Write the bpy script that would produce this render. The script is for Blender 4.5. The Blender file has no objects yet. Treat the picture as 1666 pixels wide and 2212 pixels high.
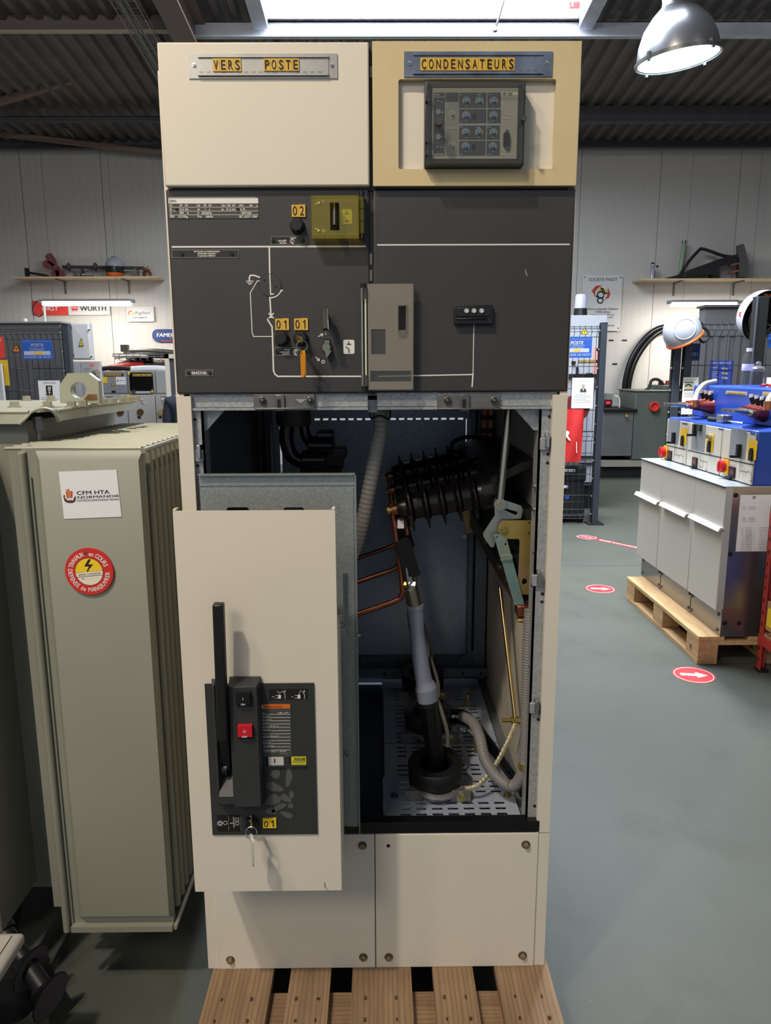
import bpy, math, random
from mathutils import Vector as V, Matrix
from mathutils.geometry import tessellate_polygon
random.seed(7)
SC = bpy.context.scene
COL = SC.collection
PI = math.pi

# ------------------------------------------------------------ camera
PITCH, YAW, ROLL = (math.radians(a) for a in (10.872, 0.455, 0.244))
CAM = V((.013, -1.438, 1.4574))
FW = V((math.sin(YAW)*math.cos(PITCH), math.cos(YAW)*math.cos(PITCH), -math.sin(PITCH)))
_r = V((math.cos(YAW), -math.sin(YAW), 0)); _u = _r.cross(FW)
RT = math.cos(ROLL)*_r - math.sin(ROLL)*_u
UP = math.sin(ROLL)*_r + math.cos(ROLL)*_u
cd = bpy.data.cameras.new('camera'); co = bpy.data.objects.new('camera', cd); COL.objects.link(co)
cd.sensor_fit = 'HORIZONTAL'; cd.sensor_width = 36; cd.lens = 1600/1666*36; cd.clip_start = .05; cd.clip_end = 100
M4 = Matrix((RT, UP, -FW)).transposed().to_4x4(); M4.translation = CAM; co.matrix_world = M4
SC.camera = co

# ------------------------------------------------------------ view, world, lights
SC.view_settings.view_transform = 'Standard'; SC.view_settings.look = 'None'
SC.view_settings.gamma = 1; SC.view_settings.use_curve_mapping = False
SC.view_settings.exposure = -0.05
SC.cycles.use_denoising = True
SC.cycles.max_bounces = 8
SC.cycles.sample_clamp_indirect = 6
w = bpy.data.worlds.new('daylight_fill'); SC.world = w; w.use_nodes = True
w.node_tree.nodes['Background'].inputs[0].default_value = (.72, .82, 1, 1)   # daylight added through the hall side left open behind the camera
w.node_tree.nodes['Background'].inputs[1].default_value = 0.58

def lamp(name, loc, energy, color, size, aim=(0, 0, -1), spread=180, kind='DISK', sy=None):
    l = bpy.data.lights.new(name, 'AREA'); l.shape = kind; l.size = size; l.energy = energy; l.color = color
    if sy: l.size_y = sy
    l.spread = math.radians(spread)
    o = bpy.data.objects.new(name, l); COL.objects.link(o); o.location = loc
    o.rotation_euler = V(aim).to_track_quat('-Z', 'Y').to_euler()
    return o
WARM = (1, .89, .74); NEUT = (1, .95, .88)
lamp('hall_and_fill_light', (-1.6, -2.25, 4.9), 112, WARM, .2, aim=(.3, .6, -.9), spread=170)
lamp('hall_and_fill_light', (-1.9, -3.6, 3.8), 52, WARM, 1.2, aim=(.4, .8, -.9), spread=170)     # soft fill added behind the camera to even out the cabinet front
lamp('hall_and_fill_light', (-1.75, -1.5, 3.95), 20, WARM, .30, aim=(.1, .12, -1), spread=150)     # highbay nearest the cabinet
lamp('hall_and_fill_light', (-4.6, 4.2, 3.9), 36, WARM, .42, spread=170)
lamp('hall_and_fill_light', (3.2, .6, 4.1), 30, NEUT, .42, spread=160)
lamp('hall_and_fill_light', (-1.2, 6.2, 3.9), 24, NEUT, .42, spread=178)

# ------------------------------------------------------------ pixel rays of the calibrated camera
def ray(x, y): return FW + RT*((x-833)/1600) - UP*((y-1106)/1600)
def PY(x, y, Y): d = ray(x, y); return CAM + d*((Y-CAM.y)/d.y)
def PX(x, y, X): d = ray(x, y); return CAM + d*((X-CAM.x)/d.x)
def PZ(x, y, Z): d = ray(x, y); return CAM + d*((Z-CAM.z)/d.z)
def rc(x0, y0, x1, y1, Y):
    xm, ym = (x0+x1)/2, (y0+y1)/2
    return PY(x0, ym, Y).x, PY(x1, ym, Y).x, PY(xm, y1, Y).z, PY(xm, y0, Y).z
def mpp(x, y, Y): return (PY(x+.5, y, Y)-PY(x-.5, y, Y)).length

# ------------------------------------------------------------ materials
def lin(c): return tuple(((v/255)/12.92 if v/255 <= .04045 else ((v/255+.055)/1.055)**2.4) for v in c) + (1,)
MATS = {}
def mat(name, c, rough=.5, metal=0, var=0, vs=6, stretch=(1, 1, 1), bump=0, bs=80, emit=0, trans=0, zinc=0, spots=None, spec=.5, ior=1.45, coat=0, rings=None, dirt=None):
    if name in MATS: return MATS[name]
    m = bpy.data.materials.new(name); m.use_nodes = True; nt = m.node_tree; N = nt.nodes; L = nt.links
    b = N['Principled BSDF']; b.inputs['Roughness'].default_value = rough; b.inputs['Metallic'].default_value = metal
    b.inputs['Specular IOR Level'].default_value = spec; b.inputs['IOR'].default_value = ior
    b.inputs['Transmission Weight'].default_value = trans; b.inputs['Coat Weight'].default_value = coat
    c = lin(c); b.inputs['Base Color'].default_value = c
    tc = N.new('ShaderNodeTexCoord'); mp = N.new('ShaderNodeMapping'); mp.inputs['Scale'].default_value = stretch
    L.new(tc.outputs['Object'], mp.inputs['Vector'])
    out = None
    def mixcol(a, bcol, fac):
        x = N.new('ShaderNodeMix'); x.data_type = 'RGBA'
        if isinstance(a, tuple): x.inputs[6].default_value = a
        else: L.new(a, x.inputs[6])
        x.inputs[7].default_value = bcol
        L.new(fac, x.inputs[0]); return x.outputs[2]
    def ramp(src, lo, hi):
        r = N.new('ShaderNodeMapRange'); r.inputs[1].default_value = lo; r.inputs[2].default_value = hi
        L.new(src, r.inputs[0]); return r.outputs[0]
    if var:
        n = N.new('ShaderNodeTexNoise'); n.inputs['Scale'].default_value = vs; n.inputs['Detail'].default_value = 6
        L.new(mp.outputs[0], n.inputs['Vector'])
        lo = tuple(v*(1-var) for v in c[:3])+(1,); hi = tuple(min(1, v*(1+var)) for v in c[:3])+(1,)
        out = mixcol(lo, hi, ramp(n.outputs['Fac'], .3, .7))
    if rings:   # wood grain along the axis with the small stretch
        wv = N.new('ShaderNodeTexWave'); wv.inputs['Scale'].default_value = rings[1]; wv.inputs['Distortion'].default_value = 6
        wv.inputs['Detail'].default_value = 3; wv.bands_direction = rings[2]
        L.new(mp.outputs[0], wv.inputs['Vector'])
        out = mixcol(out or c, lin(rings[0]), ramp(wv.outputs['Fac'], .45, 1.5))
    if zinc:
        v = N.new('ShaderNodeTexVoronoi'); v.inputs['Scale'].default_value = zinc
        L.new(mp.outputs[0], v.inputs['Vector'])
        s = N.new('ShaderNodeSeparateColor'); L.new(v.outputs['Color'], s.inputs[0])
        out = mixcol(out or c, tuple(x*.74 for x in c[:3])+(1,), s.outputs[0])
        rr = N.new('ShaderNodeMapRange'); rr.inputs[3].default_value = rough-.12; rr.inputs[4].default_value = rough+.12
        L.new(s.outputs[1], rr.inputs[0]); L.new(rr.outputs[0], b.inputs['Roughness'])
    if spots:   # (colour, scale, threshold)
        n = N.new('ShaderNodeTexNoise'); n.inputs['Scale'].default_value = spots[1]; n.inputs['Detail'].default_value = 2
        L.new(tc.outputs['Object'], n.inputs['Vector'])
        out = mixcol(out or c, lin(spots[0]), ramp(n.outputs['Fac'], spots[2], spots[2]+.04))
    if dirt:
        n = N.new('ShaderNodeTexNoise'); n.inputs['Scale'].default_value = dirt[1]; n.inputs['Detail'].default_value = 8
        n.inputs['Roughness'].default_value = .7
        L.new(tc.outputs['Object'], n.inputs['Vector'])
        out = mixcol(out or c, lin(dirt[0]), ramp(n.outputs['Fac'], dirt[2], dirt[3]))
    if out: L.new(out, b.inputs['Base Color'])
    if bump:
        n = N.new('ShaderNodeTexNoise'); n.inputs['Scale'].default_value = bs; n.inputs['Detail'].default_value = 3
        L.new(mp.outputs[0], n.inputs['Vector'])
        bp = N.new('ShaderNodeBump'); bp.inputs['Strength'].default_value = bump; bp.inputs['Distance'].default_value = .004
        L.new(n.outputs['Fac'], bp.inputs['Height']); L.new(bp.outputs[0], b.inputs['Normal'])
    if emit:
        b.inputs['Emission Color'].default_value = c; b.inputs['Emission Strength'].default_value = emit
    MATS[name] = m; return m

def glassy(name, c, rough=.05, frost=0., fc=(200, 200, 196)):
    """clear moulded plastic: tinted see-through with a fresnel gloss, plus some frosting"""
    if name in MATS: return MATS[name]
    m = bpy.data.materials.new(name); m.use_nodes = True; nt = m.node_tree; N = nt.nodes; L = nt.links
    N.remove(N['Principled BSDF']); o = N['Material Output']
    t = N.new('ShaderNodeBsdfTransparent'); t.inputs[0].default_value = lin(c)
    g = N.new('ShaderNodeBsdfGlossy'); g.inputs['Roughness'].default_value = rough
    fr = N.new('ShaderNodeFresnel'); fr.inputs[0].default_value = 1.45
    ge = N.new('ShaderNodeNewGeometry'); k = N.new('ShaderNodeMath'); k.operation = 'SUBTRACT'; k.use_clamp = True   # gloss on outer faces only
    L.new(fr.outputs[0], k.inputs[0]); L.new(ge.outputs['Backfacing'], k.inputs[1])
    x = N.new('ShaderNodeMixShader'); L.new(k.outputs[0], x.inputs[0]); L.new(t.outputs[0], x.inputs[1]); L.new(g.outputs[0], x.inputs[2]); out = x.outputs[0]
    if frost:
        d = N.new('ShaderNodeBsdfDiffuse'); d.inputs[0].default_value = lin(fc); y = N.new('ShaderNodeMixShader'); y.inputs[0].default_value = frost
        L.new(out, y.inputs[1]); L.new(d.outputs[0], y.inputs[2]); out = y.outputs[0]
    L.new(out, o.inputs[0]); MATS[name] = m; return m

# ------------------------------------------------------------ mesh builder
_AX = {'x': V((1, 0, 0)), 'y': V((0, 1, 0)), 'z': V((0, 0, 1))}
X1, Y1, Z1 = V((1, 0, 0)), V((0, 1, 0)), V((0, 0, 1))
def perp(a):
    a = a.normalized(); h = Z1 if abs(a.z) < .9 else X1
    u = a.cross(h).normalized(); return u, a.cross(u)
LN = [0]
class MB:
    def __init__(s): s.v = []; s.f = []; s.m = []; s.mats = []
    def mi(s, m):
        if m not in s.mats: s.mats.append(m)
        return s.mats.index(m)
    def add(s, vs, fs, m):
        k = len(s.v); i = s.mi(m); s.v += [V(p) for p in vs]
        for f in fs: s.f.append([k+j for j in f]); s.m.append(i)
        return s
    def box(s, x0, x1, y0, y1, z0, z1, m):
        vs = [(x, y, z) for z in (z0, z1) for y in (y0, y1) for x in (x0, x1)]
        return s.add(vs, [(0, 2, 3, 1), (4, 5, 7, 6), (0, 1, 5, 4), (1, 3, 7, 5), (3, 2, 6, 7), (2, 0, 4, 6)], m)
    def bar(s, p0, p1, wd, th, m, up=Z1):
        """rectangular bar from p0 to p1: wd across, th along `up`"""
        p0, p1 = V(p0), V(p1); a = (p1-p0).normalized(); sd = a.cross(V(up)).normalized(); u = sd.cross(a)
        vs = [p+sd*(i*wd/2)+u*(j*th/2) for p in (p0, p1) for i, j in ((-1, -1), (1, -1), (1, 1), (-1, 1))]
        return s.add(vs, [(0, 1, 2, 3), (7, 6, 5, 4), (0, 4, 5, 1), (1, 5, 6, 2), (2, 6, 7, 3), (3, 7, 4, 0)], m)
    def plate(s, pts, O, u, v, th, m, holes=(), m2=None):
        """2-D outline (with holes) in the frame O,u,v, extruded by th along u x v"""
        O, u, v = V(O), V(u), V(v); n = u.cross(v).normalized()
        loops = [list(pts)]+[list(h) for h in holes]
        flat = [p for l in loops for p in l]
        tris = tessellate_polygon([[V((p[0], p[1], 0)) for p in l] for l in loops])
        fr = [O+u*p[0]+v*p[1]+n*th for p in flat]; bk = [O+u*p[0]+v*p[1] for p in flat]
        fixed = []
        for t in tris:
            a, b, c = (flat[i] for i in t)
            fixed.append(t if (b[0]-a[0])*(c[1]-a[1])-(b[1]-a[1])*(c[0]-a[0]) > 0 else (t[0], t[2], t[1]))
        k = len(flat)
        s.add(fr, fixed, m)
        if th:
            s.add(bk, [tuple(reversed(t)) for t in fixed], m2 or m)
            b = 0
            for l in loops:
                nl = len(l); q = []
                for i in range(nl):
                    j = (i+1) % nl; q.append((b+i, b+j, k+b+j, k+b+i))
                s.add(bk+fr, q, m2 or m); b += nl
        return s
    def cyl(s, p0, p1, r, m, n=16, r1=None, cap=True):
        p0, p1 = V(p0), V(p1); r1 = r if r1 is None else r1; u, w_ = perp(p1-p0)
        vs = []
        for p, q in ((p0, r), (p1, r1)):
            vs += [p+(u*math.cos(2*PI*i/n)+w_*math.sin(2*PI*i/n))*q for i in range(n)]
        fs = [(i, (i+1) % n, n+(i+1) % n, n+i) for i in range(n)]
        if cap: fs += [tuple(reversed(range(n))), tuple(range(n, 2*n))]
        return s.add(vs, fs, m)
    def lathe(s, prof, O, axis, m, n=24, close=False, sx=1, sy=1):
        """prof = [(radius, height)] turned about axis through O"""
        O, a = V(O), V(axis).normalized(); u, w_ = perp(a); vs = []
        for r, h in prof:
            vs += [O+a*h+(u*(math.cos(2*PI*i/n)*sx)+w_*(math.sin(2*PI*i/n)*sy))*r for i in range(n)]
        fs = []; k = len(prof)
        for j in range(k if close else k-1):
            jj = (j+1) % k
            fs += [(j*n+i, j*n+(i+1) % n, jj*n+(i+1) % n, jj*n+i) for i in range(n)]
        return s.add(vs, fs, m)
    def tube(s, path, r, m, n=10, closed=False, sub=0, flat=1, cap=True):
        """round tube along a path; r is a number or a function of 0..1; flat squashes it"""
        pts = [V(p) for p in path]
        if sub: pts = spline(pts, sub)
        k = len(pts); vs = []; ref = None
        for i, p in enumerate(pts):
            if closed: t = pts[(i+1) % k]-pts[i-1]
            else: t = pts[min(i+1, k-1)]-pts[max(i-1, 0)]
            t.normalize()
            if ref is None: ref = perp(t)[0]
            ref = (ref-t*ref.dot(t)).normalized(); b = t.cross(ref)
            q = r(i/(k-1)) if callable(r) else r
            vs += [p+(ref*math.cos(2*PI*j/n)*flat+b*math.sin(2*PI*j/n))*q for j in range(n)]
        fs = []
        for i in range(k if closed else k-1):
            ii = (i+1) % k
            fs += [(i*n+j, i*n+(j+1) % n, ii*n+(j+1) % n, ii*n+j) for j in range(n)]
        if not closed and cap: fs += [tuple(reversed(range(n))), tuple(range((k-1)*n, k*n))]
        return s.add(vs, fs, m)
    def disc(s, O, n_, r, m, k=20):
        u, w_ = perp(V(n_)); return s.add([V(O)+(u*math.cos(2*PI*i/k)+w_*math.sin(2*PI*i/k))*r for i in range(k)], [tuple(range(k))], m)
    def text(s, t, O, u, v, h, m, al='L', wd=None, bold=0., lift=.0006, shear=0, squash=1):
        """lettering in the plane of u (reading direction) and v (up); h = capital height"""
        O, u, v = V(O), V(u).normalized(), V(v).normalized(); n = u.cross(v)
        cu = bpy.data.curves.new('t', 'FONT'); cu.body = t; cu.size = 1; cu.align_x = {'L': 'LEFT', 'C': 'CENTER', 'R': 'RIGHT'}[al]
        cu.resolution_u = 4; sharp = any(c_ in 'MWX' for c_ in t); cu.offset = 0 if sharp else bold; cu.shear = shear
        ob = bpy.data.objects.new('t', cu); me = bpy.data.meshes.new_from_object(ob)
        if me.vertices:
            xs = [q.co.x for q in me.vertices]; w0 = max(xs)-min(xs)
            sy = h/.72; sx = sy*squash if not wd else wd/max(w0, .001)
            for j, dx in enumerate((-bold, bold) if sharp and bold > .003 else (0,)):   # doubled strokes where a thickened outline would fold over
                s.add([O+u*((q.co.x+dx)*sx)+v*(q.co.y*sy)+n*(lift+j*1e-5) for q in me.vertices], [tuple(p.vertices) for p in me.polygons], m)
        bpy.data.objects.remove(ob); bpy.data.curves.remove(cu); bpy.data.meshes.remove(me)
        return s
    def rtext(s, t, O, u, v, r, a0, step, h, m, flip=False, bold=.02, lift=.0006):
        """letters round a circle; a0/step in degrees, clockwise from the top"""
        wt = [{' ': .55, 'I': .45, 'M': 1.25, 'Œ': 1.5, 'O': 1.15, 'C': 1.05, 'N': 1.1, 'e': .85, 'n': .9, 'd': .9, 'E': .85, 'F': .85, 'S': .85}.get(c_, 1) for c_ in t]; acc = 0
        for i, ch in enumerate(t):
            a = math.radians(a0+step*(acc+(wt[i]-1)*.5)); acc += wt[i]; d = V(u)*math.sin(a)+V(v)*math.cos(a); tg = V(u)*math.cos(a)-V(v)*math.sin(a)
            if flip: s.text(ch, V(O)+d*(r+h*.5), -tg, -d, h, m, 'C', bold=bold, lift=lift+i*2e-5, squash=.80)
            else: s.text(ch, V(O)+d*(r-h*.5), tg, d, h, m, 'C', bold=bold, lift=lift+i*2e-5, squash=.80)
        return s
    def line(s, pts, O, u, v, wd, m, lift=.0006, closed=False):
        """flat stroke along 2-D points"""
        O, u, v = V(O), V(u), V(v); n = u.cross(v).normalized()
        q = list(pts)+([pts[0]] if closed else []); LN[0] = (LN[0]+1) % 12; lift += LN[0]*1.2e-5
        for i, (a, b) in enumerate(zip(q, q[1:])):
            A, B = V((a[0], a[1])), V((b[0], b[1])); d = B-A
            if d.length < 1e-7: continue
            d.normalize(); p = V((-d.y, d.x))*wd/2; A = A-d*wd*.35; B = B+d*wd*.35
            s.add([O+u*c.x+v*c.y+n*(lift+i*2e-6) for c in (A-p, B-p, B+p, A+p)], [(0, 1, 2, 3)], m)
        return s
    def flat(s, pts, O, u, v, m, lift=.0006):
        return s.plate(pts, V(O)+V(u).cross(V(v)).normalized()*lift, u, v, 0, m)
    def build(s, name, parent=None, bevel=0, seg=2, ang=38, label=None, cat=None, group=None, kind=None):
        me = bpy.data.meshes.new(name)
        off = V((0, 0, 0)); p = parent
        while p is not None: off = off+V(p.location); p = p.parent
        me.from_pydata([tuple(q-off) for q in s.v], [], s.f)
        for m in s.mats: me.materials.append(m)
        me.polygons.foreach_set('material_index', s.m); me.polygons.foreach_set('use_smooth', [True]*len(s.f))
        me.update(); me.set_sharp_from_angle(angle=math.radians(ang))
        o = bpy.data.objects.new(name, me); COL.objects.link(o)
        if parent is not None: o.parent = parent
        if bevel:
            b = o.modifiers.new('edge', 'BEVEL'); b.width = bevel; b.segments = seg; b.limit_method = 'ANGLE'; b.angle_limit = math.radians(50)
        return tag(o, label, cat, group, kind)
def spline(pts, sub):
    out = []
    for i in range(len(pts)-1):
        p0, p1, p2, p3 = pts[max(i-1, 0)], pts[i], pts[i+1], pts[min(i+2, len(pts)-1)]
        for j in range(sub):
            t = j/sub; out.append(.5*((2*p1)+(p2-p0)*t+(2*p0-5*p1+4*p2-p3)*t*t+(3*p1-p0-3*p2+p3)*t**3))
    out.append(pts[-1]); return out
def tag(o, label=None, cat=None, group=None, kind=None):
    for k, val in (('label', label), ('category', cat), ('group', group), ('kind', kind)):
        if val: o[k] = val
    return o
def thing(name, label, cat, loc, group=None):
    o = bpy.data.objects.new(name, None); COL.objects.link(o); o.location = loc; o.empty_display_size = .05
    return tag(o, label, cat, group)
def struct(mb, name, bevel=0): return mb.build(name, kind='structure', bevel=bevel)
def dup(o, loc, label=None, group=None):
    r = o.copy(); COL.objects.link(r); r.location = loc
    if label: r['label'] = label
    if group: r['group'] = group
    def kids(a, b):
        for c in list(a.children):
            d = c.copy(); COL.objects.link(d); d.parent = b; kids(c, d)
    kids(o, r); return r
def ring2(r, n=20, cx=0, cy=0, sx=1, sy=1): return [(cx+r*sx*math.cos(2*PI*i/n), cy+r*sy*math.sin(2*PI*i/n)) for i in range(n)]
def rrect(x0, y0, x1, y1, r, n=4):
    o = []
    for cx, cy, a in ((x1-r, y0+r, -90), (x1-r, y1-r, 0), (x0+r, y1-r, 90), (x0+r, y0+r, 180)):
        for i in range(n+1):
            t = math.radians(a+90*i/n); o.append((cx+r*math.cos(t), cy+r*math.sin(t)))
    return o
def rect2(x0, y0, x1, y1): return [(x0, y0), (x1, y0), (x1, y1), (x0, y1)]
def hexnut(mb, O, axis, r, h, m, washer=0, mw=None):
    a = V(axis).normalized(); O = V(O)
    if washer: mb.cyl(O, O+a*washer, r*1.45, mw or m, 18); O = O+a*washer
    mb.cyl(O, O+a*h, r, m, 6)
    return mb

# palette
CREAM = mat('cream_enamel', (218, 209, 192), .42, var=.035, vs=2.5, bump=.03, bs=300, dirt=((190, 172, 140), 14, .66, .9))
YCREAM = mat('yellowed_enamel', (202, 182, 138), .45, var=.07, vs=2, dirt=((214, 198, 160), 3, .5, .9))
DARK = mat('charcoal_enamel', (55, 53, 53), .5, var=.12, vs=4, bump=.02, bs=400)
DARK2 = mat('black_fascia_edge', (30, 30, 34), .5)
WHITE = mat('white_print', (222, 220, 212), .55)
GREYP = mat('grey_print', (150, 150, 146), .6)
BLACK = mat('black_plastic', (24, 24, 25), .42, var=.1)
BLK2 = mat('matt_black', (16, 16, 18), .7)
INK = mat('black_ink', (22, 20, 20), .6)
ZINC = mat('galvanised_steel', (176, 178, 178), .42, metal=.4, zinc=220)
ZINC2 = mat('galvanised_panel', (178, 188, 206), .36, metal=.2, zinc=320, bump=.22, bs=240)
STEEL = mat('bright_steel', (196, 196, 192), .28, metal=1)
DSTEEL = mat('dull_steel', (120, 118, 114), .42, metal=.9, var=.2, vs=30)
COPPER = mat('copper', (168, 104, 76), .35, metal=.95, var=.25, vs=20)
BRASS = mat('passivated_steel', (178, 160, 92), .33, metal=.85, var=.35, vs=9)
GOLDP = mat('yellow_passivated_steel', (172, 150, 86), .36, metal=.7, var=.2, vs=12, dirt=((176, 130, 140), 9, .5, .75))
BLUEP = mat('blue_passivated_steel', (150, 182, 178), .3, metal=.75, var=.2, vs=14, dirt=((190, 178, 120), 12, .5, .7))
YTAG = mat('yellow_engraved_tile', (212, 170, 62), .35)
YSIGN = mat('warning_yellow', (236, 200, 40), .5)
REDP = mat('red_print', (204, 44, 40), .5)
WPAPER = mat('white_paper', (226, 226, 228), .7)
CLEAR = glassy('clear_plastic', (232, 232, 224), .12, .05)
SMOKE = glassy('smoked_plastic', (236, 236, 232), .06, .02)
YCLEAR = glassy('yellow_clear_plastic', (244, 238, 184), .15, .13, (206, 198, 112))
TGREEN = mat('grey_green_enamel', (132, 132, 118), .42, var=.05, vs=2, dirt=((120, 114, 97), 3, .6, .9))
# ============================================================ the hall
FLOOR = mat('painted_concrete', (82, 85, 78), .55, var=.12, vs=1.2, bump=.06, bs=40, spots=((160, 162, 158), 150, .74), dirt=((68, 70, 63), 2.2, .52, .8), spec=.35)
fl = MB(); fl.box(-9, 9, -9, 9.6, -.2, 0, FLOOR); struct(fl, 'floor')
JOINT = mat('floor_joint', (78, 80, 80), .8)
a, b = PZ(1205, 1222, 0), PZ(1400, 1222, 0)
j = MB(); j.box(-8.9, 8.9, a.y-.006, a.y+.006, 0, .0012, JOINT); struct(j, 'trim_1')
WALLP = mat('white_sandwich_panel', (190, 186, 180), .5, var=.02, vs=1)
wb = MB(); YW = 9.4
seam = [PY(x, 480, YW).x for x in (54, 226)]; step = seam[1]-seam[0]
x = seam[0]-4*step
while x < 9:
    n = 11; x0, x1 = x+.003, x+step-.003
    for i in range(n):   # shallow ribs of the panel skin
        c0, c1 = x0+(x1-x0)*i/n, x0+(x1-x0)*(i+1)/n
        wb.add([(c0, YW, 0), (c0+.012, YW-.0015, 0), (c1, YW-.0015, 0), (c1, YW-.0015, 4.42), (c0+.012, YW-.0015, 4.42), (c0, YW, 4.42)], [(0, 1, 4, 5), (1, 2, 3, 4)], WALLP)
    x += step
wb.box(-9, 9, YW+.012, YW+.2, 0, 4.56, mat('panel_joint_shadow', (110, 108, 105), .8))
wb.box(-9, 9, YW-.03, YW, 0, .1, mat('grey_skirting', (120, 120, 120), .6))
struct(wb, 'wall_back')
for nm, s in (('wall_left', -1), ('wall_right', 1)):
    m = MB(); m.box(min(s*9, s*9.1), max(s*9, s*9.1), -9, 9.5, 0, 4.9 if 0 else 4.45, WALLP); struct(m, nm)
# roof: trapezoidal steel deck rising gently towards the viewer, with a rooflight
ROOF = mat('dark_roof_deck', (108, 102, 99), .6, metal=.2, var=.15, vs=3)
def zr(y): return 4.44+.1*(YW-y)
SX0, SX1 = PY(578, 40, 6.3).x, PY(1252, 40, 6.3).x; SY0, SY1 = 2.6, 6.3
rf = MB()
def deck(x0, x1, y0, y1):
    per = .17; k = math.floor(x0/per)*per; xs = []
    while k < x1:
        for dx, dz in ((0, 0), (.055, 0), (.08, .045), (.145, .045)):
            if x0 <= k+dx <= x1: xs.append((k+dx, dz))
        k += per
    vs = [(a, y0, zr(y0)+z) for a, z in xs]+[(a, y1, zr(y1)+z) for a, z in xs]; n = len(xs)
    rf.add(vs, [(i, n+i, n+i+1, i+1) for i in range(n-1)], ROOF)
    rf.add([(x0, y0, zr(y0)+.12), (x1, y0, zr(y0)+.12), (x1, y1, zr(y1)+.12), (x0, y1, zr(y1)+.12)], [(0, 1, 2, 3)], ROOF)
deck(-9, SX0, -9, 9.6); deck(SX1, 9, -9, 9.6); deck(SX0, SX1, SY1, 9.6); deck(SX0, SX1, -9, SY0)
struct(rf, 'ceiling')
SKY = mat('daylit_rooflight', (232, 242, 255), .6, emit=16)
m = MB(); m.add([(SX0, SY0, zr(SY0)+.1), (SX1, SY0, zr(SY0)+.1), (SX1, SY1, zr(SY1)+.1), (SX0, SY1, zr(SY1)+.1)], [(0, 3, 2, 1)], SKY)
lamp('rooflight_daylight', ((SX0+SX1)/2, (SY0+SY1)/2, zr(4.4)+.03), 130, (.72, .85, 1), SX1-SX0-.1, aim=(0, .1, -1), spread=180, kind='RECTANGLE', sy=SY1-SY0-.1)
win = m.build('window_1', kind='structure')
CURB = mat('galvanised_curb', (196, 200, 208), .5, metal=.1, var=.1, vs=8)
m = MB()
for sx, s in ((SX0, -1), (SX1, 1)):
    m.add([(sx, SY0, zr(SY0)-.12), (sx, SY1, zr(SY1)-.12), (sx, SY1, zr(SY1)+.12), (sx, SY0, zr(SY0)+.12)]+[(sx+s*.14, SY0, zr(SY0)-.12), (sx+s*.14, SY1+.1, zr(SY1)-.12), (sx+s*.14, SY1+.1, zr(SY1)+.02), (sx+s*.14, SY0, zr(SY0)+.02)], [(0, 1, 2, 3), (4, 5, 6, 7), (0, 4, 5, 1)], CURB)
m.box(SX0-.1, SX1+.1, SY1, SY1+.03, zr(SY1)-.04, zr(SY1)+.12, DSTEEL)
m.build('window_frame', win)
PURL = mat('grey_steel_purlin', (88, 86, 90), .5, metal=.3, var=.1, vs=5)
def purlin(Y, y0, y1, x0, x1, k, mm=PURL, fl=None):
    za, zb = PY(900, y0, Y).z, PY(900, y1, Y).z; q = MB()
    q.box(x0, x1, Y, Y+.012, zb, za, mm); q.box(x0, x1, Y-.05, Y+.012, zb-.006, zb+.006, fl or mm); q.box(x0, x1, Y, Y+.06, za-.006, za, mm)
    struct(q, 'beam_%d' % k)
purlin(6.36, 47, 82, -1.75, 9, 1, CURB)
purlin(8.25, 226, 266, -1.75, 9, 2); purlin(9.25, 290, 320, -9, 9, 3); purlin(8.25, 250, 262, -9, -1.9, 4)
purlin(6.4, 28, 70, -9, -1.9, 5, mat('painted_beam', (122, 112, 106), .5), mat('pale_beam_flange', (196, 178, 156), .5))
# rafter running into the depth
RAF = mat('primed_rafter', (120, 104, 96), .55, var=.08, vs=4); q = MB()
def slope(x0, x1, d0, d1, mm, y0=-9, y1=9.3):
    q.add([(xx, yy, zr(yy)+d) for yy in (y0, y1) for xx, d in ((x0, d0), (x1, d0), (x1, d1), (x0, d1))], [(0, 1, 2, 3), (7, 6, 5, 4), (0, 4, 5, 1), (1, 5, 6, 2), (2, 6, 7, 3), (3, 7, 4, 0)], mm)
rx = -1.72
slope(rx-.1, rx+.1, -.42, -.40, RAF); slope(rx-.006, rx+.006, -.40, -.06, RAF); slope(rx-.1, rx+.1, -.06, -.04, RAF)
struct(q, 'beam_6')
BRC = mat('timber_brown_brace', (134, 112, 98), .6)
for k, (p0, p1, r) in enumerate((((-40, 232, 8.1), (420, 90, 7.2), .035), ((-40, 285, 9.0), (360, 332, 9.2), .03), ((190, -6, 6.2), (420, 55, 6.6), .035), ((0, 145, 8.3), (98, 238, 8.3), .012), ((125, 262, 8.9), (160, 296, 8.9), .012), ((1500, 235, 8.8), (1425, 300, 9.2), .012))):
    q = MB(); q.bar(PY(*p0), PY(*p1), r*2, r*2, BRC); struct(q, 'trim_%d' % (k+2))
tr = thing('cable_tray', 'wire basket cable tray running along the brown roof rafter', 'cable tray', (-2.1, 6, zr(6)-.42))
q = MB(); WIRE = mat('tray_wire', (150, 150, 146), .4, metal=.8); x0, x1 = -2.16, -1.96
for xx, dz in ((x0, 0), (x0, .06), (x0+.065, 0), (x0+.13, 0), (x1, 0), (x1, .06)):
    q.tube([(xx, yy, zr(yy)-.43+dz) for yy in (2.5, 9.2)], .004, WIRE, 5)
for i in range(66):
    yy = 2.6+i*.1; q.tube([(x0, yy, zr(yy)-.37), (x0, yy, zr(yy)-.43), (x1, yy, zr(yy)-.43), (x1, yy, zr(yy)-.37)], .003, WIRE, 4)
q.build('basket', tr)
q = MB()
for dx in (.05, .075, .11): q.tube([(x0+dx, yy, zr(yy)-.415+.004*math.sin(yy*3)) for yy in [2.5+.5*i for i in range(14)]], .012, mat('grey_cable', (120, 118, 116), .6), 6)
q.build('cable', tr)

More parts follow.
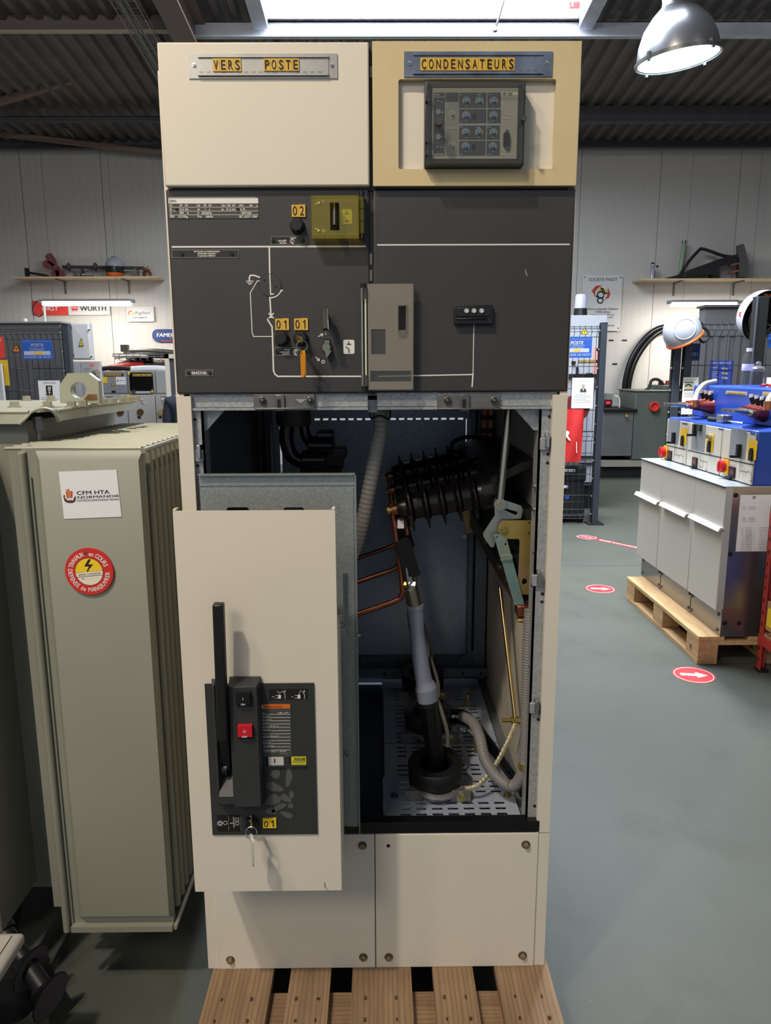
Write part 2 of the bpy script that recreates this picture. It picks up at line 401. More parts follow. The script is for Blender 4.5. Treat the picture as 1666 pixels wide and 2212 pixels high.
# pendant highbay lamps
ALU = mat('spun_aluminium', (168, 168, 172), .3, metal=.85)
c0 = PY(1465, 128, 3.35)
def highbay(c, label):
    t = thing('highbay_lamp', label, 'lamp', c, )
    ax = V((-.12, -.05, 1)).normalized(); R = .235
    q = MB(); q.lathe([(R, 0), (R*.99, .03), (R*.93, .1), (R*.8, .17), (R*.58, .235), (R*.36, .28), (R*.33, .30), (R*.33, .36), (R*.3, .37), (R*.29, .37), (R*.3, .30), (R*.55, .225), (R*.77, .165), (R*.9, .1), (R*.96, .03), (R*.97, 0)], c, ax, ALU, 40, close=True)
    q.build('reflector', t, ang=50)
    q = MB(); q.lathe([(0, -.012), (R*.6, -.01), (R*.95, .002), (R*.95, .008), (0, -.002)], c, ax, mat('lit_glass', (214, 240, 255), .3, emit=9), 40)
    q.build('lamp_glass', t)
    q = MB(); q.lathe([(R*1.0, -.008), (R*1.04, -.008), (R*1.04, .012), (R*1.0, .012)], c, ax, DSTEEL, 40, close=True)
    u, w_ = perp(ax)
    for k in range(4):
        d = u*math.cos(k*PI/2+.5)+w_*math.sin(k*PI/2+.5); q.bar(c+d*R*1.02+ax*-.02, c+d*R*1.02+ax*.03, .02, .012, DSTEEL, up=d)
    q.build('rim_clip', t)
    q = MB(); g = mat('grey_gearbox', (112, 112, 118), .5)
    q.lathe([(0, .36), (R*.36, .36), (R*.36, .40), (R*.74, .43), (R*.74, .47), (R*.6, .49), (R*.58, .66), (R*.3, .7), (0, .7)], c, ax, g, 24)
    for k in range(14):
        d = u*math.cos(k*PI/7)+w_*math.sin(k*PI/7); q.bar(c+d*R*.6+ax*.49, c+d*R*.57+ax*.65, .008, .02, g, up=d)
    q.build('ballast_housing', t)
    q = MB(); q.tube([c+ax*.7, V((c.x-.1, c.y-.02, zr(c.y)))], .008, DSTEEL, 6); q.build('hanger', t)
    lp = lamp('lamp_glow', c-ax*.03, 110, (.93, .97, 1), .42, aim=-ax, spread=150); 
    return t
t = thing('opener_rod', 'thin rod with a ball end hanging at the lower edge of the rooflight', 'rod', PY(1070, 64, 6.28))
q = MB(); p0 = PY(1070, 64, 6.28); q.cyl(p0, PY(1091, -8, 6.2), .011, DSTEEL, 8); q.build('rod', t); q = MB(); q.lathe([(0, -.026), (.02, -.018), (.026, 0), (.02, .018), (0, .026)], p0, Z1, DSTEEL, 14); q.build('ball_end', t)
t = thing('exit_sign_reflection', 'reflection of a small red running-figure sign, built as a panel at the rooflight corner', 'sign', PY(1242, 10, 6.1))  # reflected exit sign built as a small solid panel on an added stem
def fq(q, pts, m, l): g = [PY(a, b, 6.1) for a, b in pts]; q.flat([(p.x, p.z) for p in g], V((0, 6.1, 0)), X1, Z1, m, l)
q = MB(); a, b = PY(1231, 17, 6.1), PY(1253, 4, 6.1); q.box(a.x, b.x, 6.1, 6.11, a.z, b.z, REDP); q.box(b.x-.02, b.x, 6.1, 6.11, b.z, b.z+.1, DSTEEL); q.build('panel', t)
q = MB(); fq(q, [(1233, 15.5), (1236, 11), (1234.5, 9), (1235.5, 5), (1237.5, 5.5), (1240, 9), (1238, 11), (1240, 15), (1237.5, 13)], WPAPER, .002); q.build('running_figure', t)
highbay(c0, 'lit bell-shaped highbay lamp hanging under the dark roof beside the rooflight')
# strip lights hanging in front of the far wall
def strip(px0, px1, py, Y, label, wires, ends=True):
    a, b = PY(px0, py, Y), PY(px1, py, Y); t = thing('strip_light', label, 'light', ((a.x+b.x)/2, Y, a.z), 'strip lights along the far wall')
    q = MB(); q.box(a.x, b.x, Y-.05, Y+.05, a.z+.02, a.z+.05, mat('strip_body', (150, 150, 150), .5)); q.box(a.x-.05, a.x, Y-.03, Y+.03, a.z, a.z+.045, MATS['strip_body']); q.box(b.x, b.x+.05, Y-.03, Y+.03, a.z, a.z+.045, MATS['strip_body'])
    q.build('housing', t, bevel=.006)
    q = MB(); q.box(a.x, b.x, Y-.045, Y+.045, a.z-.035, a.z+.02, mat('lit_diffuser', (255, 248, 238), .4, emit=7)); q.build('diffuser', t, bevel=.012)
    for wx in wires:
        q = MB(); p = PY(wx, py, Y); q.tube([(p.x, Y, a.z+.05), (p.x, Y, zr(Y)-.02)], .002, DSTEEL, 5); q.build('suspension_wire', t)
    lamp('strip_glow', ((a.x+b.x)/2, Y+.02, a.z-.05), 26, (1, .93, .84), abs(b.x-a.x), aim=(0, .35, -1), kind='RECTANGLE', sy=.08)
    return t
s1 = strip(93, 283, 655, 8.6, 'lit strip light hanging over the red and white tool signs', (115, 254))
q = MB(); a = PY(85, 650, 8.6)
q.tube([a+V((.02, 0, 0)), a+V((-.05, 0, -.02)), a+V((-.1, 0, -.12)), a+V((-.02, 0, -.2)), a+V((.06, 0, -.1)), a+V((0, 0, 0)), a+V((.06, 0, -.06)), a+V((.07, 0, -.3))], .006, BLACK, 6, sub=6); q.build('power_lead', s1)
strip(1450, 1590, 657, 8.6, 'lit strip light over the hung white helmets, further from the corner of the frame', (1476,))
strip(1606, 1760, 657, 8.6, 'lit strip light mostly hidden behind the white helmet seen from inside', (1620, 1740))
# ============================================================ switchgear cabinet on its pallet
ZB, ZT, ZF = .144, 2.026, .482
FX = V((1, 0, 0)); FZ = V((0, 0, 1))
def o2(x, y, Y): return PY(x, y, Y)
def fslab(mb, px, Y, th, m):
    x0, x1, z0, z1 = rc(*px, Y); return mb.box(x0, x1, Y, Y+th, z0, z1, m)
def ftext(mb, t, x, y, Y, hpx, m, al='L', wpx=None, bold=.012, lift=.0006, shear=0):
    k = mpp(x, y, Y); return mb.text(t, PY(x, y, Y), FX, FZ, hpx*k, m, al, wpx*k if wpx else None, bold, lift, shear)
def fline(mb, pts, Y, wpx, m, lift=.0006):
    k = mpp(*pts[0], Y); O = V((0, Y, 0)); q = [(lambda p: (p.x, p.z))(PY(a, b, Y)) for a, b in pts]
    return mb.line(q, O, FX, FZ, wpx*k, m, lift)
def fpoly(mb, pts, Y, m, lift=.0006):
    q = [(lambda p: (p.x, p.z))(PY(a, b, Y)) for a, b in pts]
    return mb.flat(q, V((0, Y, 0)), FX, FZ, m, lift)
def farc(cx, cy, r, a0, a1, n=14): return [(cx+r*math.cos(math.radians(a0+(a1-a0)*i/n)), cy-r*math.sin(math.radians(a0+(a1-a0)*i/n))) for i in range(n+1)]
def fcyl(mb, x, y, rpx, Y, th, m, n=20):
    p = PY(x, y, Y); r = rpx*mpp(x, y, Y); mb.cyl(p, p-V((0, th, 0)), r, m, n); return p-V((0, th, 0)), r

# pallet under the cabinet
def wood(nm, base, dark, st, bd): return mat(nm, base, .75, var=.22, vs=5, stretch=st, bump=.25, bs=30, rings=(dark, 3.2, bd))
WDY = wood('pallet_wood_long', (140, 114, 86), (108, 84, 62), (9, .8, 9), 'X')
WDX = wood('pallet_wood_cross', (136, 110, 82), (106, 82, 60), (.8, 9, 9), 'Y')
WDD = mat('pallet_block_wood', (150, 118, 86), .8, var=.2, vs=20)
NAIL = mat('nail_head', (82, 70, 60), .5, metal=.6)
def pallet(label, x0, x1, y0, y1, run, decks, blk, bottom=True, name='wooden_pallet', stringers=None):
    """deck boards run along `run`; decks = board bands across; stringer boards and blocks below"""
    t = thing(name, label, 'pallet', ((x0+x1)/2, (y0+y1)/2, 0))
    for i, (d0, d1) in enumerate(decks):
        q = MB()
        if run == 'y': q.box(d0, d1, y0, y1, .122, .144, WDY)
        else: q.box(x0, x1, d0, d1, .122, .144, WDX)
        for e in (.04, .10) if run == 'y' else (.05, .09):
            for f in (.25, .75):
                if run == 'y': q.cyl((d0+(d1-d0)*f+.006*random.uniform(-1, 1), y0+e*.9, .1436), (d0+(d1-d0)*f, y0+e*.9, .1446), .0045, NAIL, 8)
                else: q.cyl((x0+e, d0+(d1-d0)*f, .1436), (x0+e, d0+(d1-d0)*f, .1446), .004, NAIL, 8)
        q.build('deck_board', t, bevel=.003)
    for s0, s1 in stringers:
        q = MB()
        if run == 'y': q.box(x0+.003, x1-.003, s0, s1, .1, .122, WDX)
        else: q.box(s0, s1, y0+.002, y1-.002, .1, .122, WDY)
        q.build('cross_board', t, bevel=.002)
        for b0, b1 in blk:
            q = MB()
            if run == 'y': q.box(b0, b1, s0, s1, .022, .1, WDD)
            else: q.box(s0, s1, b0, b1, .022, .1, WDD)
            q.build('block', t, bevel=.002)
        q = MB()
        if run == 'y': q.box(x0, x1, s0+.01, s1-.01, 0, .022, WDX)
        else: q.box(s0+.0, s1-.0, y0, y1, 0, .022, WDY)
        q.build('bottom_board', t)
    return t
zz = .144
def px_(x, y): return PZ(x, y, zz).x
bands = [(px_(466, 2090)-.004, px_(592, 2095)), (px_(630, 2090), px_(716, 2090)), (px_(762, 2090), px_(888, 2090)), (px_(934, 2090), px_(1021, 2090)), (px_(1068, 2085), px_(1182, 2080))]
bk = (bands[0][0], bands[0][0]+.14), (bands[2][0]-.005, bands[2][1]+.005), (bands[4][1]-.14, bands[4][1])
pallet('wooden pallet on which the open switchgear cabinet stands', bands[0][0], bands[4][1], -.175, 1.02, 'y', bands, bk, stringers=((-.175, -.045), (.36, .49), (.89, 1.02)))

cab = thing('switchgear_cabinet', 'tall cream switchgear cabinet with charcoal fascias and open lower bay', 'electrical cabinet', (0, .45, ZB))
# body: side panels, roof, back
q = MB()
for s in (-1, 1):
    a, b = sorted((s*.377, s*.362)); q.box(a, b, .004, .97, ZB, 1.98, CREAM)
    a, b = sorted((s*.376, s*.348)); q.box(a, b, .0, .012, ZB+.33, 1.409, CREAM)
    a, b = sorted((s*.376, s*.352)); q.box(a, b, .0, .012, ZB, ZB+.327, CREAM)
q.build('side_panel', cab)
q = MB(); q.box(-.37, .37, .02, .97, ZT-.03, ZT-.01, CREAM); q.build('top_panel', cab); q = MB(); q.box(-.36, .36, .02, .95, 1.40, 1.408, BLK2); q.build('bay_ceiling', cab)
# lower compartment
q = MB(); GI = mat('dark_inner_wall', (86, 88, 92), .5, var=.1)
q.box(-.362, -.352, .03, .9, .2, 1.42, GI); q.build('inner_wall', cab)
q = MB(); IW = mat('beige_inner_wall', (196, 186, 168), .5, var=.05); q.box(.352, .362, .03, .9, .2, 1.42, IW); q.build('inner_wall', cab)
# back: galvanised panel with a dashed slot row and slim gaps
YB = .85
bx0, bx1 = -.352, .352
sl = []
zs = PY(840, 905, YB).z
x = PY(680, 905, YB).x; pit = 18.2*mpp(840, 905, YB)
while x < PY(1000, 905, YB).x: sl.append(rect2(x, zs-.003, x+pit*.62, zs+.003)); x += pit
xv = PY(1006, 935, YB).x; sl.append(rect2(xv, PY(1006, 968, YB).z, xv+.003, zs))
xv2 = PY(605, 960, YB).x; sl.append(rect2(xv2, PY(605, 1030, YB).z, xv2+.006, PY(605, 912, YB).z))
q = MB(); q.plate(rect2(bx0, ZF-.02, bx1, 1.42), V((0, YB, 0)), FX, FZ, .004, ZINC2, sl)
q.build('back_panel', cab)
q = MB(); q.box(-.362, .362, .955, .965, 1.40, ZT-.03, CREAM); q.build('back_panel', cab)
# frame in front of the back panel
xa, xb = PY(1012, 1150, YB-.03).x, PY(1050, 1150, YB-.03).x
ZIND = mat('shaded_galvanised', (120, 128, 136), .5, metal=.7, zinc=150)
for bxs in ((xa, xa+.012, YB-.05, ZIND), (xa+.02, xb, YB-.06, ZIND), (xb, .352, YB-.04, BLK2)): q = MB(); q.box(bxs[0], bxs[1], bxs[2], YB-.004, ZF, 1.42, bxs[3]); q.build('rear_upright', cab)
q = MB(); q.box(bx0, .352, YB-.03, YB-.004, PY(900, 1440, YB).z, PY(900, 1412, YB).z, ZIND); q.build('rear_cross_beam', cab); q = MB()
q.box(bx0, .352, YB-.10, YB-.09, PY(900, 1462, YB-.1).z, PY(900, 1446, YB-.1).z, ZIND)
for xx in (830, 1000, 1040): fcyl(q, xx, 1455, 3, YB-.10, .002, BLK2, 10)
q.build('rear_cross_beam', cab)
q = MB(); p = PY(1003, 1435, YB-.05); q.add([p+V((-.06, 0, -.02)), p+V((.03, 0, -.02)), p+V((.03, 0, .05))], [(0, 1, 2)], ZIND); q.build('corner_gusset', cab)
for yy in (1158, 1266, 1370): q = MB(); fcyl(q, 1003, yy, 4, YB, .006, STEEL, 12); q.build('panel_screw', cab)
x0 = PY(560, 950, .84).x
for xx in (548, 560, 578): q = MB(); p = PY(xx, 950, .8); q.box(p.x, p.x+.012, .78, .84, 1.0, 1.42, GI); q.build('rear_rib', cab)
# front frame: uprights, header rail
q = MB()
uxl0, uxl1 = PY(411, 900, .012).x, PY(438, 900, .012).x
uxr0, uxr1 = PY(1163, 1000, .012).x, PY(1198, 1000, .012).x
ztop = PY(800, 850, .02).z
for a, b, inn in ((uxl0, uxl1, 1), (uxr0, uxr1, 0)):
    q.box(a, b, .014, .02, ZF-.01, ztop, ZINC)
    xx = b if inn else a; q.box(min(xx, xx-.004 if inn else xx+.004), max(xx, xx-.004 if inn else xx+.004), .014, .06, ZF-.01, ztop, ZINC)
zh0, zh1 = PY(800, 884, .025).z, PY(800, 848, .025).z
xm = PY(806, 868, .02).x
for a, b in ((uxl0, xm-.01), (xm+.008, uxr1)):
    q.box(a, b, .012, .018, zh0+.006, zh1, ZINC); q.box(a, b, .004, .03, zh0, zh0+.005, ZINC)
q.box(xm-.01, xm+.008, .02, .05, zh0-.006, zh1, DSTEEL)
# corner gussets
for (px0, s) in ((437, 1), (1163, -1)):
    p = PY(px0, 884, .03); g = [(0, 0), (s*.046, 0), (s*.008, -.041), (0, -.041)]
    if s < 0: g = g[::-1]
    q.plate(g, p, FX, FZ, .003, ZINC)
q.build('front_frame', cab)
# upright holes and clips
for px, py in ((421, 906), (426, 988), (427, 1006), (1187, 900), (1184, 981), (1183, 1000), (1172, 1283), (1171, 1300), (1163, 1538), (1163, 1554), (1155, 1741)): q = MB(); fcyl(q, px, py, 3.4, .0139, .0008, INK, 12); q.build('bolt_hole', cab)
for px, py in ((433, 975), (1180, 950), (1162, 1245), (1157, 1521)):
    q = MB(); p = PY(px, py, .01); q.box(p.x-.004, p.x+.004, -.006, .014, p.z-.014, p.z+.014, STEEL); q.box(p.x-.012, p.x+.006, .006, .013, p.z-.02, p.z+.004, ZINC); q.build('panel_clip', cab, bevel=.0015)
for px, py in ((1155, 1050), (1155, 1100), (1158, 1194), (1158, 1222), (1154, 1264), (1150, 1440), (1149, 1492), (1146, 1640)):
    q = MB(); p = PY(px, py, .03); q.lathe([(0, -.008), (.004, -.006), (.005, 0)], p, (1, .3, 0), STEEL, 10); q.build('screw', cab)
# cast locking brackets on the header rail
for x0, x1, nuts, dk in ((548, 680, (567, 670), 604), (945, 1080, (967, 1068), 1004)):
    q = MB(); fslab(q, (x0, 851, x1, 883), .002, .012, mat('cast_grey', (104, 104, 104), .55, metal=.4, var=.12, vs=60)); fslab(q, (dk-9, 853, dk+11, 888), -.002, .01, DSTEEL); fslab(q, (dk-5, 862, dk+3, 882), -.0026, .002, INK)
    fslab(q, (x0+2, 881, x1+4, 885), -.004, .02, DSTEEL)
    for nx in nuts:
        p, r = fcyl(q, nx, 865, 8.5, .002, .004, DSTEEL); fcyl(q, nx, 865, 6, -.002, .002, INK); p, r = fcyl(q, nx, 865, 4, -.003, .004, DSTEEL, 6)
    if x0 < 600: fpoly(q, [(637, 862), (663, 862), (650, 871)], .002, GREYP)
    q.build('latch_bracket', cab, bevel=.001)
# ---- plinth and sill
xs0, xs1 = -.352, .352
q = MB(); zs1, zs0 = PY(960, 1776, -.002).z, PY(960, 1799, -.002).z
q.box(-.345, PY(1165, 1780, 0).x, -.002, PZ(960, 1761, zs1).y, zs0, zs1, mat('black_sill', (14, 14, 17), .35))
for px in (811, 1107): fcyl(q, px, 1791, 3, -.002, .001, BLK2, 10)
q.build('sill', cab, bevel=.002)
xm2 = PY(811, 1950, 0).x
for a, b in ((xs0+.0, xm2-.0008), (xm2+.0008, xs1-.0)):
    q = MB(); q.box(a, b, -.003, .012, ZB, zs0-.002, CREAM); q.build('plinth_panel', cab, bevel=.0015)
q = MB(); q.box(-.352, .352, .012, .9, ZB, ZB+.02, GI); q.box(-.352, .352, .88, .9, ZB, ZF, GI); q.build('plinth_base', cab)
RUST = mat('rusted_bolt', (150, 130, 96), .5, metal=.6, var=.3, vs=90)
for px, py in ((498, 2073), (785, 2067), (840, 2067), (1129, 2063), (783, 1826), (1136, 1824)):
    q = MB(); p = PY(px, py, -.003); q.lathe([(.0095, 0), (.0095, -.0015), (0, -.0015)], p, Y1, DSTEEL, 18); hexnut(q, p+V((0, -.001, 0)), -Y1, .0068, .006, RUST); q.lathe([(.0055, .0), (.0045, .0008), (0, .001)], p+V((0, -.007, 0)), -Y1, RUST, 12); q.build('plinth_bolt', cab)
q = MB(); fcyl(q, 839, 1827, 4, -.003, .0006, INK, 14); q.build('empty_bolt_hole', cab)
# ---- upper doors
q = MB(); fslab(q, (347, 90, 797.5, 402), -.012, .03, CREAM); q.build('upper_door', cab, bevel=.003)
x0, x1, z0, z1 = rc(805, 88.5, 1251, 401, -.012); h = rc(861, 171, 1199, 365, -.012)
q = MB(); q.plate(rect2(x0, z0, x1, z1), V((0, 0, 0)), FX, FZ, .012, YCREAM, [rrect(h[0], h[2], h[1], h[3], .004)]); q.build('upper_door', cab, label='yellowed upper door with cut-out')
q = MB(); q.box(x0+.02, x1-.02, .001, .006, z0+.02, z1-.01, CREAM); q.build('inset_panel', cab)
q = MB(); q.box(PY(797, 246, -.01).x, PY(805, 246, -.01).x, .004, .02, 1.41, ZT, DARK2)
for yy in (155, 560, 595): fslab(q, (799, yy-12, 804, yy+12), .002, .004, DSTEEL)
q.box(-.36, .36, .0, .012, PY(800, 409, 0).z-.002, PY(800, 400, 0).z+.004, DARK2)
q.build('centre_post', cab)
def nameplate(px, tiles, m):
    x0, y0, x1, y1 = px; q = MB(); Y = -.012
    fslab(q, px, Y-.002, .002, m); fslab(q, (x0+20, y0+6, x1-19, y1-8), Y-.0035, .002, m)
    fslab(q, (x0+20, y0+4, x1-19, y0+8), Y-.006, .005, m); fslab(q, (x0+20, y1-11, x1-19, y1-7), Y-.006, .005, m)
    for xx in range(int(x0)+24, int(x1)-28, 16):
        fslab(q, (xx, y0+9, xx+9, y0+11), Y-.0037, .001, DSTEEL); fslab(q, (xx, y1-15, xx+9, y1-13), Y-.0037, .001, DSTEEL)
    for sx in (x0+12, x1-12):
        p, r = fcyl(q, sx, (y0+y1)/2-2, 4, Y-.002, .002, STEEL); fslab(q, (sx-3, (y0+y1)/2-2.8, sx+3, (y0+y1)/2-1.2), Y-.0043, .001, INK)
    q.build('nameplate', cab)
    for s, xx, ww, ya, yb in tiles:
        q = MB(); n = len(s); tw = ww/n
        for i, ch in enumerate(s):
            fslab(q, (xx+i*tw+.3, ya, xx+(i+1)*tw-.3, yb), Y-.0055-(.0004 if i % 3 == 1 else 0), .0025, YTAG)
            ftext(q, ch, xx+(i+.5)*tw, yb-(yb-ya)*.14, Y-.0062, (yb-ya)*.70, INK, 'C', tw*(.62 if ch != 'I' else .2), .01)
        q.build('letter_tiles', cab)
nameplate((407, 115.5, 729, 169.5), (('VERS', 459, 62, 126, 154), ('POSTE', 569, 77, 126, 153)), mat('aluminium_plate', (158, 156, 152), .4, metal=.6, var=.1, vs=20))
nameplate((873, 111, 1194, 166), (('CONDENSATEURS', 908, 204, 124.5, 152),), mat('scuffed_chrome_plate', (140, 146, 156), .25, metal=.9, var=.25, vs=30))
# ---- protection relay
q = MB(); RB = mat('relay_black', (48, 49, 56), .35)
YR = -.03
fslab(q, (918, 175, 1134, 358), YR, .034, RB); q.build('relay_case', cab, bevel=.002); rel = q and COL.objects[-1] if False else [o for o in COL.objects if o.name.startswith('relay_case')][-1]
RG = mat('relay_grey', (172, 172, 164), .5); RG2 = mat('relay_mid_grey', (144, 146, 144), .5); RD = mat('relay_dark', (70, 73, 88), .5)
YF = YR-.001
q = MB(); fslab(q, (934, 190, 1118, 343), YF, .001, RG)
fslab(q, (937, 200, 961, 336), YF-.0004, .001, RD); fslab(q, (963, 200, 990, 336), YF-.0004, .001, RG2); fslab(q, (963, 200, 990, 220), YF-.0006, .001, RD)
for r in ((992, 200, 1051, 233), (1053, 200, 1082, 233), (992, 235.5, 1051, 266), (1053, 235.5, 1082, 266), (992, 271, 1050, 301.5), (1052, 271, 1080, 301.5), (992, 304, 1049, 336), (1051, 304, 1080, 336)): fslab(q, r, YF-.0004, .001, RD)
fslab(q, (1083, 199, 1119, 206), YF-.0005, .001, WHITE); YT = YF-.0005
ftext(q, 'VIP 300', 1085, 205.2, YT, 5, INK); ftext(q, 'phase', 938, 206, YT, 3.6, WHITE); ftext(q, 'overcurrent', 938, 211, YT, 3.2, WHITE, wpx=22); ftext(q, 'earth fault', 938, 335.5, YT, 4, WHITE, wpx=20); ftext(q, 'earth test plug', 1082, 335, YT, 3.2, WHITE, wpx=26)
for s, x, y in (('I >', 994, 206), ('I >>', 1054, 206), ('t >', 994, 265), ('t >>', 1054, 265), ('Io >', 994, 276), ('Io >>', 1053, 276), ('to >', 993, 335), ('to >>', 1052, 335), ('Is', 966, 232), ('I >', 952, 222), ('trip', 952, 244), ('trip', 952, 298), ('Io >', 951, 320)): ftext(q, s, x, y, YT, 3, WHITE)
ftext(q, 'IDMT', 1032, 206, YT, 2.4, WHITE); ftext(q, 'IDMT', 1030, 277, YT, 2.4, WHITE); ftext(q, 'zero-sequence', 965, 278, YT, 2.4, WHITE, wpx=22)
for x, y in ((1008, 230), (1036, 230), (1067, 230), (1007, 262), (1066, 262), (1007, 298), (1035, 298), (1065, 298), (1006, 329), (1065, 329)): ftext(q, 'x10', x, y, YT, 2, WHITE, 'C')
fline(q, [(1086, 219), (1086, 240), (1092, 247), (1107, 249), (1107, 256)], YT, .7, WHITE); fline(q, [(1090, 222), (1091, 240), (1095, 247)], YT, .7, WHITE); fline(q, [(1096, 222), (1096, 246)], YT, .7, WHITE); fline(q, [(1083, 256), (1112, 256)], YT, .5, WHITE)
q.build('relay_face', rel)
NB = mat('blue_dial', (80, 136, 200), .4)
def dial(x, y, knob, tick, R=9):
    q = MB(); 
    for i in range(11):
        a = math.radians(-210+240*i/10) if knob is NB else math.radians(i*360/11)
        c, s = math.cos(a), -math.sin(a)
        fline(q, [(x+c*R*.55, y-s*R*.55 if 0 else y+math.sin(a)*R*.55), (x+c*R, y+math.sin(a)*R)], YT, 1.0, tick)
    p, r = fcyl(q, x, y, R*.42, YT, .003, knob, 14); fline(q, [(x-2, y+2), (x+2, y-2)], YT-.003, .8, WHITE); q.build('dial', rel)
for x, y in ((1008, 218), (1036, 218), (1067, 218), (1007, 249.5), (1066, 249.5), (1006, 286), (1035, 286), (1066, 286), (1006, 316), (1065, 316)): dial(x, y, NB, WHITE)
for x, y in ((977, 247), (977, 315)): dial(x, y, GREYP, WHITE, 9.5)
for x, y in ((1024, 250), (1023, 317)): q = MB(); fslab(q, (x-2.5, y-5.5, x+2.5, y+5.5), YF-.002, .002, BLK2); q.build('slide_switch', rel)
for x, y, r in ((947, 242, 5.5), (947, 296, 5.5), (947, 219, 2), (946, 318, 2)): q = MB(); fcyl(q, x, y, r, YT, .0015, RG2, 16); q.build('indicator', rel)
q = MB(); x0, x1, z0, z1 = rc(1088, 286, 1101, 317, YF-.004); q.plate(rrect(x0, z0, x1, z1, .003), V((0, YF, 0)), FX, FZ, .005, BLACK)
for y in (285, 320): fcyl(q, 1095, y, 4, YF, .004, DSTEEL, 12)
q.build('test_socket', rel)
q = MB(); x0, x1, z0, z1 = rc(924, 177, 1131, 352, -.047); yy0 = YR; Yc = -.047
for a in ((x0, x1, Yc, Yc+.002, z0, z1), (x0, x0+.003, Yc, yy0, z0, z1), (x1-.003, x1, Yc, yy0, z0, z1), (x0, x1, Yc, yy0, z0, z0+.003), (x0, x1, Yc, yy0, z1-.003, z1)): q.box(*a, CLEAR if a[3] == yy0 else SMOKE)
q.build('relay_cover', rel)
for x, y, r in ((949, 262, 8.5), (1133, 255, 6)):
    q = MB(); p = PY(x, y, -.065); R = r*mpp(x, y, -.065); q.lathe([(0, 0), (R*.9, 0), (R, .003), (R, .008), (R*.6, .011), (R*.5, .02)], p, Y1, mat('knurled_knob', (66, 64, 62), .5), 20); q.build('cover_knob', rel)
q = MB()
for y in (212, 300, 328): fslab(q, (920, y-6, 930, y+6), -.04, .012, RB)
q.build('cover_hinge', rel)
# ---- charcoal fascias
fasL = MB(); fslab(fasL, (369.5, 407, 800, 851), 0, .02, DARK); fl_ = fasL.build('fascia', cab, bevel=.004, label='left charcoal fascia with lock, switch and mimic diagram')
fasR = MB(); fslab(fasR, (806.5, 404, 1235.5, 847), 0, .02, DARK); fr_ = fasR.build('fascia', cab, bevel=.004, label='right charcoal fascia with the small indicator')
q = MB()   # mimic diagram, left
fslab(q, (371, 531, 791, 534.5), -.0006, .001, WHITE)
for p, w_ in (([(582, 534), (583, 592)], 3.2), ([(583, 640), (586, 686)], 3.2), ([(578, 690), (588, 706), (589, 728), (591, 800), (594, 808), (600, 813), (792, 813)], 3.2), ([(541, 632), (545, 718), (548, 727), (590, 727)], 1.8), ([(566, 607), (556, 607), (541, 633)], 1.8)): fline(q, p, 0, w_, WHITE)
fline(q, [(561, 599), (549, 595), (541, 595), (539, 600), (539, 607)], 0, 3, WHITE)
for hw, y in ((8, 607.5), (5.5, 611), (3, 614)): fline(q, [(540-hw, y), (540+hw, y)], 0, 1.5, WHITE)
fline(q, farc(584, 618, 25, -85, -20), 0, 3.2, WHITE)
fline(q, [(602, 626), (610, 628)], 0, 3, WHITE)
for d in ((-5, -5, 5, 5), (-5, 5, 5, -5)): fline(q, [(586+d[0], 682+d[1]), (586+d[2], 682+d[3])], 0, 2.6, WHITE)
for a, b in (((688, 727), (698, 722)), ((682, 771), (690, 779))):
    fline(q, [a, b], 0, 1.8, WHITE); dx, dy = b[0]-a[0], b[1]-a[1]; l = math.hypot(dx, dy); dx, dy = dx/l, dy/l
    for s in (-1, 1): fline(q, [b, (b[0]-4*dx+s*3*dy, b[1]-4*dy-s*3*dx)], 0, 1.6, WHITE)
ftext(q, 'I', 703, 724, 0, 6, WHITE); ftext(q, 'O', 694.5, 785, 0, 7, WHITE, bold=.03)
q.build('mimic_diagram', fl_)
q = MB(); fslab(q, (815, 527, 1231, 530), -.0006, .001, WHITE); fline(q, [(819, 813), (1022, 809)], 0, 2.6, WHITE); fline(q, [(1024, 700), (1022, 808)], 0, 1.8, WHITE); fline(q, [(1022, 808), (1020, 835)], 0, 3, WHITE); q.build('mimic_diagram', fr_)
q = MB(); p, r = fcyl(q, 584, 616, 24, 0, .0012, BLK2, 36); fcyl(q, 584, 616, 23.3, -.0008, .0008, DARK, 36); fline(q, [(583, 593), (585, 636), (591, 635)], -.0017, 2.6, WHITE); fcyl(q, 571, 605, 2.5, -.0016, .0005, INK, 10); fcyl(q, 596, 620, 2.5, -.0016, .0005, INK, 10); q.build('position_disc', fl_)
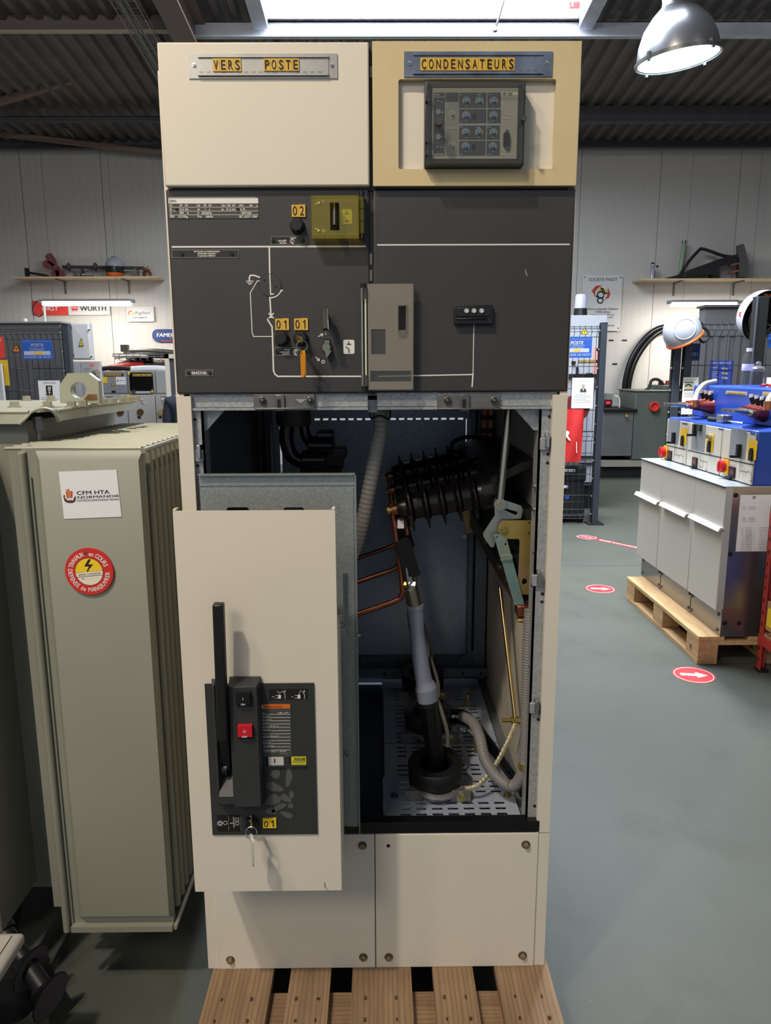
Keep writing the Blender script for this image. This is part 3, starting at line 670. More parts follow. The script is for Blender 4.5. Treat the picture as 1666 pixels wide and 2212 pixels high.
# rating plate
q = MB(); fslab(q, (364, 426, 559, 472), -.001, .001, mat('rating_plate_brown', (70, 64, 60), .5)); fslab(q, (364, 428, 558, 439.5), -.0014, .001, WHITE); fslab(q, (364, 425.6, 552, 426.8), -.0014, .001, GREYP)
for y in (447.5, 456, 464): fslab(q, (366, y-.4, 559, y+.4), -.0014, .001, WHITE)
Yp = -.0015
ftext(q, 'DM1', 366, 437, Yp, 5.6, INK, bold=.0)
for s, x, y, al in (('Ur', 366, 446, 'L'), ('24', 388, 446, 'L'), ('kV', 400, 446, 'L'), ('Ud', 425, 446, 'L'), ('50', 440, 446, 'L'), ('kV', 451, 446, 'L'), ('Up', 479, 446, 'L'), ('125', 489, 446, 'L'), ('kV', 502, 446, 'L'), ('IAC', 517, 446, 'L'), ('kA', 539, 446, 'L'), ('s', 554, 446, 'L'),
                   ('Ik', 367, 454.6, 'L'), ('12.5', 387, 454.6, 'L'), ('kA', 400, 454.6, 'L'), ('tk', 427, 454.6, 'L'), ('1', 442, 454.6, 'L'), ('s', 452, 454.6, 'L'), ('Ip', 479, 454.6, 'L'), ('31.5', 489, 454.6, 'L'), ('kA', 502, 454.6, 'L'), ('A FL', 519, 454.6, 'L'),
                   ('Ir', 368, 462.6, 'L'), ('400', 388, 462.6, 'L'), ('A', 404, 462.6, 'L'), ('fr', 427, 462.6, 'L'), ('50/60Hz', 436, 462.6, 'L'), ('7897200', 521, 462.6, 'L'),
                   ('SF6', 368, 470.4, 'L'), ('0,210kg', 386, 470.4, 'L'), ('Pre', 427, 470.4, 'L'), ('40kPa', 445, 470.4, 'L'), ('IEC 62271-200', 517, 470.4, 'L')): ftext(q, s, x, y, Yp, 4.6, WHITE, al, bold=.02)
for x in (382, 514): fcyl(q, x, 452, 3, -.001, .002, BLK2, 12)
q.build('rating_plate', fl_)
def rivplate(px, txt, riv, mm, h=3.4):
    q = MB(); x0, y0, x1, y1 = px; fslab(q, px, -.0008, .001, mm)
    for a, b in (((x0, y0), (x1, y0)), ((x1, y0), (x1, y1)), ((x1, y1), (x0, y1)), ((x0, y1), (x0, y0))): fline(q, [a, b], -.0009, .7, GREYP)
    for x, y in riv: fcyl(q, x, y, 3.8, -.0008, .002, BLK2, 12)
    for s, x, y, al in txt: ftext(q, s, x, y, -.0009, h, WHITE, al, bold=.03)
    return q
PLB = mat('engraved_black_plate', (42, 38, 38), .35)
rivplate((372, 540, 515, 556.5), (('clé d\'accès au transformateur', 447, 544.8, 'C'), ('prisonnière derrière -', 448, 549.3, 'C'), ('le panneau inférieur', 447, 554, 'C')), ((393.5, 549), (500.5, 548)), PLB).build('instruction_plate', fl_)
q = rivplate((586, 511, 660.5, 528), (('verrouillé', 619, 521.5, 'R'), ('clé libre', 619, 526.3, 'R'), ('ouvert', 640, 515.5, 'R')), ((590, 520), (655, 520)), PLB); fline(q, farc(631.5, 521, 4.5, 0, 330), -.001, 1, WHITE); fline(q, [(631, 518), (631, 525), (634, 528)], -.001, 1.4, WHITE); q.build('instruction_plate', fl_)
q = rivplate((594, 751, 664, 768), (('fermé', 626, 756.5, 'R'), ('verrouillé', 626, 762, 'R'), ('clé libre', 626, 766.5, 'R'), ('ouvert', 649, 756.5, 'R')), ((598, 760), (660, 760)), PLB); fline(q, farc(638.5, 761, 4.5, 0, 330), -.001, 1, WHITE); fline(q, [(638, 758), (638, 765), (641, 768)], -.001, 1.4, WHITE); q.build('instruction_plate', fl_)
rivplate((402, 799, 460, 811.5), (('0642310L', 431, 808.5, 'C'),), ((408, 806), (454, 806)), mat('serial_plate', (78, 74, 76), .4), 6).build('serial_plate', fl_)
def numtag(x0, y0, x1, y1, s, Y, par, m=YTAG):
    q = MB(); w_ = (x1-x0)/len(s)
    for i, ch in enumerate(s):
        fslab(q, (x0+i*w_+.2, y0+(0.8 if i == 0 else 0), x0+(i+1)*w_-.2, y1), Y-.003, .003, m); xc, yb_, hh = x0+(i+.5)*w_, y1-(y1-y0)*.13, (y1-y0)*.72
        if ch == '1': fline(q, [(xc-2.6, yb_-hh+4.6), (xc+.6, yb_-hh+1), (xc+.8, yb_-.6)], Y-.003, 2.2, INK)
        else: ftext(q, ch, xc, yb_, Y-.003, hh, INK, 'C', w_*.60, .004)
    q.build('number_tag', par)
numtag(630, 441.5, 660, 468.5, '02', 0, fl_); numtag(594.5, 687.5, 624.5, 713, '01', 0, fl_); numtag(635.5, 687, 665.5, 713, '01', 0, fl_)
for x, y, kh in ((643, 489, 1), (609.5, 731.5, 1), (650.5, 731.5, 0)):
    q = MB(); p = PY(x, y, 0); R = 16*mpp(x, y, 0)
    q.lathe([(R, 0), (R, -.004), (R*.9, -.006), (R*.82, -.006), (R*.8, -.016), (R*.72, -.019), (0, -.019)], p, Y1, BLACK, 32)
    fcyl(q, x, y+1, 7, -.019, .0006, mat('lock_barrel', (52, 52, 54), .35, metal=.5), 20); fslab(q, (x-1.2, y-2, x+1.2, y+6), -.0202, .0004, INK)
    q.build('key_lock', fl_)
# yellow clear hinged cover, earthing switch
q = MB(); x0, x1, z0, z1 = rc(673, 422, 775, 515, -.03); sl_ = rc(713, 437, 733, 497, -.03)
q.plate(rect2(x0, z0, x1, z1), V((0, -.028, 0)), FX, FZ, .002, YCLEAR, [rect2(sl_[0], sl_[2], sl_[1], sl_[3])])
for a in ((x0, x0+.003, z0, z1), (x0, x1, z0, z0+.003), (x0, x1, z1-.003, z1), (x1-.003, x1, z0, z1)): q.box(a[0], a[1], -.03, -.004, a[2], a[3], YCLEAR)
q.box(x0, x1, -.031, -.029, z0+.006, z0+.0075, YCLEAR); q.build('yellow_cover', fl_)
q = MB(); xh, zt_, zb_ = PY(782, 465, -.02).x, PY(782, 425, -.02).z, PY(782, 505, -.02).z; zr_ = (zt_-zb_)
for k in range(3): q.cyl((xh, -.02, zb_+zr_*(k/3+.01)), (xh, -.02, zb_+zr_*((k+1)/3-.01)), .0048, YCLEAR, 14)
q.cyl((xh, -.02, zt_), (xh, -.02, zt_+.009), .0045, BLACK, 14); q.cyl((xh, -.02, zb_-.009), (xh, -.02, zb_), .0045, BLACK, 14); q.box(xh-.004, xh+.004, -.018, .0, zb_-.004, zt_+.004, BLK2); q.build('cover_hinge', fl_)
q = MB(); fslab(q, (714, 439, 732, 496), -.002, .002, BLK2); p0, p1 = PY(724, 440, -.012), PY(724, 490, -.03); q.cyl(p0, p1, .006, BLACK, 14); fslab(q, (719, 480, 729, 494), -.03, .028, BLACK); q.build('earthing_switch_lever', fl_, bevel=.001)
def sym(px, par, Y, bg, earth):
    x0, y0, x1, y1 = px; q = MB(); X = rc(x0, y0, x1, y1, Y); q.plate(rrect(X[0], X[2], X[1], X[3], .003), V((0, Y+.001, 0)), FX, FZ, .001, bg); cx = (x0+x1)/2; h = y1-y0
    fline(q, [(cx-.5, y0+h*.12), (cx-.5, y0+h*.3)], Y, 1.8, INK); fline(q, [(cx-4, y0+h*.31), (cx+4, y0+h*.31)], Y, 1.8, INK)
    fline(q, [(cx-6, y0+h*.5), (cx, y0+h*.68), (cx, y0+h*.9 if not earth else y0+h*.76)], Y, 1.8, INK)
    if earth:
        for hw, f in ((5, .76), (3, .83), (1.6, .89)): fline(q, [(cx-hw, y0+h*f), (cx+hw, y0+h*f)], Y, 1.4, INK)
    q.build('symbol_label', par)
sym((737, 452, 761, 484), fl_, -.002, mat('symbol_yellow', (206, 204, 140), .5), True); sym((742, 734, 766, 764.5), fl_, -.001, WHITE, False)
EY = mat('embossed_yellow', (206, 198, 110), .4)
for ar, ch, cx, cy in (([(682, 441), (691, 437)], 'I', 697, 438), ([(681, 493), (690, 499)], 'O', 696, 502)):
    q = MB(); fline(q, ar, -.0305, 1.4, EY); a, b = ar; dx, dy = b[0]-a[0], b[1]-a[1]; l = math.hypot(dx, dy); dx, dy = dx/l, dy/l
    for s_ in (-1, 1): fline(q, [b, (b[0]-3.5*dx+s_*3*dy, b[1]-3.5*dy-s_*3*dx)], -.0305, 1.2, EY)
    q.build('embossed_arrow', fl_); q = MB(); ftext(q, ch, cx, cy, -.0305, 6, EY); q.build('embossed_letter', fl_)
# disconnector operating slot: black paddle above, polished selector below
q = MB(); p0, p1 = PY(702, 667, -.02), PY(704, 712, -.045); q.bar(p0, p1, .011, .006, BLACK, up=(0, -1, .3)); q.bar(p0+V((.005, -.003, 0)), p1+V((.005, -.003, 0)), .0022, .003, STEEL, up=(0, -1, .3)); q.box(p0.x-.005, p0.x+.005, -.02, 0, p0.z-.02, p0.z-.008, BLACK); q.build('switch_paddle', fl_, bevel=.001)
q = MB(); p = PY(706, 751, 0); R = 11*mpp(706, 751, 0); q.plate(ring2(R, 20)[0:20], p+V((0, -.001, 0)), FX, FZ, .001, BLK2); fslab(q, (699, 732, 714, 742), -.001, .001, BLK2)
q.lathe([(R*1.0, 0), (R, -.006), (R*.8, -.012), (0, -.012)], p, Y1, mat('polished_olive_steel', (150, 150, 120), .15, metal=1), 24)
fslab(q, (701, 735, 712, 748), -.01, .008, MATS['polished_olive_steel']); X = [PY(a, b, -.014) for a, b in ((701, 757), (717, 757), (706, 774))]; q.plate([(v_.x, v_.z) for v_ in (X[2], X[1], X[0])], V((0, -.004, 0)), FX, FZ, .012, MATS['polished_olive_steel']); q.build('rotary_selector', fl_)
# tall clear flap straddling both fascias, on its own hinge
q = MB(); x0, x1, z0, z1 = rc(795, 613, 893.5, 843, -.022); sl_ = rc(861, 661, 877, 713, -.022); lab = rc(802, 711, 833, 765, -.022)
FROST = glassy('frosted_flap', (232, 228, 220), .3, .42, (168, 162, 152))
q.plate(rect2(x0, z0, x1, z1), V((0, -.02, 0)), FX, FZ, .002, FROST, [rect2(sl_[0], sl_[2], sl_[1], sl_[3]), rect2(lab[0], lab[2], lab[1], lab[3]), rect2(x0+.004, PY(840, 824, -.022).z, x1-.004, PY(840, 801, -.022).z)])
q.box(lab[0], lab[1], -.0215, -.0205, lab[2], lab[3], CLEAR); q.box(x0+.004, x1-.004, -.0215, -.0205, PY(840, 824, -.022).z, PY(840, 801, -.022).z, CLEAR)
q.box(x1-.002, x1, -.022, -.006, z0, z1, CLEAR); q.box(x0, x1, -.022, -.006, z0, z0+.002, CLEAR)
for a, b, c_, d in ((sl_[0]-.002, sl_[0], sl_[2]-.002, sl_[3]+.002), (sl_[1], sl_[1]+.002, sl_[2]-.002, sl_[3]+.002), (sl_[0], sl_[1], sl_[3], sl_[3]+.002), (sl_[0], sl_[1], sl_[2]-.01, sl_[2])): q.box(a, b, -.026, -.02, c_, d, CLEAR)
q.build('clear_flap', cab)
q = MB(); xh, zt_, zb_ = PY(786, 728, -.02).x, PY(785, 622, -.02).z, PY(787, 834, -.02).z
q.cyl((xh-.003, -.02, zb_), (xh-.003, -.02, zt_), .0022, STEEL, 10); q.cyl((xh+.004, -.02, zb_+.02), (xh+.004, -.02, zt_-.02), .002, mat('cream_rod', (214, 206, 178), .4), 10)
for a, b in ((zt_-.022, zt_), (zb_, zb_+.022)): q.box(xh-.006, xh+.007, -.026, -.014, a, b, CLEAR)
for a, b in ((zt_, zt_+.008), (zb_-.009, zb_)): q.cyl((xh, -.02, a), (xh, -.02, b), .005, BLACK, 14)
q.box(xh-.004, xh+.006, -.016, 0, zb_-.003, zt_+.003, mat('hinge_back', (60, 60, 60), .5)); q.build('flap_hinge', cab)
# capacitive voltage indicator
q = MB(); fslab(q, (982, 659, 1065, 700), -.012, .012, BLACK); fslab(q, (987, 664, 1060, 684), -.014, .003, BLACK); fslab(q, (986, 687, 1053, 690), -.016, .005, BLACK)
ind = q.build('voltage_indicator', fr_, bevel=.002)
q = MB()
for x in (1008, 1024, 1040.5): p = PY(x, 671.5, -.014); R = 5.5*mpp(x, 671, -.014); q.lathe([(R, 0), (R*.9, -.003), (0, -.0035)], p, Y1, mat('lens_glass', (200, 200, 190), .1, metal=.6), 18); fcyl(q, x+1.5, 673, 2.2, -.0176, .0006, WHITE, 10)
for x, y in ((988, 678), (1059, 677)): fcyl(q, x, y, 3.6, -.012, .0006, INK, 14)
q.build('neon_lamps', fr_)
q = MB()
for p in ([(1134, 583), (1138, 590)], [(1135, 590), (1140, 596)]): fline(q, p, 0, 1.6, GREYP)
q.build('scratch', fr_)
# ---- keys
def keyset(px, ring, tagpts, colr, label, lockY, name='key_ring', kcol=BRASS):
    p = PY(px[0], px[1], lockY); t = thing(name, label, 'keys', p)
    rc_ = PY(ring[0], ring[1], lockY-.03); R = ring[2]*mpp(ring[0], ring[1], lockY-.03)
    q = MB(); q.bar(p+V((0, .001, 0)), rc_+V((0, .004, R*1.0)), .0025, .010, kcol, up=(0, 0, 1)); q.build('key', t, bevel=.0005)
    q = MB(); q.tube([rc_+V((R*math.cos(2*PI*i/24), .003*math.sin(2*PI*i/24), R*math.sin(2*PI*i/24))) for i in range(24)], .0009, STEEL, 6, closed=True); q.build('split_ring', t)
    x0, y0, x1, y1 = tagpts; a = PY(x0, y0, lockY-.032); b = PY(x1, y1, lockY-.03); h = (a-b).length; u = (b-a).normalized(); side = V((.35, -.93, 0)).normalized()
    q = MB(); wd = .030; n = side.cross(u)
    pts = rrect(-wd*.42, 0, wd*.42, h, .007); q.plate([(c_, d) for c_, d in pts], a-n*.0015, side, u, .003, colr, [ring2(.0025, 12, 0, .006)]); q.build('key_tag', t, bevel=.0006)
    return t
keyset((641, 730), (652.5, 747, 11.5), (654, 757, 656, 815), mat('orange_key_tag', (224, 146, 24), .4), 'key on a split ring with orange tag hanging from the charcoal fascia', -.02)
# ============================================================ inside the open bay
# bay floor: dark trough, perforated tray
q = MB(); FT = mat('bay_floor_steel', (120, 124, 128), .45, metal=.5, var=.15, vs=8)
xl, xr = PZ(832, 1750, ZF).x, PZ(1122, 1750, ZF).x
y0, y1 = PZ(980, 1761, ZF).y, YB-.12
q.box(-.352, xl-.004, .05, YB, ZF-.04, ZF-.035, mat('trough_dark', (66, 72, 84), .4, metal=.4)); q.box(xr+.004, .352, .05, YB, ZF-.02, ZF-.012, FT); q.build('bay_floor', cab)
q = MB(); hol = []; px0 = PZ(864, 1740, ZF).x; pit = 34.2*(PZ(900, 1740, ZF).x-PZ(899, 1740, ZF).x)
rows = [PZ(900, y, ZF).y for y in (1758, 1746, 1734)]
d = rows[1]-rows[0]; yy = rows[0]; grp = 0
while yy < y1-.03:
    for k in range(3):
        for i in range(7):
            if grp % 2 == 1 and i in (2, 3) and k < 2: continue
            sx = px0+i*pit; sy = yy+k*d
            if sx+pit*.66 < xr-.004 and sy+.004 < y1-.005: hol.append(rect2(sx, sy-d*.22, sx+pit*.66, sy+d*.22))
    yy += d*3+(.026 if grp % 2 == 0 else .012); grp += 1
q.plate(rect2(xl, y0, xr, y1), V((0, 0, ZF-.003)), X1, Y1, .002, ZINC2, hol); q.build('perforated_tray', cab)
q = MB()
for y in (1605, 1465): p = PZ(980, y, ZF); q.box(xl, xr, p.y-.001, p.y+.001, ZF-.001, ZF+.0006, DSTEEL)
q.build('tray_seam', cab)
for px, py in ((852, 1720), (1096, 1718), (935, 1716), (1015, 1716), (1070, 1625), (1022, 1489)):
    q = MB(); p = PZ(px, py, ZF); q.lathe([(.009, 0), (.009, .002), (.005, .002), (.005, .007), (0, .007)], p, Z1, BRASS if px > 1000 else DSTEEL, 12); q.build('tray_bolt', cab)
for px, py, h in ((1028, 1625, 78), (1009, 1525, 34)):
    q = MB(); p = PZ(px, py, ZF); q.cyl(p, p+V((.002, 0, h*.0011)), .0045, BRASS, 10); q.cyl(p, p+V((.001, 0, h*.0007)), .0058, BRASS, 6); q.build('standoff', cab)

YS = (.17, .44, .70)
# disconnector: three ribbed insulators on a black channel, copper busbars
dis = thing('earthing_switch', 'black ribbed three-phase switch with copper bars inside the cabinet bay', 'switch', (.15, .4, 1.0))
RES = mat('black_resin', (26, 22, 22), .28, var=.15, vs=30)
A, B = PY(858, 1099, YS[0]), PY(1078, 1056, YS[0]); ax = (B-A).normalized(); Ln = (B-A).length
for Yv in YS:
    o = V((0, Yv-YS[0], 0)); q = MB(); prof = [(0, 0), (.024, 0), (.028, .01)]
    for k in range(5):
        h = Ln*(.12+k*.155); prof += [(.029+.001*k, h-.007), (.036, h-.003), (.056, h), (.056, h+.0025), (.037, h+.005), (.030+.001*k, h+.010)]
    prof += [(.036, Ln*.82), (.040, Ln*.82), (.043, Ln), (0, Ln)]
    q.lathe(prof, A+o, ax, RES, 32); q.build('ribbed_insulator', dis, ang=30)
    q = MB(); q.cyl(A+o-ax*.012, A+o, .013, COPPER, 14); q.cyl(A+o-ax*.022, A+o-ax*.012, .008, BRASS, 6)
    pts = [PY(a, b, YS[0]) for a, b in ((850, 1088), (857, 1130), (866, 1195), (875, 1268), (873, 1284), (862, 1296), (800, 1318), (740, 1338))]
    q.tube([p+o-ax*.006 for p in pts], .0062, COPPER, 10, sub=5)
    q.tube([p+o+ax*.018 for p in (pts[0], pts[1]+V((.002, 0, 0)), pts[1]+V((.006, 0, -.03)))], .0045, COPPER, 8, sub=4)
    pw = pts[1]+o+ax*.008; q.box(pw.x-.006, pw.x+.008, pw.y-.008, pw.y+.008, pw.z-.012, pw.z+.006, WPAPER)
    q.build('copper_busbar', dis)
zL, zR, zD = PY(1061, 1033, .12).z, PY(1129, 998, .12).z, PY(1076, 1088, .12).z
xL, xR, xD = PY(1061, 1033, .12).x, PY(1129, 998, .12).x, PY(1076, 1088, .12).x
q = MB(); HB = mat('black_sheet', (34, 33, 35), .45)
q.plate([(xL, zL), (xD, zD), (xD+.012, zD), (xL+.012, zL-.012), (.345, zR-.006), (.345, zR+.004), (xR, zR)][::1], V((0, .80, 0)), FX, FZ, .68, HB); q.box(.30, .348, .13, .8, 1.0, 1.16, BLK2); q.build('mounting_channel', dis)
q = MB(); q.tube([PY(990, 985, .6), PY(976, 972, .6), PY(980, 955, .6), PY(1010, 944, .6), PY(1060, 948, .6)], .006, BLACK, 8, sub=6); q.build('wiring_loop', dis)
YL = .11
def sheet(mb, pts, Y, th, m, holes=()):
    q = [(lambda p: (p.x, p.z))(PY(a, b, Y)) for a, b in pts]; hs = [[(lambda p: (p.x, p.z))(PY(a, b, Y)) for a, b in h] for h in holes]
    ar = sum(q[i][0]*q[(i+1) % len(q)][1]-q[(i+1) % len(q)][0]*q[i][1] for i in range(len(q)))
    return mb.plate(q if ar > 0 else q[::-1], V((0, Y+th, 0)), FX, FZ, th, m, hs)
pc = lambda cx, cy, r, n=14: [(cx+r*math.cos(2*PI*i/n), cy+r*math.sin(2*PI*i/n)) for i in range(n)]
q = MB(); p0, p1 = PY(1100, 880, YL), PY(1079, 1088, YL-.012); q.cyl(p0, p1, .0085, mat('plated_rod', (176, 172, 150), .25, metal=1), 16); q.cyl(p1+V((0, -.008, 0)), p1+V((0, .014, 0)), .0125, STEEL, 24); q.cyl(p1+V((0, -.011, 0)), p1, .006, BRASS, 12); q.build('drive_rod', dis)
q = MB(); sheet(q, [(1068, 1086), (1086, 1079), (1126, 1092.5), (1130, 1101), (1126, 1120), (1088, 1124), (1078, 1147), (1067, 1182), (1060, 1182), (1045, 1160), (1044, 1152), (1069.5, 1113)], YL, .004, mat('zinc_plated_lever', (172, 176, 168), .32, metal=.85, var=.2, vs=20, dirt=((170, 150, 96), 10, .5, .7)), [[(1089, 1101), (1094, 1099), (1117, 1105), (1119, 1109), (1114, 1113)]]); q.build('lever_plate', dis)
q = MB(); sheet(q, [(1086, 1124.5), (1155, 1124.5), (1151.5, 1284.5), (1118, 1284), (1123, 1168.5), (1120, 1164), (1086, 1164), (1076, 1147), (1078, 1133)], YL-.014, .003, GOLDP, [pc(1144, 1129.5, 2.6), pc(1143.5, 1152, 2.2), [(x_, y_*1.4-0.4*1254) for x_, y_ in pc(1133.5, 1256, 5.5)]])
pA, pB = PY(1155, 1124.5, YL-.014), PY(1151.5, 1284, YL-.014); q.box(pB.x-.001, pB.x+.002, YL-.014, YL+.05, pB.z, pA.z, GOLDP); pC = PY(1086, 1124.5, YL-.014); q.box(pA.x-.036, pA.x, YL+.03, YL+.033, pA.z-.06, pA.z+.012, GOLDP)
p = PY(1134, 1262, YL-.006); q.cyl(p, p+V((0, -.006, 0)), .004, STEEL, 12); q.build('support_bracket', dis)
q = MB(); p = PY(1088.5, 1144.5, YL-.014); q.lathe([(.0085, 0), (.0085, -.003), (.005, -.003), (.005, -.006), (0, -.006)], p, Y1, BRASS, 18); q.build('pivot_pin', dis)
q = MB(); sheet(q, [(1067, 1155), (1080, 1153.5), (1095, 1164), (1107.5, 1209), (1118, 1247), (1133, 1305.5), (1111.5, 1307), (1086, 1219), (1078, 1196)], YL-.022, .003, BLUEP, [pc(1073.5, 1160, 2.4), pc(1092.5, 1175.5, 2.4)])
k0, k1 = PY(1081, 1206, YL-.024), PY(1107, 1203, YL-.024); q.bar(k0, k1, .010, .006, BLUEP, up=(0, -1, 0)); q.build('link_strap', dis)
DBR = mat('brown_passivated_arm', (104, 84, 52), .4, metal=.8, var=.25, vs=10)
q = MB(); pA, pB = PY(1018, 1120, .72), PY(1140, 1325, .10); q.bar(pA, pB, .006, .05, DBR, up=Z1); q.bar(pA+V((.02, 0, .022)), pB+V((.02, 0, .022)), .04, .004, DBR, up=Z1); q.build('sloping_arm', dis)
for f in (.35, .62, .74): q = MB(); p = pA.lerp(pB, f)+V((-.003, 0, .008)); hexnut(q, p, (-1, -.2, 0), .007, .006, BRASS); q.build('arm_bolt', dis)
q = MB(); pA2 = PY(1020, 1150, .74); q.bar(PY(1004, 1080, .74), pA2, .03, .004, GOLDP, up=(0, -1, 0)); q.build('rear_strap', dis)
q = MB(); p = PY(1128, 1318, .085); q.box(p.x-.012, p.x+.012, .075, .11, p.z-.012, p.z+.012, COPPER); q.box(p.x-.012, p.x+.024, .07, .1, p.z-.022, p.z-.016, GOLDP); q.cyl(p+V((0, .01, -.03)), p+V((0, .01, -.018)), .007, BRASS, 6); q.build('copper_clamp', dis, bevel=.002)
q = MB()
for i in range(16): p = PY(1117, 1185+i*4.6, YL+.02); q.lathe([(.010, -.0018), (.0125, 0), (.010, .0018)], p, Z1, BLK2, 14, close=False)
q.build('damper_spring', dis)
q = MB()
for x0 in (1046, 1059): p = PY(x0, 915, .72); q.box(p.x-.006, p.x+.006, .71, .73, p.z-.06, p.z+.05, COPPER)
for y0 in (902, 930): p = PY(1053, y0, .715); q.box(p.x-.02, p.x+.02, .70, .735, p.z-.006, p.z+.006, BLK2)
q.build('earth_bar', cab)

# power cables with grey terminations and black ring sensors
SIL = mat('grey_silicone', (132, 136, 152), .4, var=.06, vs=14)
CBL = mat('black_cable', (14, 14, 16), .3)
def pcable(i, lab):
    Yv = YS[i]; o = V((0, Yv-YS[0], 0)); t = thing('power_cable', lab, 'cable', PY(942, 1630, YS[0])+o, None)
    P = lambda a, b: PY(a, b, YS[0])+o
    q = MB(); q.cyl(P(884, 1244), P(889, 1276), .010, STEEL, 12); q.cyl(P(888, 1272), P(897, 1312), .0165, mat('tinned_lug', (170, 162, 140), .25, metal=.9), 20); q.bar(P(878, 1225), P(886, 1280), .022, .004, STEEL, up=(1, 0, 0)); hexnut(q, P(885, 1262), (1, -.3, 0), .009, .012, STEEL, .003); hexnut(q, P(879, 1262), (-1, .2, 0), .007, .008, BRASS); q.build('cable_lug', t)
    q = MB(); q.bar(P(868, 1165), P(892, 1248), .04, .006, BLK2, up=(.5, -.8, 0)); q.build('insulating_boot', t)
    q = MB(); path = [P(897, 1306), P(899, 1330), P(902, 1370), P(908, 1420), P(915, 1465), P(921, 1488), P(925, 1518)]
    rad = [.0195, .0185, .0165, .0185, .0195, .0255, .0245]
    def rf_(u):
        k = u*(len(rad)-1); a = min(int(k), len(rad)-2); f = k-a; f = f*f*(3-2*f); b_ = rad[a]*(1-f)+rad[a+1]*f
        return b_+.0012*math.exp(-((u-.82)/.012)**2)+.001*math.exp(-((u-.06)/.015)**2)
    q.tube(path, rf_, SIL, 24, sub=8); q.build('termination_sleeve', t)
    q = MB(); q.tube([P(925, 1514), P(932, 1570), P(941, 1640), P(944, 1680)], .0215, CBL, 20, sub=4); q.tube([P(924, 1512), P(925.5, 1522)], .0255, BLACK, 20)
    q.bar(P(925, 1560)+V((.0105, -.0195, 0)), P(934, 1622)+V((.0105, -.0195, 0)), .0045, .001, WHITE, up=(.4, -.9, 0)); q.build('cable_sheath', t)
    q = MB(); q.tube([P(945, 1512), P(955, 1540), P(966, 1580), P(967, 1612)], .0045, mat('braid_silver', (150, 146, 132), .4, metal=.6, var=.4, vs=300), 8, sub=5); q.build('screen_braid', t)
    s = thing('ring_sensor', ('black ring-shaped current sensor at the foot of the front grey cable', 'black ring-shaped current sensor round the middle cable behind the front one', 'black ring-shaped current sensor round the rearmost cable in the bay')[i], 'sensor', V((P(942, 1630).x, Yv, ZF)))
    c = V((P(942, 1632).x, Yv-.01, ZF+.02)); q = MB(); q.lathe([(.040, .0), (.062, .0), (.064, .004), (.064, .052), (.061, .056), (.042, .056), (.038, .052), (.038, .004)], c, (-.05, -.12, 1), BLACK, 40, close=True); q.box(c.x-.02, c.x+.02, c.y+.03, c.y+.07, ZF, ZF+.03, BLACK); q.build('ring', s)
    q = MB()
    q.tube([c+V((-.055, -.03, .0)), c+V((-.03, -.058, .0)), c+V((0, -.068, -.002)), c+V((.03, -.06, .0)), c+V((.06, -.035, .002))], .008, mat('clamp_zinc', (140, 138, 134), .4, metal=.7), 8, sub=4); q.box(c.x-.075, c.x-.035, c.y-.05, c.y-.044, ZF-.001, ZF+.026, MATS['clamp_zinc']); q.box(c.x+.03, c.x+.075, c.y-.056, c.y-.05, ZF-.001, ZF+.03, MATS['clamp_zinc']); q.build('clamp_strap', s)
    q = MB(); hexnut(q, c+V((.055, -.056, -.006)), -Y1, .0085, .007, BRASS, .002, STEEL); q.build('clamp_bolt', s)
    return c
cs = [pcable(i, l) for i, l in enumerate(('front power cable with grey silicone sleeve in the open bay', 'power cable with grey sleeve just behind the front one', 'rearmost power cable in the cabinet bay'))]
# corrugated conduits
def conduit(name, label, pts, r, pitch, m, par=None):
    sp = spline([V(p) for p in pts], 12); L = [0]
    for a, b in zip(sp, sp[1:]): L.append(L[-1]+(b-a).length)
    n = int(L[-1]/pitch)*4; out = []; k = 0
    for i in range(n+1):
        s = L[-1]*i/n
        while k < len(L)-2 and L[k+1] < s: k += 1
        out.append(sp[k].lerp(sp[k+1], (s-L[k])/max(1e-9, L[k+1]-L[k])))
    q = MB(); q.tube(out, lambda u: r*(1+.07*math.cos(2*PI*u*n/4)), m, 14)
    return q.build(name, par, label=label, cat='conduit', ang=70)
CON = mat('light_grey_conduit', (176, 170, 158), .35); CON2 = mat('mid_grey_conduit', (122, 120, 118), .4)
conduit('corrugated_conduit', 'light grey corrugated conduit hanging from the header of the open bay', [PY(820, 884, .26), PY(822, 925, .25), PY(811, 985, .24), PY(799, 1050, .24), PY(785, 1120, .25), PY(768, 1180, .27), PY(740, 1240, .29)], .0165, .0112, CON)
q = MB(); p = PY(820, 892, .25); q.tube([p+V((-.02, -.012, .012)), p+V((-.02, -.02, -.01)), p+V((0, -.026, -.004)), p+V((.022, -.02, -.012)), p+V((.024, -.01, .012))], .0018, BLK2, 6, sub=4); q.build('conduit_clip', cab)
conduit('corrugated_conduit', 'grey corrugated conduit looping down beside the right upright of the bay', [PY(1146, 1318, .06), PY(1141, 1420, .06), PY(1138, 1520, .06), PY(1136, 1620, .06), PY(1128, 1672, .065), PY(1107, 1698, .08), PY(1075, 1680, .10), PY(1048, 1640, .14), PY(1037, 1595, .2), PY(1022, 1562, .27), PY(1000, 1548, .33)], .0128, .0062, CON2)
q = MB(); p = PY(1135, 1652, .06); q.cyl(p+V((0, 0, -.008)), p+V((0, 0, .006)), .0155, BRASS, 16); q.build('conduit_clamp', cab)
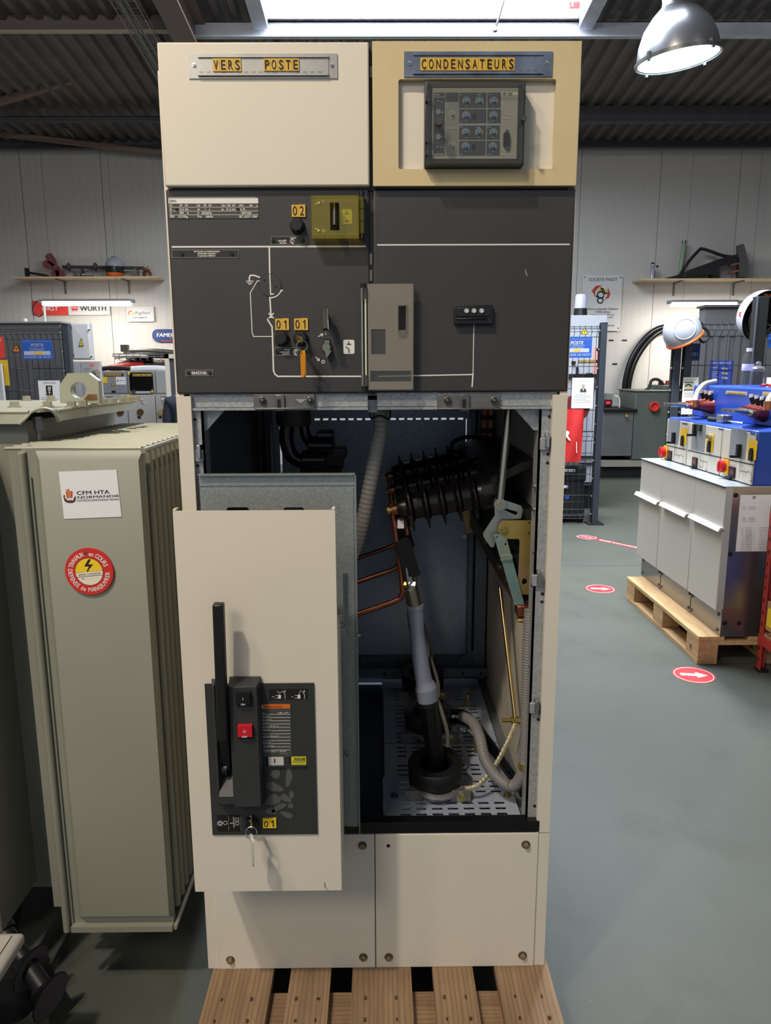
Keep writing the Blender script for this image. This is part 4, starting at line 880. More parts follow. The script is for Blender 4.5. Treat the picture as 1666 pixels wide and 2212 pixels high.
# earthing braid to the right-hand wall
e1 = PX(1117, 1556, .335); b0 = cs[0]+V((.062, -.052, .012))
br = [b0, b0+V((.03, .0, .008)), b0.lerp(e1, .45)+V((.012, -.01, -.018)), b0.lerp(e1, .75)+V((.006, -.005, -.014)), e1]
q = MB(); q.tube(spline(br, 30), lambda u: .0062*(1+.1*math.sin(u*150)), mat('tinned_braid', (196, 186, 156), .4, metal=.6, var=.45, vs=260), 10, flat=.7); q.build('earthing_braid', label='tinned braid strap from the front ring sensor to the wall bolt', cat='earth strap')
q = MB(); hexnut(q, e1+V((.012, 0, 0)), -X1, .009, .022, BRASS, .003); q.cyl(e1, e1-X1*.035, .0045, BRASS, 10); q.build('wall_stud', cab)
q = MB(); p0, p1 = PX(1088, 1322, .31), e1+V((-.004, .002, .004)); q.cyl(PY(1080, 1270, .33), p1, .0048, mat('brass_rod', (190, 168, 116), .3, metal=1), 12); q.build('brass_rod', cab)
q = MB()
for dz, dy in ((0, 0), (.012, .03)):
    q.tube([V((cs[0].x+.04, .42+dy, ZF+.04+dz)), V((cs[0].x+.10, .38+dy, ZF+.055+dz)), V((.29, .27+dy, ZF+.035+dz)), V((.335, .15+dy, ZF+.012)), V((.338, .12, ZF+.01))], .009, CBL, 8, sub=6, flat=.7)
q.build('black_cable', label='black cable pair curving across the bay floor to the right wall', cat='cable')
q = MB(); p = PZ(1002, 1571, ZF+.03); q.tube([p+V((.012*math.cos(a), 0, .012*math.sin(a))) for a in [2*PI*i/16 for i in range(16)]], .003, STEEL, 6, closed=True); q.cyl(p+V((.01, 0, -.008)), p+V((.035, -.01, -.03)), .005, STEEL, 10); q.build('loose_ring_lug', label='loose tinned ring terminal hanging beside the grey looping conduit', cat='cable terminal')

# ============================================================ circuit breaker in the left of the bay
brk = thing('circuit_breaker', 'withdrawable circuit breaker with cream front cover and black control panel', 'circuit breaker', (-.2, -.05, .47))
YC = -.16
q = MB(); x0, x1, z0, z1 = -.335, PY(774, 1400, -.02).x, .506, 1.2625
GP = mat('galvanised_plate_grey', (160, 166, 164), .36, metal=.45, var=.08, vs=3, zinc=420)
sl2 = [rrect(*(lambda r: (r[0], r[2], r[1], r[3]))(rc(a, 1096, b, 1116, -.02)), .006) for a, b in ((489, 538), (612, 657))]
q.plate(rect2(x0, z0, x1, z1), V((0, -.016, 0)), FX, FZ, .003, GP, sl2)
q.box(x0, x1, -.030, -.016, z1-.003, z1, GP); q.box(x1-.002, x1, -.03, -.016, z0-.012, z1, GP); q.box(x0, x1, -.021, -.019, z1-.024, z1-.003, GP)
q.box(x1-.022, x1-.006, -.0205, -.0195, z0, z1-.03, GP); q.build('rear_plate', brk)
q = MB(); fslab(q, (727, 1221, 741, 1318), -.035, .004, GP); fslab(q, (730, 1318, 738, 1328), -.037, .006, STEEL); q.build('side_tab', brk)
for x, y in ((740, 1352), (745, 1634), (774, 1372)): q = MB(); p = PY(x, y, -.03); q.lathe([(.004, .004), (.004, -.002), (0, -.004)], p, (.6, 1, 0), STEEL, 10); q.build('screw', brk)
q = MB(); X0, X1_, Z0, Z1_ = -.350, -.0655, .4625, 1.216
mh = rc(453, 1481, 680, 1800, YC-.003); q.plate(rect2(X0, Z0, X1_, Z1_), V((0, YC+.002, 0)), FX, FZ, .002, CREAM, [rect2(mh[0], mh[2], mh[1], mh[3])]); q.box(X0, X0+.002, YC+.002, -.03, Z0, Z1_-.07, CREAM); za_, zb_ = PY(735, 1330, YC).z, PY(735, 1400, YC).z; q.plate([(YC+.002, Z0), (-.035, Z0), (-.035, zb_), (YC+.014, za_), (YC+.012, Z1_-.012), (YC+.002, Z1_)], V((X1_-.002, 0, 0)), Y1, FZ, .002, CREAM); q.box(X0, X1_, YC+.002, -.07, Z0, Z0+.002, CREAM)
q.box(X0, X0+.006, YC+.0, YC+.02, Z1_, Z1_+.003, CREAM); q.box(X1_-.006, X1_, YC+.0, YC+.02, Z1_, Z1_+.003, CREAM)
cov = q.build('front_cover', brk, bevel=.0022)
q = MB()
for p_, w_ in (([(700, 1905), (704, 1918), (711, 1924)], .8), ([(701, 1916), (703, 1908)], .7)): fline(q, p_, YC, w_, mat('blue_pen', (88, 86, 130), .6))
q.build('pen_mark', cov)
# control module
CB = mat('charcoal_moulding', (50, 51, 52), .5, var=.05, vs=20); YM = YC-.003
q = MB(); x0, x1, z0, z1 = rc(450.5, 1477, 682.3, 1803, YM)
c0x, c1x = PY(499, 1610, YM-.028).x, PY(559, 1610, YM-.028).x; r0x = PY(473, 1610, YM).x
zc1, zc0 = PY(525, 1484, YM-.028).z, PY(530, 1743, YM-.028).z
slot = rect2(r0x+.002, zc0+.004, c0x-.0005, zc1-.01)
q.plate(rect2(x0, z0, x1, z1), V((0, YM+.003, 0)), FX, FZ, .003, CB, [slot]); q.box(slot[0][0]-.002, slot[1][0]+.002, YM+.03, YM+.032, slot[0][1]-.002, slot[2][1]+.002, BLK2)
for a, b in ((slot[0][0]-.002, slot[0][0]), (slot[1][0], slot[1][0]+.002)): q.box(a, b, YM+.002, YM+.03, slot[0][1], slot[2][1], BLK2)
mod = q.build('control_panel', brk, bevel=.0008)
q = MB(); zt2 = zc1+.008
q.add([(c0x-.003, YM, zc0-.006), (c1x+.004, YM, zc0-.006), (c1x+.004, YM, zt2), (c0x-.003, YM, zt2), (c0x, YM-.028, zc0), (c1x, YM-.028, zc0), (c1x, YM-.028, zc1), (c0x, YM-.028, zc1)], [(4, 5, 6, 7), (0, 1, 5, 4), (1, 2, 6, 5), (2, 3, 7, 6), (3, 0, 4, 7)], CB)
xl0 = PY(455, 1500, YM-.012).x; xl1 = r0x
q.add([(xl0, YM, zc0-.01), (xl1, YM, zc0-.01), (xl1, YM, zt2-.004), (xl0, YM, zt2-.004), (xl0+.004, YM-.013, zc0), (xl1, YM-.013, zc0), (xl1, YM-.013, zc1-.004), (xl0+.004, YM-.013, zc1-.004)], [(4, 5, 6, 7), (0, 1, 5, 4), (1, 2, 6, 5), (2, 3, 7, 6), (3, 0, 4, 7)], CB)
q.add([(r0x, YM-.02, zc0), (c0x, YM-.02, zc0), (c0x, YM-.02, zc0+.016), (r0x, YM-.02, zc0+.016), (r0x, YM+.02, zc0+.05), (c0x, YM+.02, zc0+.05), (r0x, YM, zc0-.004), (c0x, YM, zc0-.004)], [(0, 1, 2, 3), (3, 2, 5, 4), (6, 7, 1, 0)], CB)
q.build('raised_column', mod, bevel=.001)
def pbtn(px, mm, s1, s2):
    q = MB(); Yb = YM-.028; x0, y0, x1, y1 = px; fslab(q, (x0-2, y0-2, x1+2, y1+2.5), Yb-.0012, .001, INK); fslab(q, (x0-1, y1+1.5, x1+2, y1+2.5), Yb-.0022, .002, CB)
    X = rc(x0, y0, x1, y1, Yb-.006); q.add([(X[0], Yb-.002, X[2]), (X[1], Yb-.002, X[2]), (X[1], Yb-.009, X[3]), (X[0], Yb-.009, X[3]), (X[0], Yb-.009, X[2]+.004), (X[1], Yb-.009, X[2]+.004), (X[0], Yb, X[3]), (X[1], Yb, X[3])], [(4, 5, 2, 3), (0, 1, 5, 4), (3, 2, 7, 6), (0, 4, 3, 6), (1, 7, 2, 5)], mm)
    cx = (x0+x1)/2; ftext(q, s1, cx-1, y0+(y1-y0)*.56, Yb-.0094, 6, WHITE, 'C', bold=.02); ftext(q, s2, cx-1, y1-1.5, Yb-.0094, 4.4, WHITE, 'C', wpx=9 if len(s2) == 2 else 12, bold=.02); q.build('push_button', mod, label=('red OFF' if s2 == 'OFF' else 'black ON')+' push button')
pbtn((511, 1496, 541, 1525), mat('gloss_black_button', (26, 26, 28), .2), 'I', 'ON'); pbtn((514, 1567, 545, 1595), mat('red_button', (200, 30, 44), .35), 'O', 'OFF')
q = MB(); YT = YM-.0008
fslab(q, (581, 1488.5, 665, 1510.5), YT, .0006, INK)
for dx in (0, 42):
    fslab(q, (601+dx, 1501, 607+dx, 1509), YT-.0003, .0003, WHITE); fline(q, [(595+dx, 1502), (601+dx, 1502)], YT, .8, WHITE); fline(q, [(595+dx, 1508), (601+dx, 1508)], YT, .8, WHITE); ftext(q, '0+1' if dx == 0 else '0+', 588+dx, 1506, YT, 2.6, WHITE); fline(q, [(611+dx, 1493), (616+dx, 1500), (616+dx, 1509)], YT, 1, WHITE); fpoly(q, [(614+dx, 1495), (617+dx, 1495), (615.5+dx, 1489)], YT, WHITE)
fline(q, [(599, 1493), (604, 1497), (610, 1493)], YT, .8, WHITE); fline(q, [(646, 1500), (648, 1493), (651, 1491)], YT, .8, WHITE); q.build('position_label', mod)
q = MB(); fslab(q, (562, 1520, 629.5, 1635), YT, .0006, mat('plate_grey', (72, 72, 70), .5)); fslab(q, (569, 1521.5, 627, 1530.5), YT-.0003, .0004, mat('orange_print', (214, 106, 34), .5))
ftext(q, 'Merlin Gerin', 571, 1528, YT-.0004, 4.2, mat('dark_red_print', (110, 26, 10), .5), wpx=38, bold=0); ftext(q, '8', 564.5, 1530, YT-.0004, 8, WHITE, wpx=4, bold=.03)
for s, y in (('SF1', 1541.5), ('Ur=24kV', 1549), ('Up=125kV', 1556), ('Ir=400A', 1563), ('Isc=12,5kA tK=1s', 1570), ('Ic=31.5A', 1577), ('seq=O-3mn-CO-3mn-CO', 1591.5), ('E2 C2 M2', 1605.5), ('SF6 : 0.049 kg', 1612.5), ('IEC 62271-100 Ed 1.1 2003-05', 1624.5)): ftext(q, s, 566, y, YT-.0004, 3.4, WHITE, bold=.0, wpx=52 if len(s) > 22 else (36 if len(s) > 15 else None))
for y in (1543, 1550, 1557, 1564, 1571.3, 1578.3, 1585.5, 1592.7, 1600, 1606.6, 1613.7, 1620.5): fslab(q, (566, y-.3, 627, y+.3), YT-.0003, .0003, WHITE)
fline(q, [(601, 1539.5), (607, 1539.5)], YT-.0004, 1, WHITE); fline(q, [(613, 1541.5), (617, 1539), (623, 1539)], YT-.0004, 1, WHITE); ftext(q, 'K', 607, 1541.5, YT-.0004, 4, WHITE); ftext(q, '50951251FG', 605, 1628.5, YT-.0004, 2.4, GREYP); q.build('breaker_rating_plate', mod)
for px, mm in (((577, 1635, 613, 1655), mat('white_flag', (198, 194, 188), .5)), ((626, 1634.5, 661.5, 1654), mat('yellow_flag', (206, 196, 52), .5))):
    q = MB(); fslab(q, px, YT, .0006, mm); fslab(q, (px[0], px[3], px[2], px[3]+2.5), YM-.004, .004, CB); fslab(q, (px[0]-1, px[1], px[0]+3, px[3]), YT-.0004, .0006, BLK2)
    if px[0] < 600: fslab(q, (592, 1639.5, 594.5, 1648), YT-.0006, .0004, INK)
    else:
        fline(q, [(636 if i == 0 else 635+i*2, 1644 if i % 2 else 1636) for i in range(13)], YT, .7, INK); fline(q, [(633, 1644), (633, 1646.5), (657, 1646), (657, 1636)], YT, .7, INK)
    q.build('position_flag', mod)
q = MB(); GL = mat('glue_residue', (84, 84, 82), .75)
for cx, cy, a, b, rot in ((595, 1672, 11, 9, 0), (624, 1680, 7, 19, .1), (592, 1700, 19, 9, .3), (590, 1728, 17, 11, -.3), (617, 1724, 13, 7, .5), (630, 1717, 5, 9, 0), (628, 1740.5, 6, 5.5, 0), (603, 1744, 18, 6, -.5), (620, 1760, 14, 6, .35), (585, 1752, 12, 7, .2)):
    fpoly(q, [(cx+(a*math.cos(t)*math.cos(rot)-b*math.sin(t)*math.sin(rot))*(1+.12*math.sin(3*t+cx)), cy+(a*math.cos(t)*math.sin(rot)+b*math.sin(t)*math.cos(rot))*(1+.12*math.sin(3*t+cx))) for t in [-2*PI*i/28 for i in range(28)]], YM-.0002, GL, lift=.0003)
q.build('glue_residue', mod)
q = MB(); fslab(q, (469.5, 1761, 521, 1796), YT, .0006, INK)
fline(q, farc(475.5, 1778, 5, 0, 350), YT, 1.1, WHITE); fline(q, farc(475.5, 1778, 2.6, 0, 350), YT, .9, WHITE); fline(q, farc(487, 1777, 4, 0, 350), YT, .9, WHITE); fline(q, [(494, 1762), (494.5, 1795)], YT, .6, GREYP); fline(q, [(520.5, 1762), (521, 1795)], YT, .6, GREYP); fline(q, [(498, 1778), (503, 1778)], YT, 1.6, WHITE); fslab(q, (504, 1765, 506.5, 1788), YT-.0003, .0003, GREYP)
for yy in (1767, 1775.5): fline(q, [(509.5, yy), (516, yy), (516, yy+6), (509.5, yy+6), (509.5, yy)], YT, .8, WHITE)
q.build('interlock_label', mod)
q = MB(); p = PY(544.5, 1774, YM); R = 13.5*mpp(544, 1774, YM); q.lathe([(R*1.1, 0), (R*1.1, -.002), (R, -.003), (R*.95, -.012), (R*.8, -.014), (0, -.014)], p, Y1, mat('gloss_black_button', (26, 26, 28), .2), 28); q.build('key_lock', mod)
numtag(568, 1768, 597, 1789, '01', YM, mod, YSIGN)
q = MB(); pT, pB = PY(472, 1303, -.204), PY(482.5, 1598, -.196); q.bar(pT, pB, .0188, .018, BLACK, up=(0, -1, 0)); q.build('charging_handle', brk, bevel=.003)
q = MB(); q.bar(pB+V((0, .012, .004)), PY(490, 1680, YM+.02), .016, .012, BLK2, up=(0, -1, 0)); q.cyl(PY(484, 1660, YM+.01)-V((.006, 0, 0)), PY(484, 1660, YM+.01)+V((.008, 0, 0)), .014, BLACK, 20); q.build('handle_hub', brk)
# poles visible above the rear plate
YP = .36
q = MB(); p = PY(634, 884, YP); R = 38*mpp(634, 884, YP); q.lathe([(0, -.040), (R*.9, -.040), (R, -.030), (R, .02), (0, .02)], p, Z1, mat('cast_grey_dark', (70, 66, 64), .5, metal=.3), 28); q.build('cast_cap', brk)
q = MB(); q.tube([PY(*a, YP) for a in ((622, 912), (619, 950), (632, 986), (668, 1002))], .0175, RES, 18, sub=6); q.tube([PY(*a, YP+.05) for a in ((656, 912), (662, 943), (683, 969), (700, 985))], .0135, RES, 16, sub=6)
for x, y, r in ((694, 962, 20), (680, 994, 22)): p = PY(x, y, YP); q.cyl(p-V((.03, 0, 0)), p+V((.03, -.005, 0)), r*mpp(x, y, YP), RES, 22)
for px in ((712, 967, 748, 990), (700, 985, 741, 1014), (684, 934, 720, 975), (650, 1005, 735, 1120)): fslab(q, px, YP-.01, .09, RES)
q.build('breaker_pole', brk, bevel=.004)
q = MB(); q.box(-.30, -.08, .0, .36, .52, .95, GI); q.box(-.31, -.07, .0, .5, ZF-.035, .52, GI); q.build('mechanism_body', brk)
keyset((543.5, 1771), (543, 1799, 12), (544, 1806, 545, 1866), mat('white_key_tag', (206, 204, 192), .4), 'key on a split ring with white tag hanging from the breaker control panel', YM-.014)
# ============================================================ oil transformer with cooling fins, left
TX = thing('transformer', 'grey-green oil transformer with cooling fins beside the switchgear cabinet', 'transformer', (-1.05, .45, 0))
YF0 = .07; fxl, fxr = PY(35, 970, YF0).x, PY(305, 970, YF0).x; fzb, fzt = PY(250, 2005, YF0).z, PY(170, 970, YF0).z
WELD = mat('weld_bead', (132, 133, 116), .4, metal=.1)
q = MB(); q.box(-1.55, -.765, .2, .76, .2, 1.30, TGREEN); q.box(-.775, -.755, .20, .78, fzb, fzt, TGREEN); q.build('tank', TX)
q = MB(); q.box(-1.53, -.762, .205, .755, 1.30, 1.35, TGREEN); q.build('tank_neck', TX)
for i in range(19):
    y = YF0+.010+i*.0375; q = MB()
    if i == 0:
        q.box(fxl+.006, fxr, y, y+.012, fzb, fzt, TGREEN)
        xa, xb = fxl+.034, fxr-.0005; za, zb_ = fzb+.022, fzt-.004; c = .012
        q.add([(xa, y, za), (xb, y, za), (xb, y, zb_), (xa, y, zb_), (xa+c, y-.014, za+c), (xb-c*.45, y-.014, za+c), (xb-c*.45, y-.014, zb_-c*1.6), (xa+c, y-.014, zb_-c*1.6)], [(4, 5, 6, 7), (0, 1, 5, 4), (1, 2, 6, 5), (2, 3, 7, 6), (3, 0, 4, 7)], TGREEN)
        q.tube([(fxl+.006, y-.004, fzb-.01), (fxl+.006, y-.004, fzt-.01), (fxl+.016, y+.02, fzt)], .0085, TGREEN, 10)
        q.tube([(fxl+.020, y-.003, fzb+.002*k+.06*k) for k in range(18)], .0022, WELD, 6)
        q.box(fxl+.02, fxr, y-.016, y+.012, fzb-.006, fzb+.008, TGREEN)
    else:
        q.box(-.765, fxr-.002, y, y+.011, fzb+.02, fzt-.004, TGREEN); q.cyl((fxr-.003, y+.0055, fzb+.02), (fxr-.003, y+.0055, fzt-.03), .0085, TGREEN, 10)
        q.add([(fxr-.012, y-.003, fzt-.07), (fxr+.004, y-.003, fzt-.05), (fxr+.004, y+.014, fzt-.05), (fxr-.012, y+.014, fzt-.07), (fxr-.02, y-.003, fzt), (fxr, y-.003, fzt), (fxr, y+.014, fzt), (fxr-.02, y+.014, fzt)], [(0, 1, 5, 4), (1, 2, 6, 5), (2, 3, 7, 6), (4, 5, 6, 7)], TGREEN)
    q.tube([(-.755, y+.006, fzt), (-.66, y+.006, fzt+.001), (-.56, y+.006, fzt), (fxr-.004, y+.006, fzt)], .0042, WELD, 6, sub=3)
    q.build('cooling_fin', TX)
for z in (fzb, fzt-.004): q = MB(); q.tube([(fxr+.004, YF0, z), (fxr+.004, .79, z)], .006, TGREEN, 8); q.build('fin_edge_bar', TX)
for i in range(9):
    x = PY(45, 950, .24).x-.052-.055*i; q = MB(); q.box(x-.006, x+.006, .03, .2, .22, 1.298, TGREEN); q.cyl((x, .03, .22), (x, .03, 1.298), .0075, TGREEN, 10); q.tube([(x, .03, 1.298), (x, .2, 1.298)], .004, WELD, 6); q.build('cooling_fin', TX)
LX, LY = -.70, .17; zl0, zl1 = 1.346, 1.374
LIDM = mat('pale_green_enamel', (176, 176, 156), .35, var=.06, vs=3, dirt=((150, 146, 124), 5, .55, .85))
q = MB(); q.plate([(-1.65, LY), (LX-.05, LY), (LX-.02, LY+.012), (LX, LY+.05), (LX, .72), (LX-.03, .77), (-1.65, .77)], V((0, 0, zl1-.004)), X1, Y1, .004, LIDM)
q.plate([(-1.65, zl0), (LX-.062, zl0), (LX-.045, zl0+.014), (LX-.038, zl1-.001), (-1.65, zl1-.001)], V((0, LY+.004, 0)), FX, FZ, .004, LIDM)
q.plate([(LY+.052, zl0+.002), (.74, zl0+.002), (.765, zl1-.008), (.74, zl1-.001), (LY+.04, zl1-.001), (LY+.046, zl0+.014)], V((LX-.004, 0, 0)), Y1, FZ, .004, LIDM)
q.tube([(LX-.062, LY-.0, zl0), (LX-.046, LY+.0, zl0+.013), (LX-.035, LY+.006, zl1-.002), (LX-.018, LY+.018, zl1+.004), (LX-.006, LY+.036, zl1-.002), (LX, LY+.046, zl0+.013), (LX, LY+.056, zl0+.001)], .0035, LIDM, 8, sub=4)
q.tube([(-1.65, LY+.001, zl1-.002), (LX-.04, LY+.001, zl1-.002)], .004, LIDM, 8)
q.tube([(LX-.001, LY+.05, zl1-.002), (LX-.001, .75, zl1-.002)], .004, LIDM, 8); q.build('lid', TX)
BZ = mat('zinc_bolt', (186, 180, 158), .35, metal=.7)
for px, py in ((32, 877), (103, 877), (155, 877), (180, 875), (205, 873), (227, 871), (246, 869), (266, 867.5), (283, 865.5), (298, 863), (269, 862), (219, 863), (58, 863), (111, 863)):
    q = MB(); p = PZ(px, py+3, zl1); hexnut(q, p, Z1, .0105, .011, BZ, .003); q.build('lid_bolt', TX)
q = MB(); p = V((LX-.035, LY+.03, 1.33)); q.cyl(p, p+V((0, 0, .03)), .011, DSTEEL, 6); q.cyl(p-V((0, 0, .02)), p, .006, DSTEEL, 10); q.build('corner_bolt', TX)
q = MB(); YL_ = .36; sheet(q, [(128, 833), (146, 806), (191, 806), (212.5, 823), (214.5, 871), (130, 871)], YL_, .022, mat('lug_green', (158, 160, 140), .45, var=.05, vs=6), [pc(169.5, 842.5, 17.5, 28), pc(197, 857.5, 3.6, 12)])
rus = mat('rust_stain', (120, 88, 52), .8, var=.4, vs=60)
fpoly(q, [(209, 852), (190, 851.5), (187, 857), (181, 862), (188, 865), (210, 864)][::1], YL_-.0006, rus, .0004)
q.build('lifting_lug', TX, bevel=.0015)
q = MB()
for x in (-.98, -1.38): q.box(x-.03, x+.03, .18, .8, .12, .2, BLK2); [q.cyl((x-.02, y, .06), (x+.02, y, .06), .06, BLK2, 20) for y in (.28, .7)]; q.box(x-.012, x+.012, .25, .31, .05, .13, BLK2); q.box(x-.012, x+.012, .67, .73, .05, .13, BLK2)
q.build('wheel_frame', TX)
# stickers on the front fin
YS0 = YF0+.010-.0146
q = MB(); cs_ = [PY(*a, YS0) for a in ((139, 1121), (263, 1116), (252, 1014.5), (127, 1019))]
q.add([c_+V((0, d, 0)) for d in (0, -.0008) for c_ in cs_], [(0, 1, 2, 3), (4, 5, 6, 7), (0, 4, 7, 3), (0, 1, 5, 4), (1, 2, 6, 5), (2, 3, 7, 6)], WPAPER)
Yq = YS0-.0009; u = (cs_[1]-cs_[0]).normalized(); k = mpp(190, 1070, Yq)
def st(s, x, y, h, w_, m=INK, b=.0): q.text(s, PY(x, y, Yq), u, FZ, h*k, m, 'L', w_*k, b)
st('CFM HTA', 165.5, 1069, 8.6, 71, b=.006); st('NORMANDIE', 166.8, 1077, 5.6, 90, b=.006); st('Centre de formation spécialisé en basse tension - haute tension', 167, 1083.6, 3.2, 90)
fline(q, [(166, 1079.5), (257, 1077.5)], Yq, .6, INK)
HUL, SAI, GLD = mat('ship_brown', (82, 40, 34), .6), mat('sail_red', (196, 78, 44), .6), mat('sail_gold', (222, 160, 60), .6)
fpoly(q, [(138, 1075), (140, 1083), (147, 1086), (157, 1086), (163, 1082), (164, 1072), (161, 1073), (160, 1077), (150, 1079), (142, 1077)], Yq, HUL); fpoly(q, [(142.5, 1061), (156.5, 1060.5), (156, 1074), (144, 1075)], Yq, SAI, .0009); fpoly(q, [(138, 1068), (140, 1070), (140, 1078), (137, 1073)], Yq, HUL)
for y in (1064, 1068, 1072): fpoly(q, [(146, y-1.2), (154, y-1.4), (153, y+.8), (147, y+.8)], Yq, GLD, .0012)
fline(q, [(149, 1061), (148.5, 1056)], Yq, .7, HUL); fpoly(q, [(140, 1058), (148.5, 1056.5), (148.5, 1059.5)], Yq, SAI)
for x in (147, 152, 157): fpoly(q, [(x-2, 1081), (x+2, 1080.5), (x+2, 1077), (x-2, 1077)], Yq, WPAPER, .0012)
q.build('paper_sign', label='white sheet with a red sailing ship logo stuck on the transformer fin', cat='sign')
c = PY(194.6, 1233.4, YS0); kk = mpp(194, 1233, YS0); R = 52*kk
tl = math.radians(5.5); du, dv = V((math.cos(tl), 0, math.sin(tl))), V((-math.sin(tl), 0, math.cos(tl)))
dr = thing('warning_disc', 'round red and yellow lightning warning disc on the transformer fin', 'sign', c)
q = MB(); q.cyl(c, c-V((0, .005, 0)), R, REDP, 64); O = c-V((0, .005, 0)); q.text; 
nrm = V((0, -1, 0))
q.plate(ring2(.0035*1.0, 14, 0, R*.80), O, du, dv, .0002, DSTEEL)
q.rtext('TRAVAUX', O, du, dv, R*.77, -66, 8.9, R*.19, WHITE, bold=.02); q.rtext('en COURS', O, du, dv, R*.77, 13, 9.6, R*.19, WHITE, bold=.02)
q.rtext('DEFENSE de MANŒUVRER', O, du, dv, R*.77, 279, -9.9, R*.19, WHITE, flip=True, bold=.02)
q.build('disc', dr)
q = MB(); r_ = 29.5*kk
q.plate(ring2(r_*1.04, 48), O, du, dv, .0003, INK); n = 24
q.plate([(r_*math.cos(PI*i/n), r_*math.sin(PI*i/n)-0*r_) for i in range(n+1)], O, du, dv, .0005, YSIGN); q.plate([(r_*math.cos(PI+PI*i/n), r_*math.sin(PI+PI*i/n)-.02*r_) for i in range(n+1)], O, du, dv, .0005, mat('cream_label', (226, 218, 198), .6))
q.flat([(.10*r_, .92*r_), (-.28*r_, .42*r_), (.06*r_, .40*r_), (-.10*r_, .14*r_), (-.16*r_, .16*r_), (-.14*r_, .0*r_), (.02*r_, .1*r_), (-.02*r_, .13*r_), (.40*r_, .52*r_), (.05*r_, .55*r_), (.3*r_, .92*r_)][::-1], O, du, dv, INK, .0007)
q.text('APPAREIL CONSIGNE PAR', O-dv*(.24*r_), du, dv, .12*r_, INK, 'C', 1.66*r_, lift=.0008); q.line([(-.96*r_, -.33*r_), (.93*r_, -.33*r_)], O, du, dv, .03*r_, INK, .0008); q.text('M. . . . . . . . . . . . . . .', O-dv*(.56*r_)-du*(.6*r_), du, dv, .15*r_, INK, 'L', 1.3*r_, lift=.0008)
q.build('centre_label', dr)

# grey table corner and a black insulator below it
cT = PZ(55, 2012, .35)
tb = thing('low_table', 'light grey table corner low in front of the transformer', 'table', (cT.x-.35, cT.y-.3, 0))
TBM = mat('speckled_grey_laminate', (178, 172, 166), .6, var=.18, vs=220); TBE = mat('grey_edge', (168, 164, 160), .5)
q = MB(); q.box(cT.x-.75, cT.x, cT.y-.62, cT.y, .325, .35, TBE); top = q.build('tabletop', tb, bevel=.009, seg=4)
q = MB(); q.box(cT.x-.73, cT.x-.022, cT.y-.6, cT.y-.012, .3500, .3505, TBM); q.box(cT.x-.022, cT.x-.0205, cT.y-.6, cT.y-.012, .3502, .3508, INK); q.build('inlay', top)
for dx, dy in ((-.69, -.06), (-.69, -.56), (-.28, -.56), (-.3, -.06)):
    q = MB(); q.cyl((cT.x+dx, cT.y+dy, 0), (cT.x+dx, cT.y+dy, .326), .016, DSTEEL, 14); q.build('leg', tb)
pa = PZ(-20, 2040, .17); pa2, pb2 = PZ(62, 2090, .115), PZ(104, 2150, .075)
ax_ = (pb2-pa2).normalized()
ins = thing('line_insulator', 'black shed insulator leaning on the floor under the grey table', 'insulator', (pa2.x, pa2.y, 0))
RUB = mat('black_rubber', (26, 26, 30), .45); axs = V((.92, -.34, -.16)).normalized()
q = MB(); q.tube([pa2-ax_*.14, pa2-ax_*.03, pb2-ax_*.018], .022, RUB, 16); q.cyl(pa2-ax_*.15, pa2-ax_*.10, .028, RUB, 16); q.build('core', ins)
for p in (pa2, pb2):
    q = MB(); q.lathe([(.02, -.03), (.03, -.01), (.05, .004), (.052, .008), (.03, .004), (.018, .004)], p, axs, RUB, 32); q.build('shed', ins)
    q = MB(); q.lathe([(0, .0045), (.030, .0046), (.0505, .0086)], p, axs, mat('grey_rubber', (92, 84, 84), .6), 32); q.build('shed_underside', ins)  # underside in a lighter, greyer rubber than the shed
q = MB(); q.cyl((pa2.x-.05, pa2.y+.01, 0), (pa2.x-.05, pa2.y+.01, .10), .05, BLK2, 20, r1=.03); q.build('foot', ins)
# ============================================================ blue switchgear on a pallet, right
UY = V((0, -1, 0))
def xpt(x, y, X): p = PX(x, y, X); return (-p.y, p.z)
def xpoly(mb, pts, X, m, lift=.001): 
    q = [xpt(a, b, X) for a, b in pts]; ar = sum(q[i][0]*q[(i+1) % len(q)][1]-q[(i+1) % len(q)][0]*q[i][1] for i in range(len(q)))
    return mb.flat(q if ar > 0 else q[::-1], V((X, 0, 0)), UY, FZ, m, lift)
def xline(mb, pts, X, w_, m, lift=.002): return mb.line([xpt(a, b, X) for a, b in pts], V((X, 0, 0)), UY, FZ, w_, m, lift)
def xtext(mb, s, x, y, X, h, m, al='L', wd=None, bold=.01, lift=.002): p = PX(x, y, X); return mb.text(s, p, UY, FZ, h, m, al, wd, bold, lift)
Q = lambda x, y: (1360+x/5.444, 820+y/5.444)
W1 = wood('new_pallet_wood', (206, 168, 120), (176, 136, 92), (9, .8, 9), 'X')
p2 = thing('wooden_pallet', 'pale wooden pallet under the blue and white switchgear on the aisle', 'pallet', (2.0, 2.6, 0))
for x in (1.6, 1.85, 2.1, 2.3): q = MB(); q.box(x, x+(.13 if x < 1.7 else .1), 2.055, 3.15, .122, .144, W1); q.build('deck_board', p2, bevel=.002)
for y in (2.055, 2.53, 3.0):
    q = MB(); q.box(1.602, 2.398, y, y+.145, .1, .122, W1); q.build('cross_board', p2)
    for x in (1.6, 1.95, 2.3):
        q = MB(); q.box(x+.002, x+.1, y, y+.145, .022, .1, W1)
        if x == 1.6 and y < 2.1: q.text('4', V((x+.002, y+.09, .04)), UY, FZ, .04, INK, 'C', bold=.0)
        q.build('block', p2, bevel=.002)
for x in (1.6, 1.95, 2.3): q = MB(); q.box(x, x+.1, 2.055, 3.145, 0, .022, W1); q.build('bottom_board', p2)
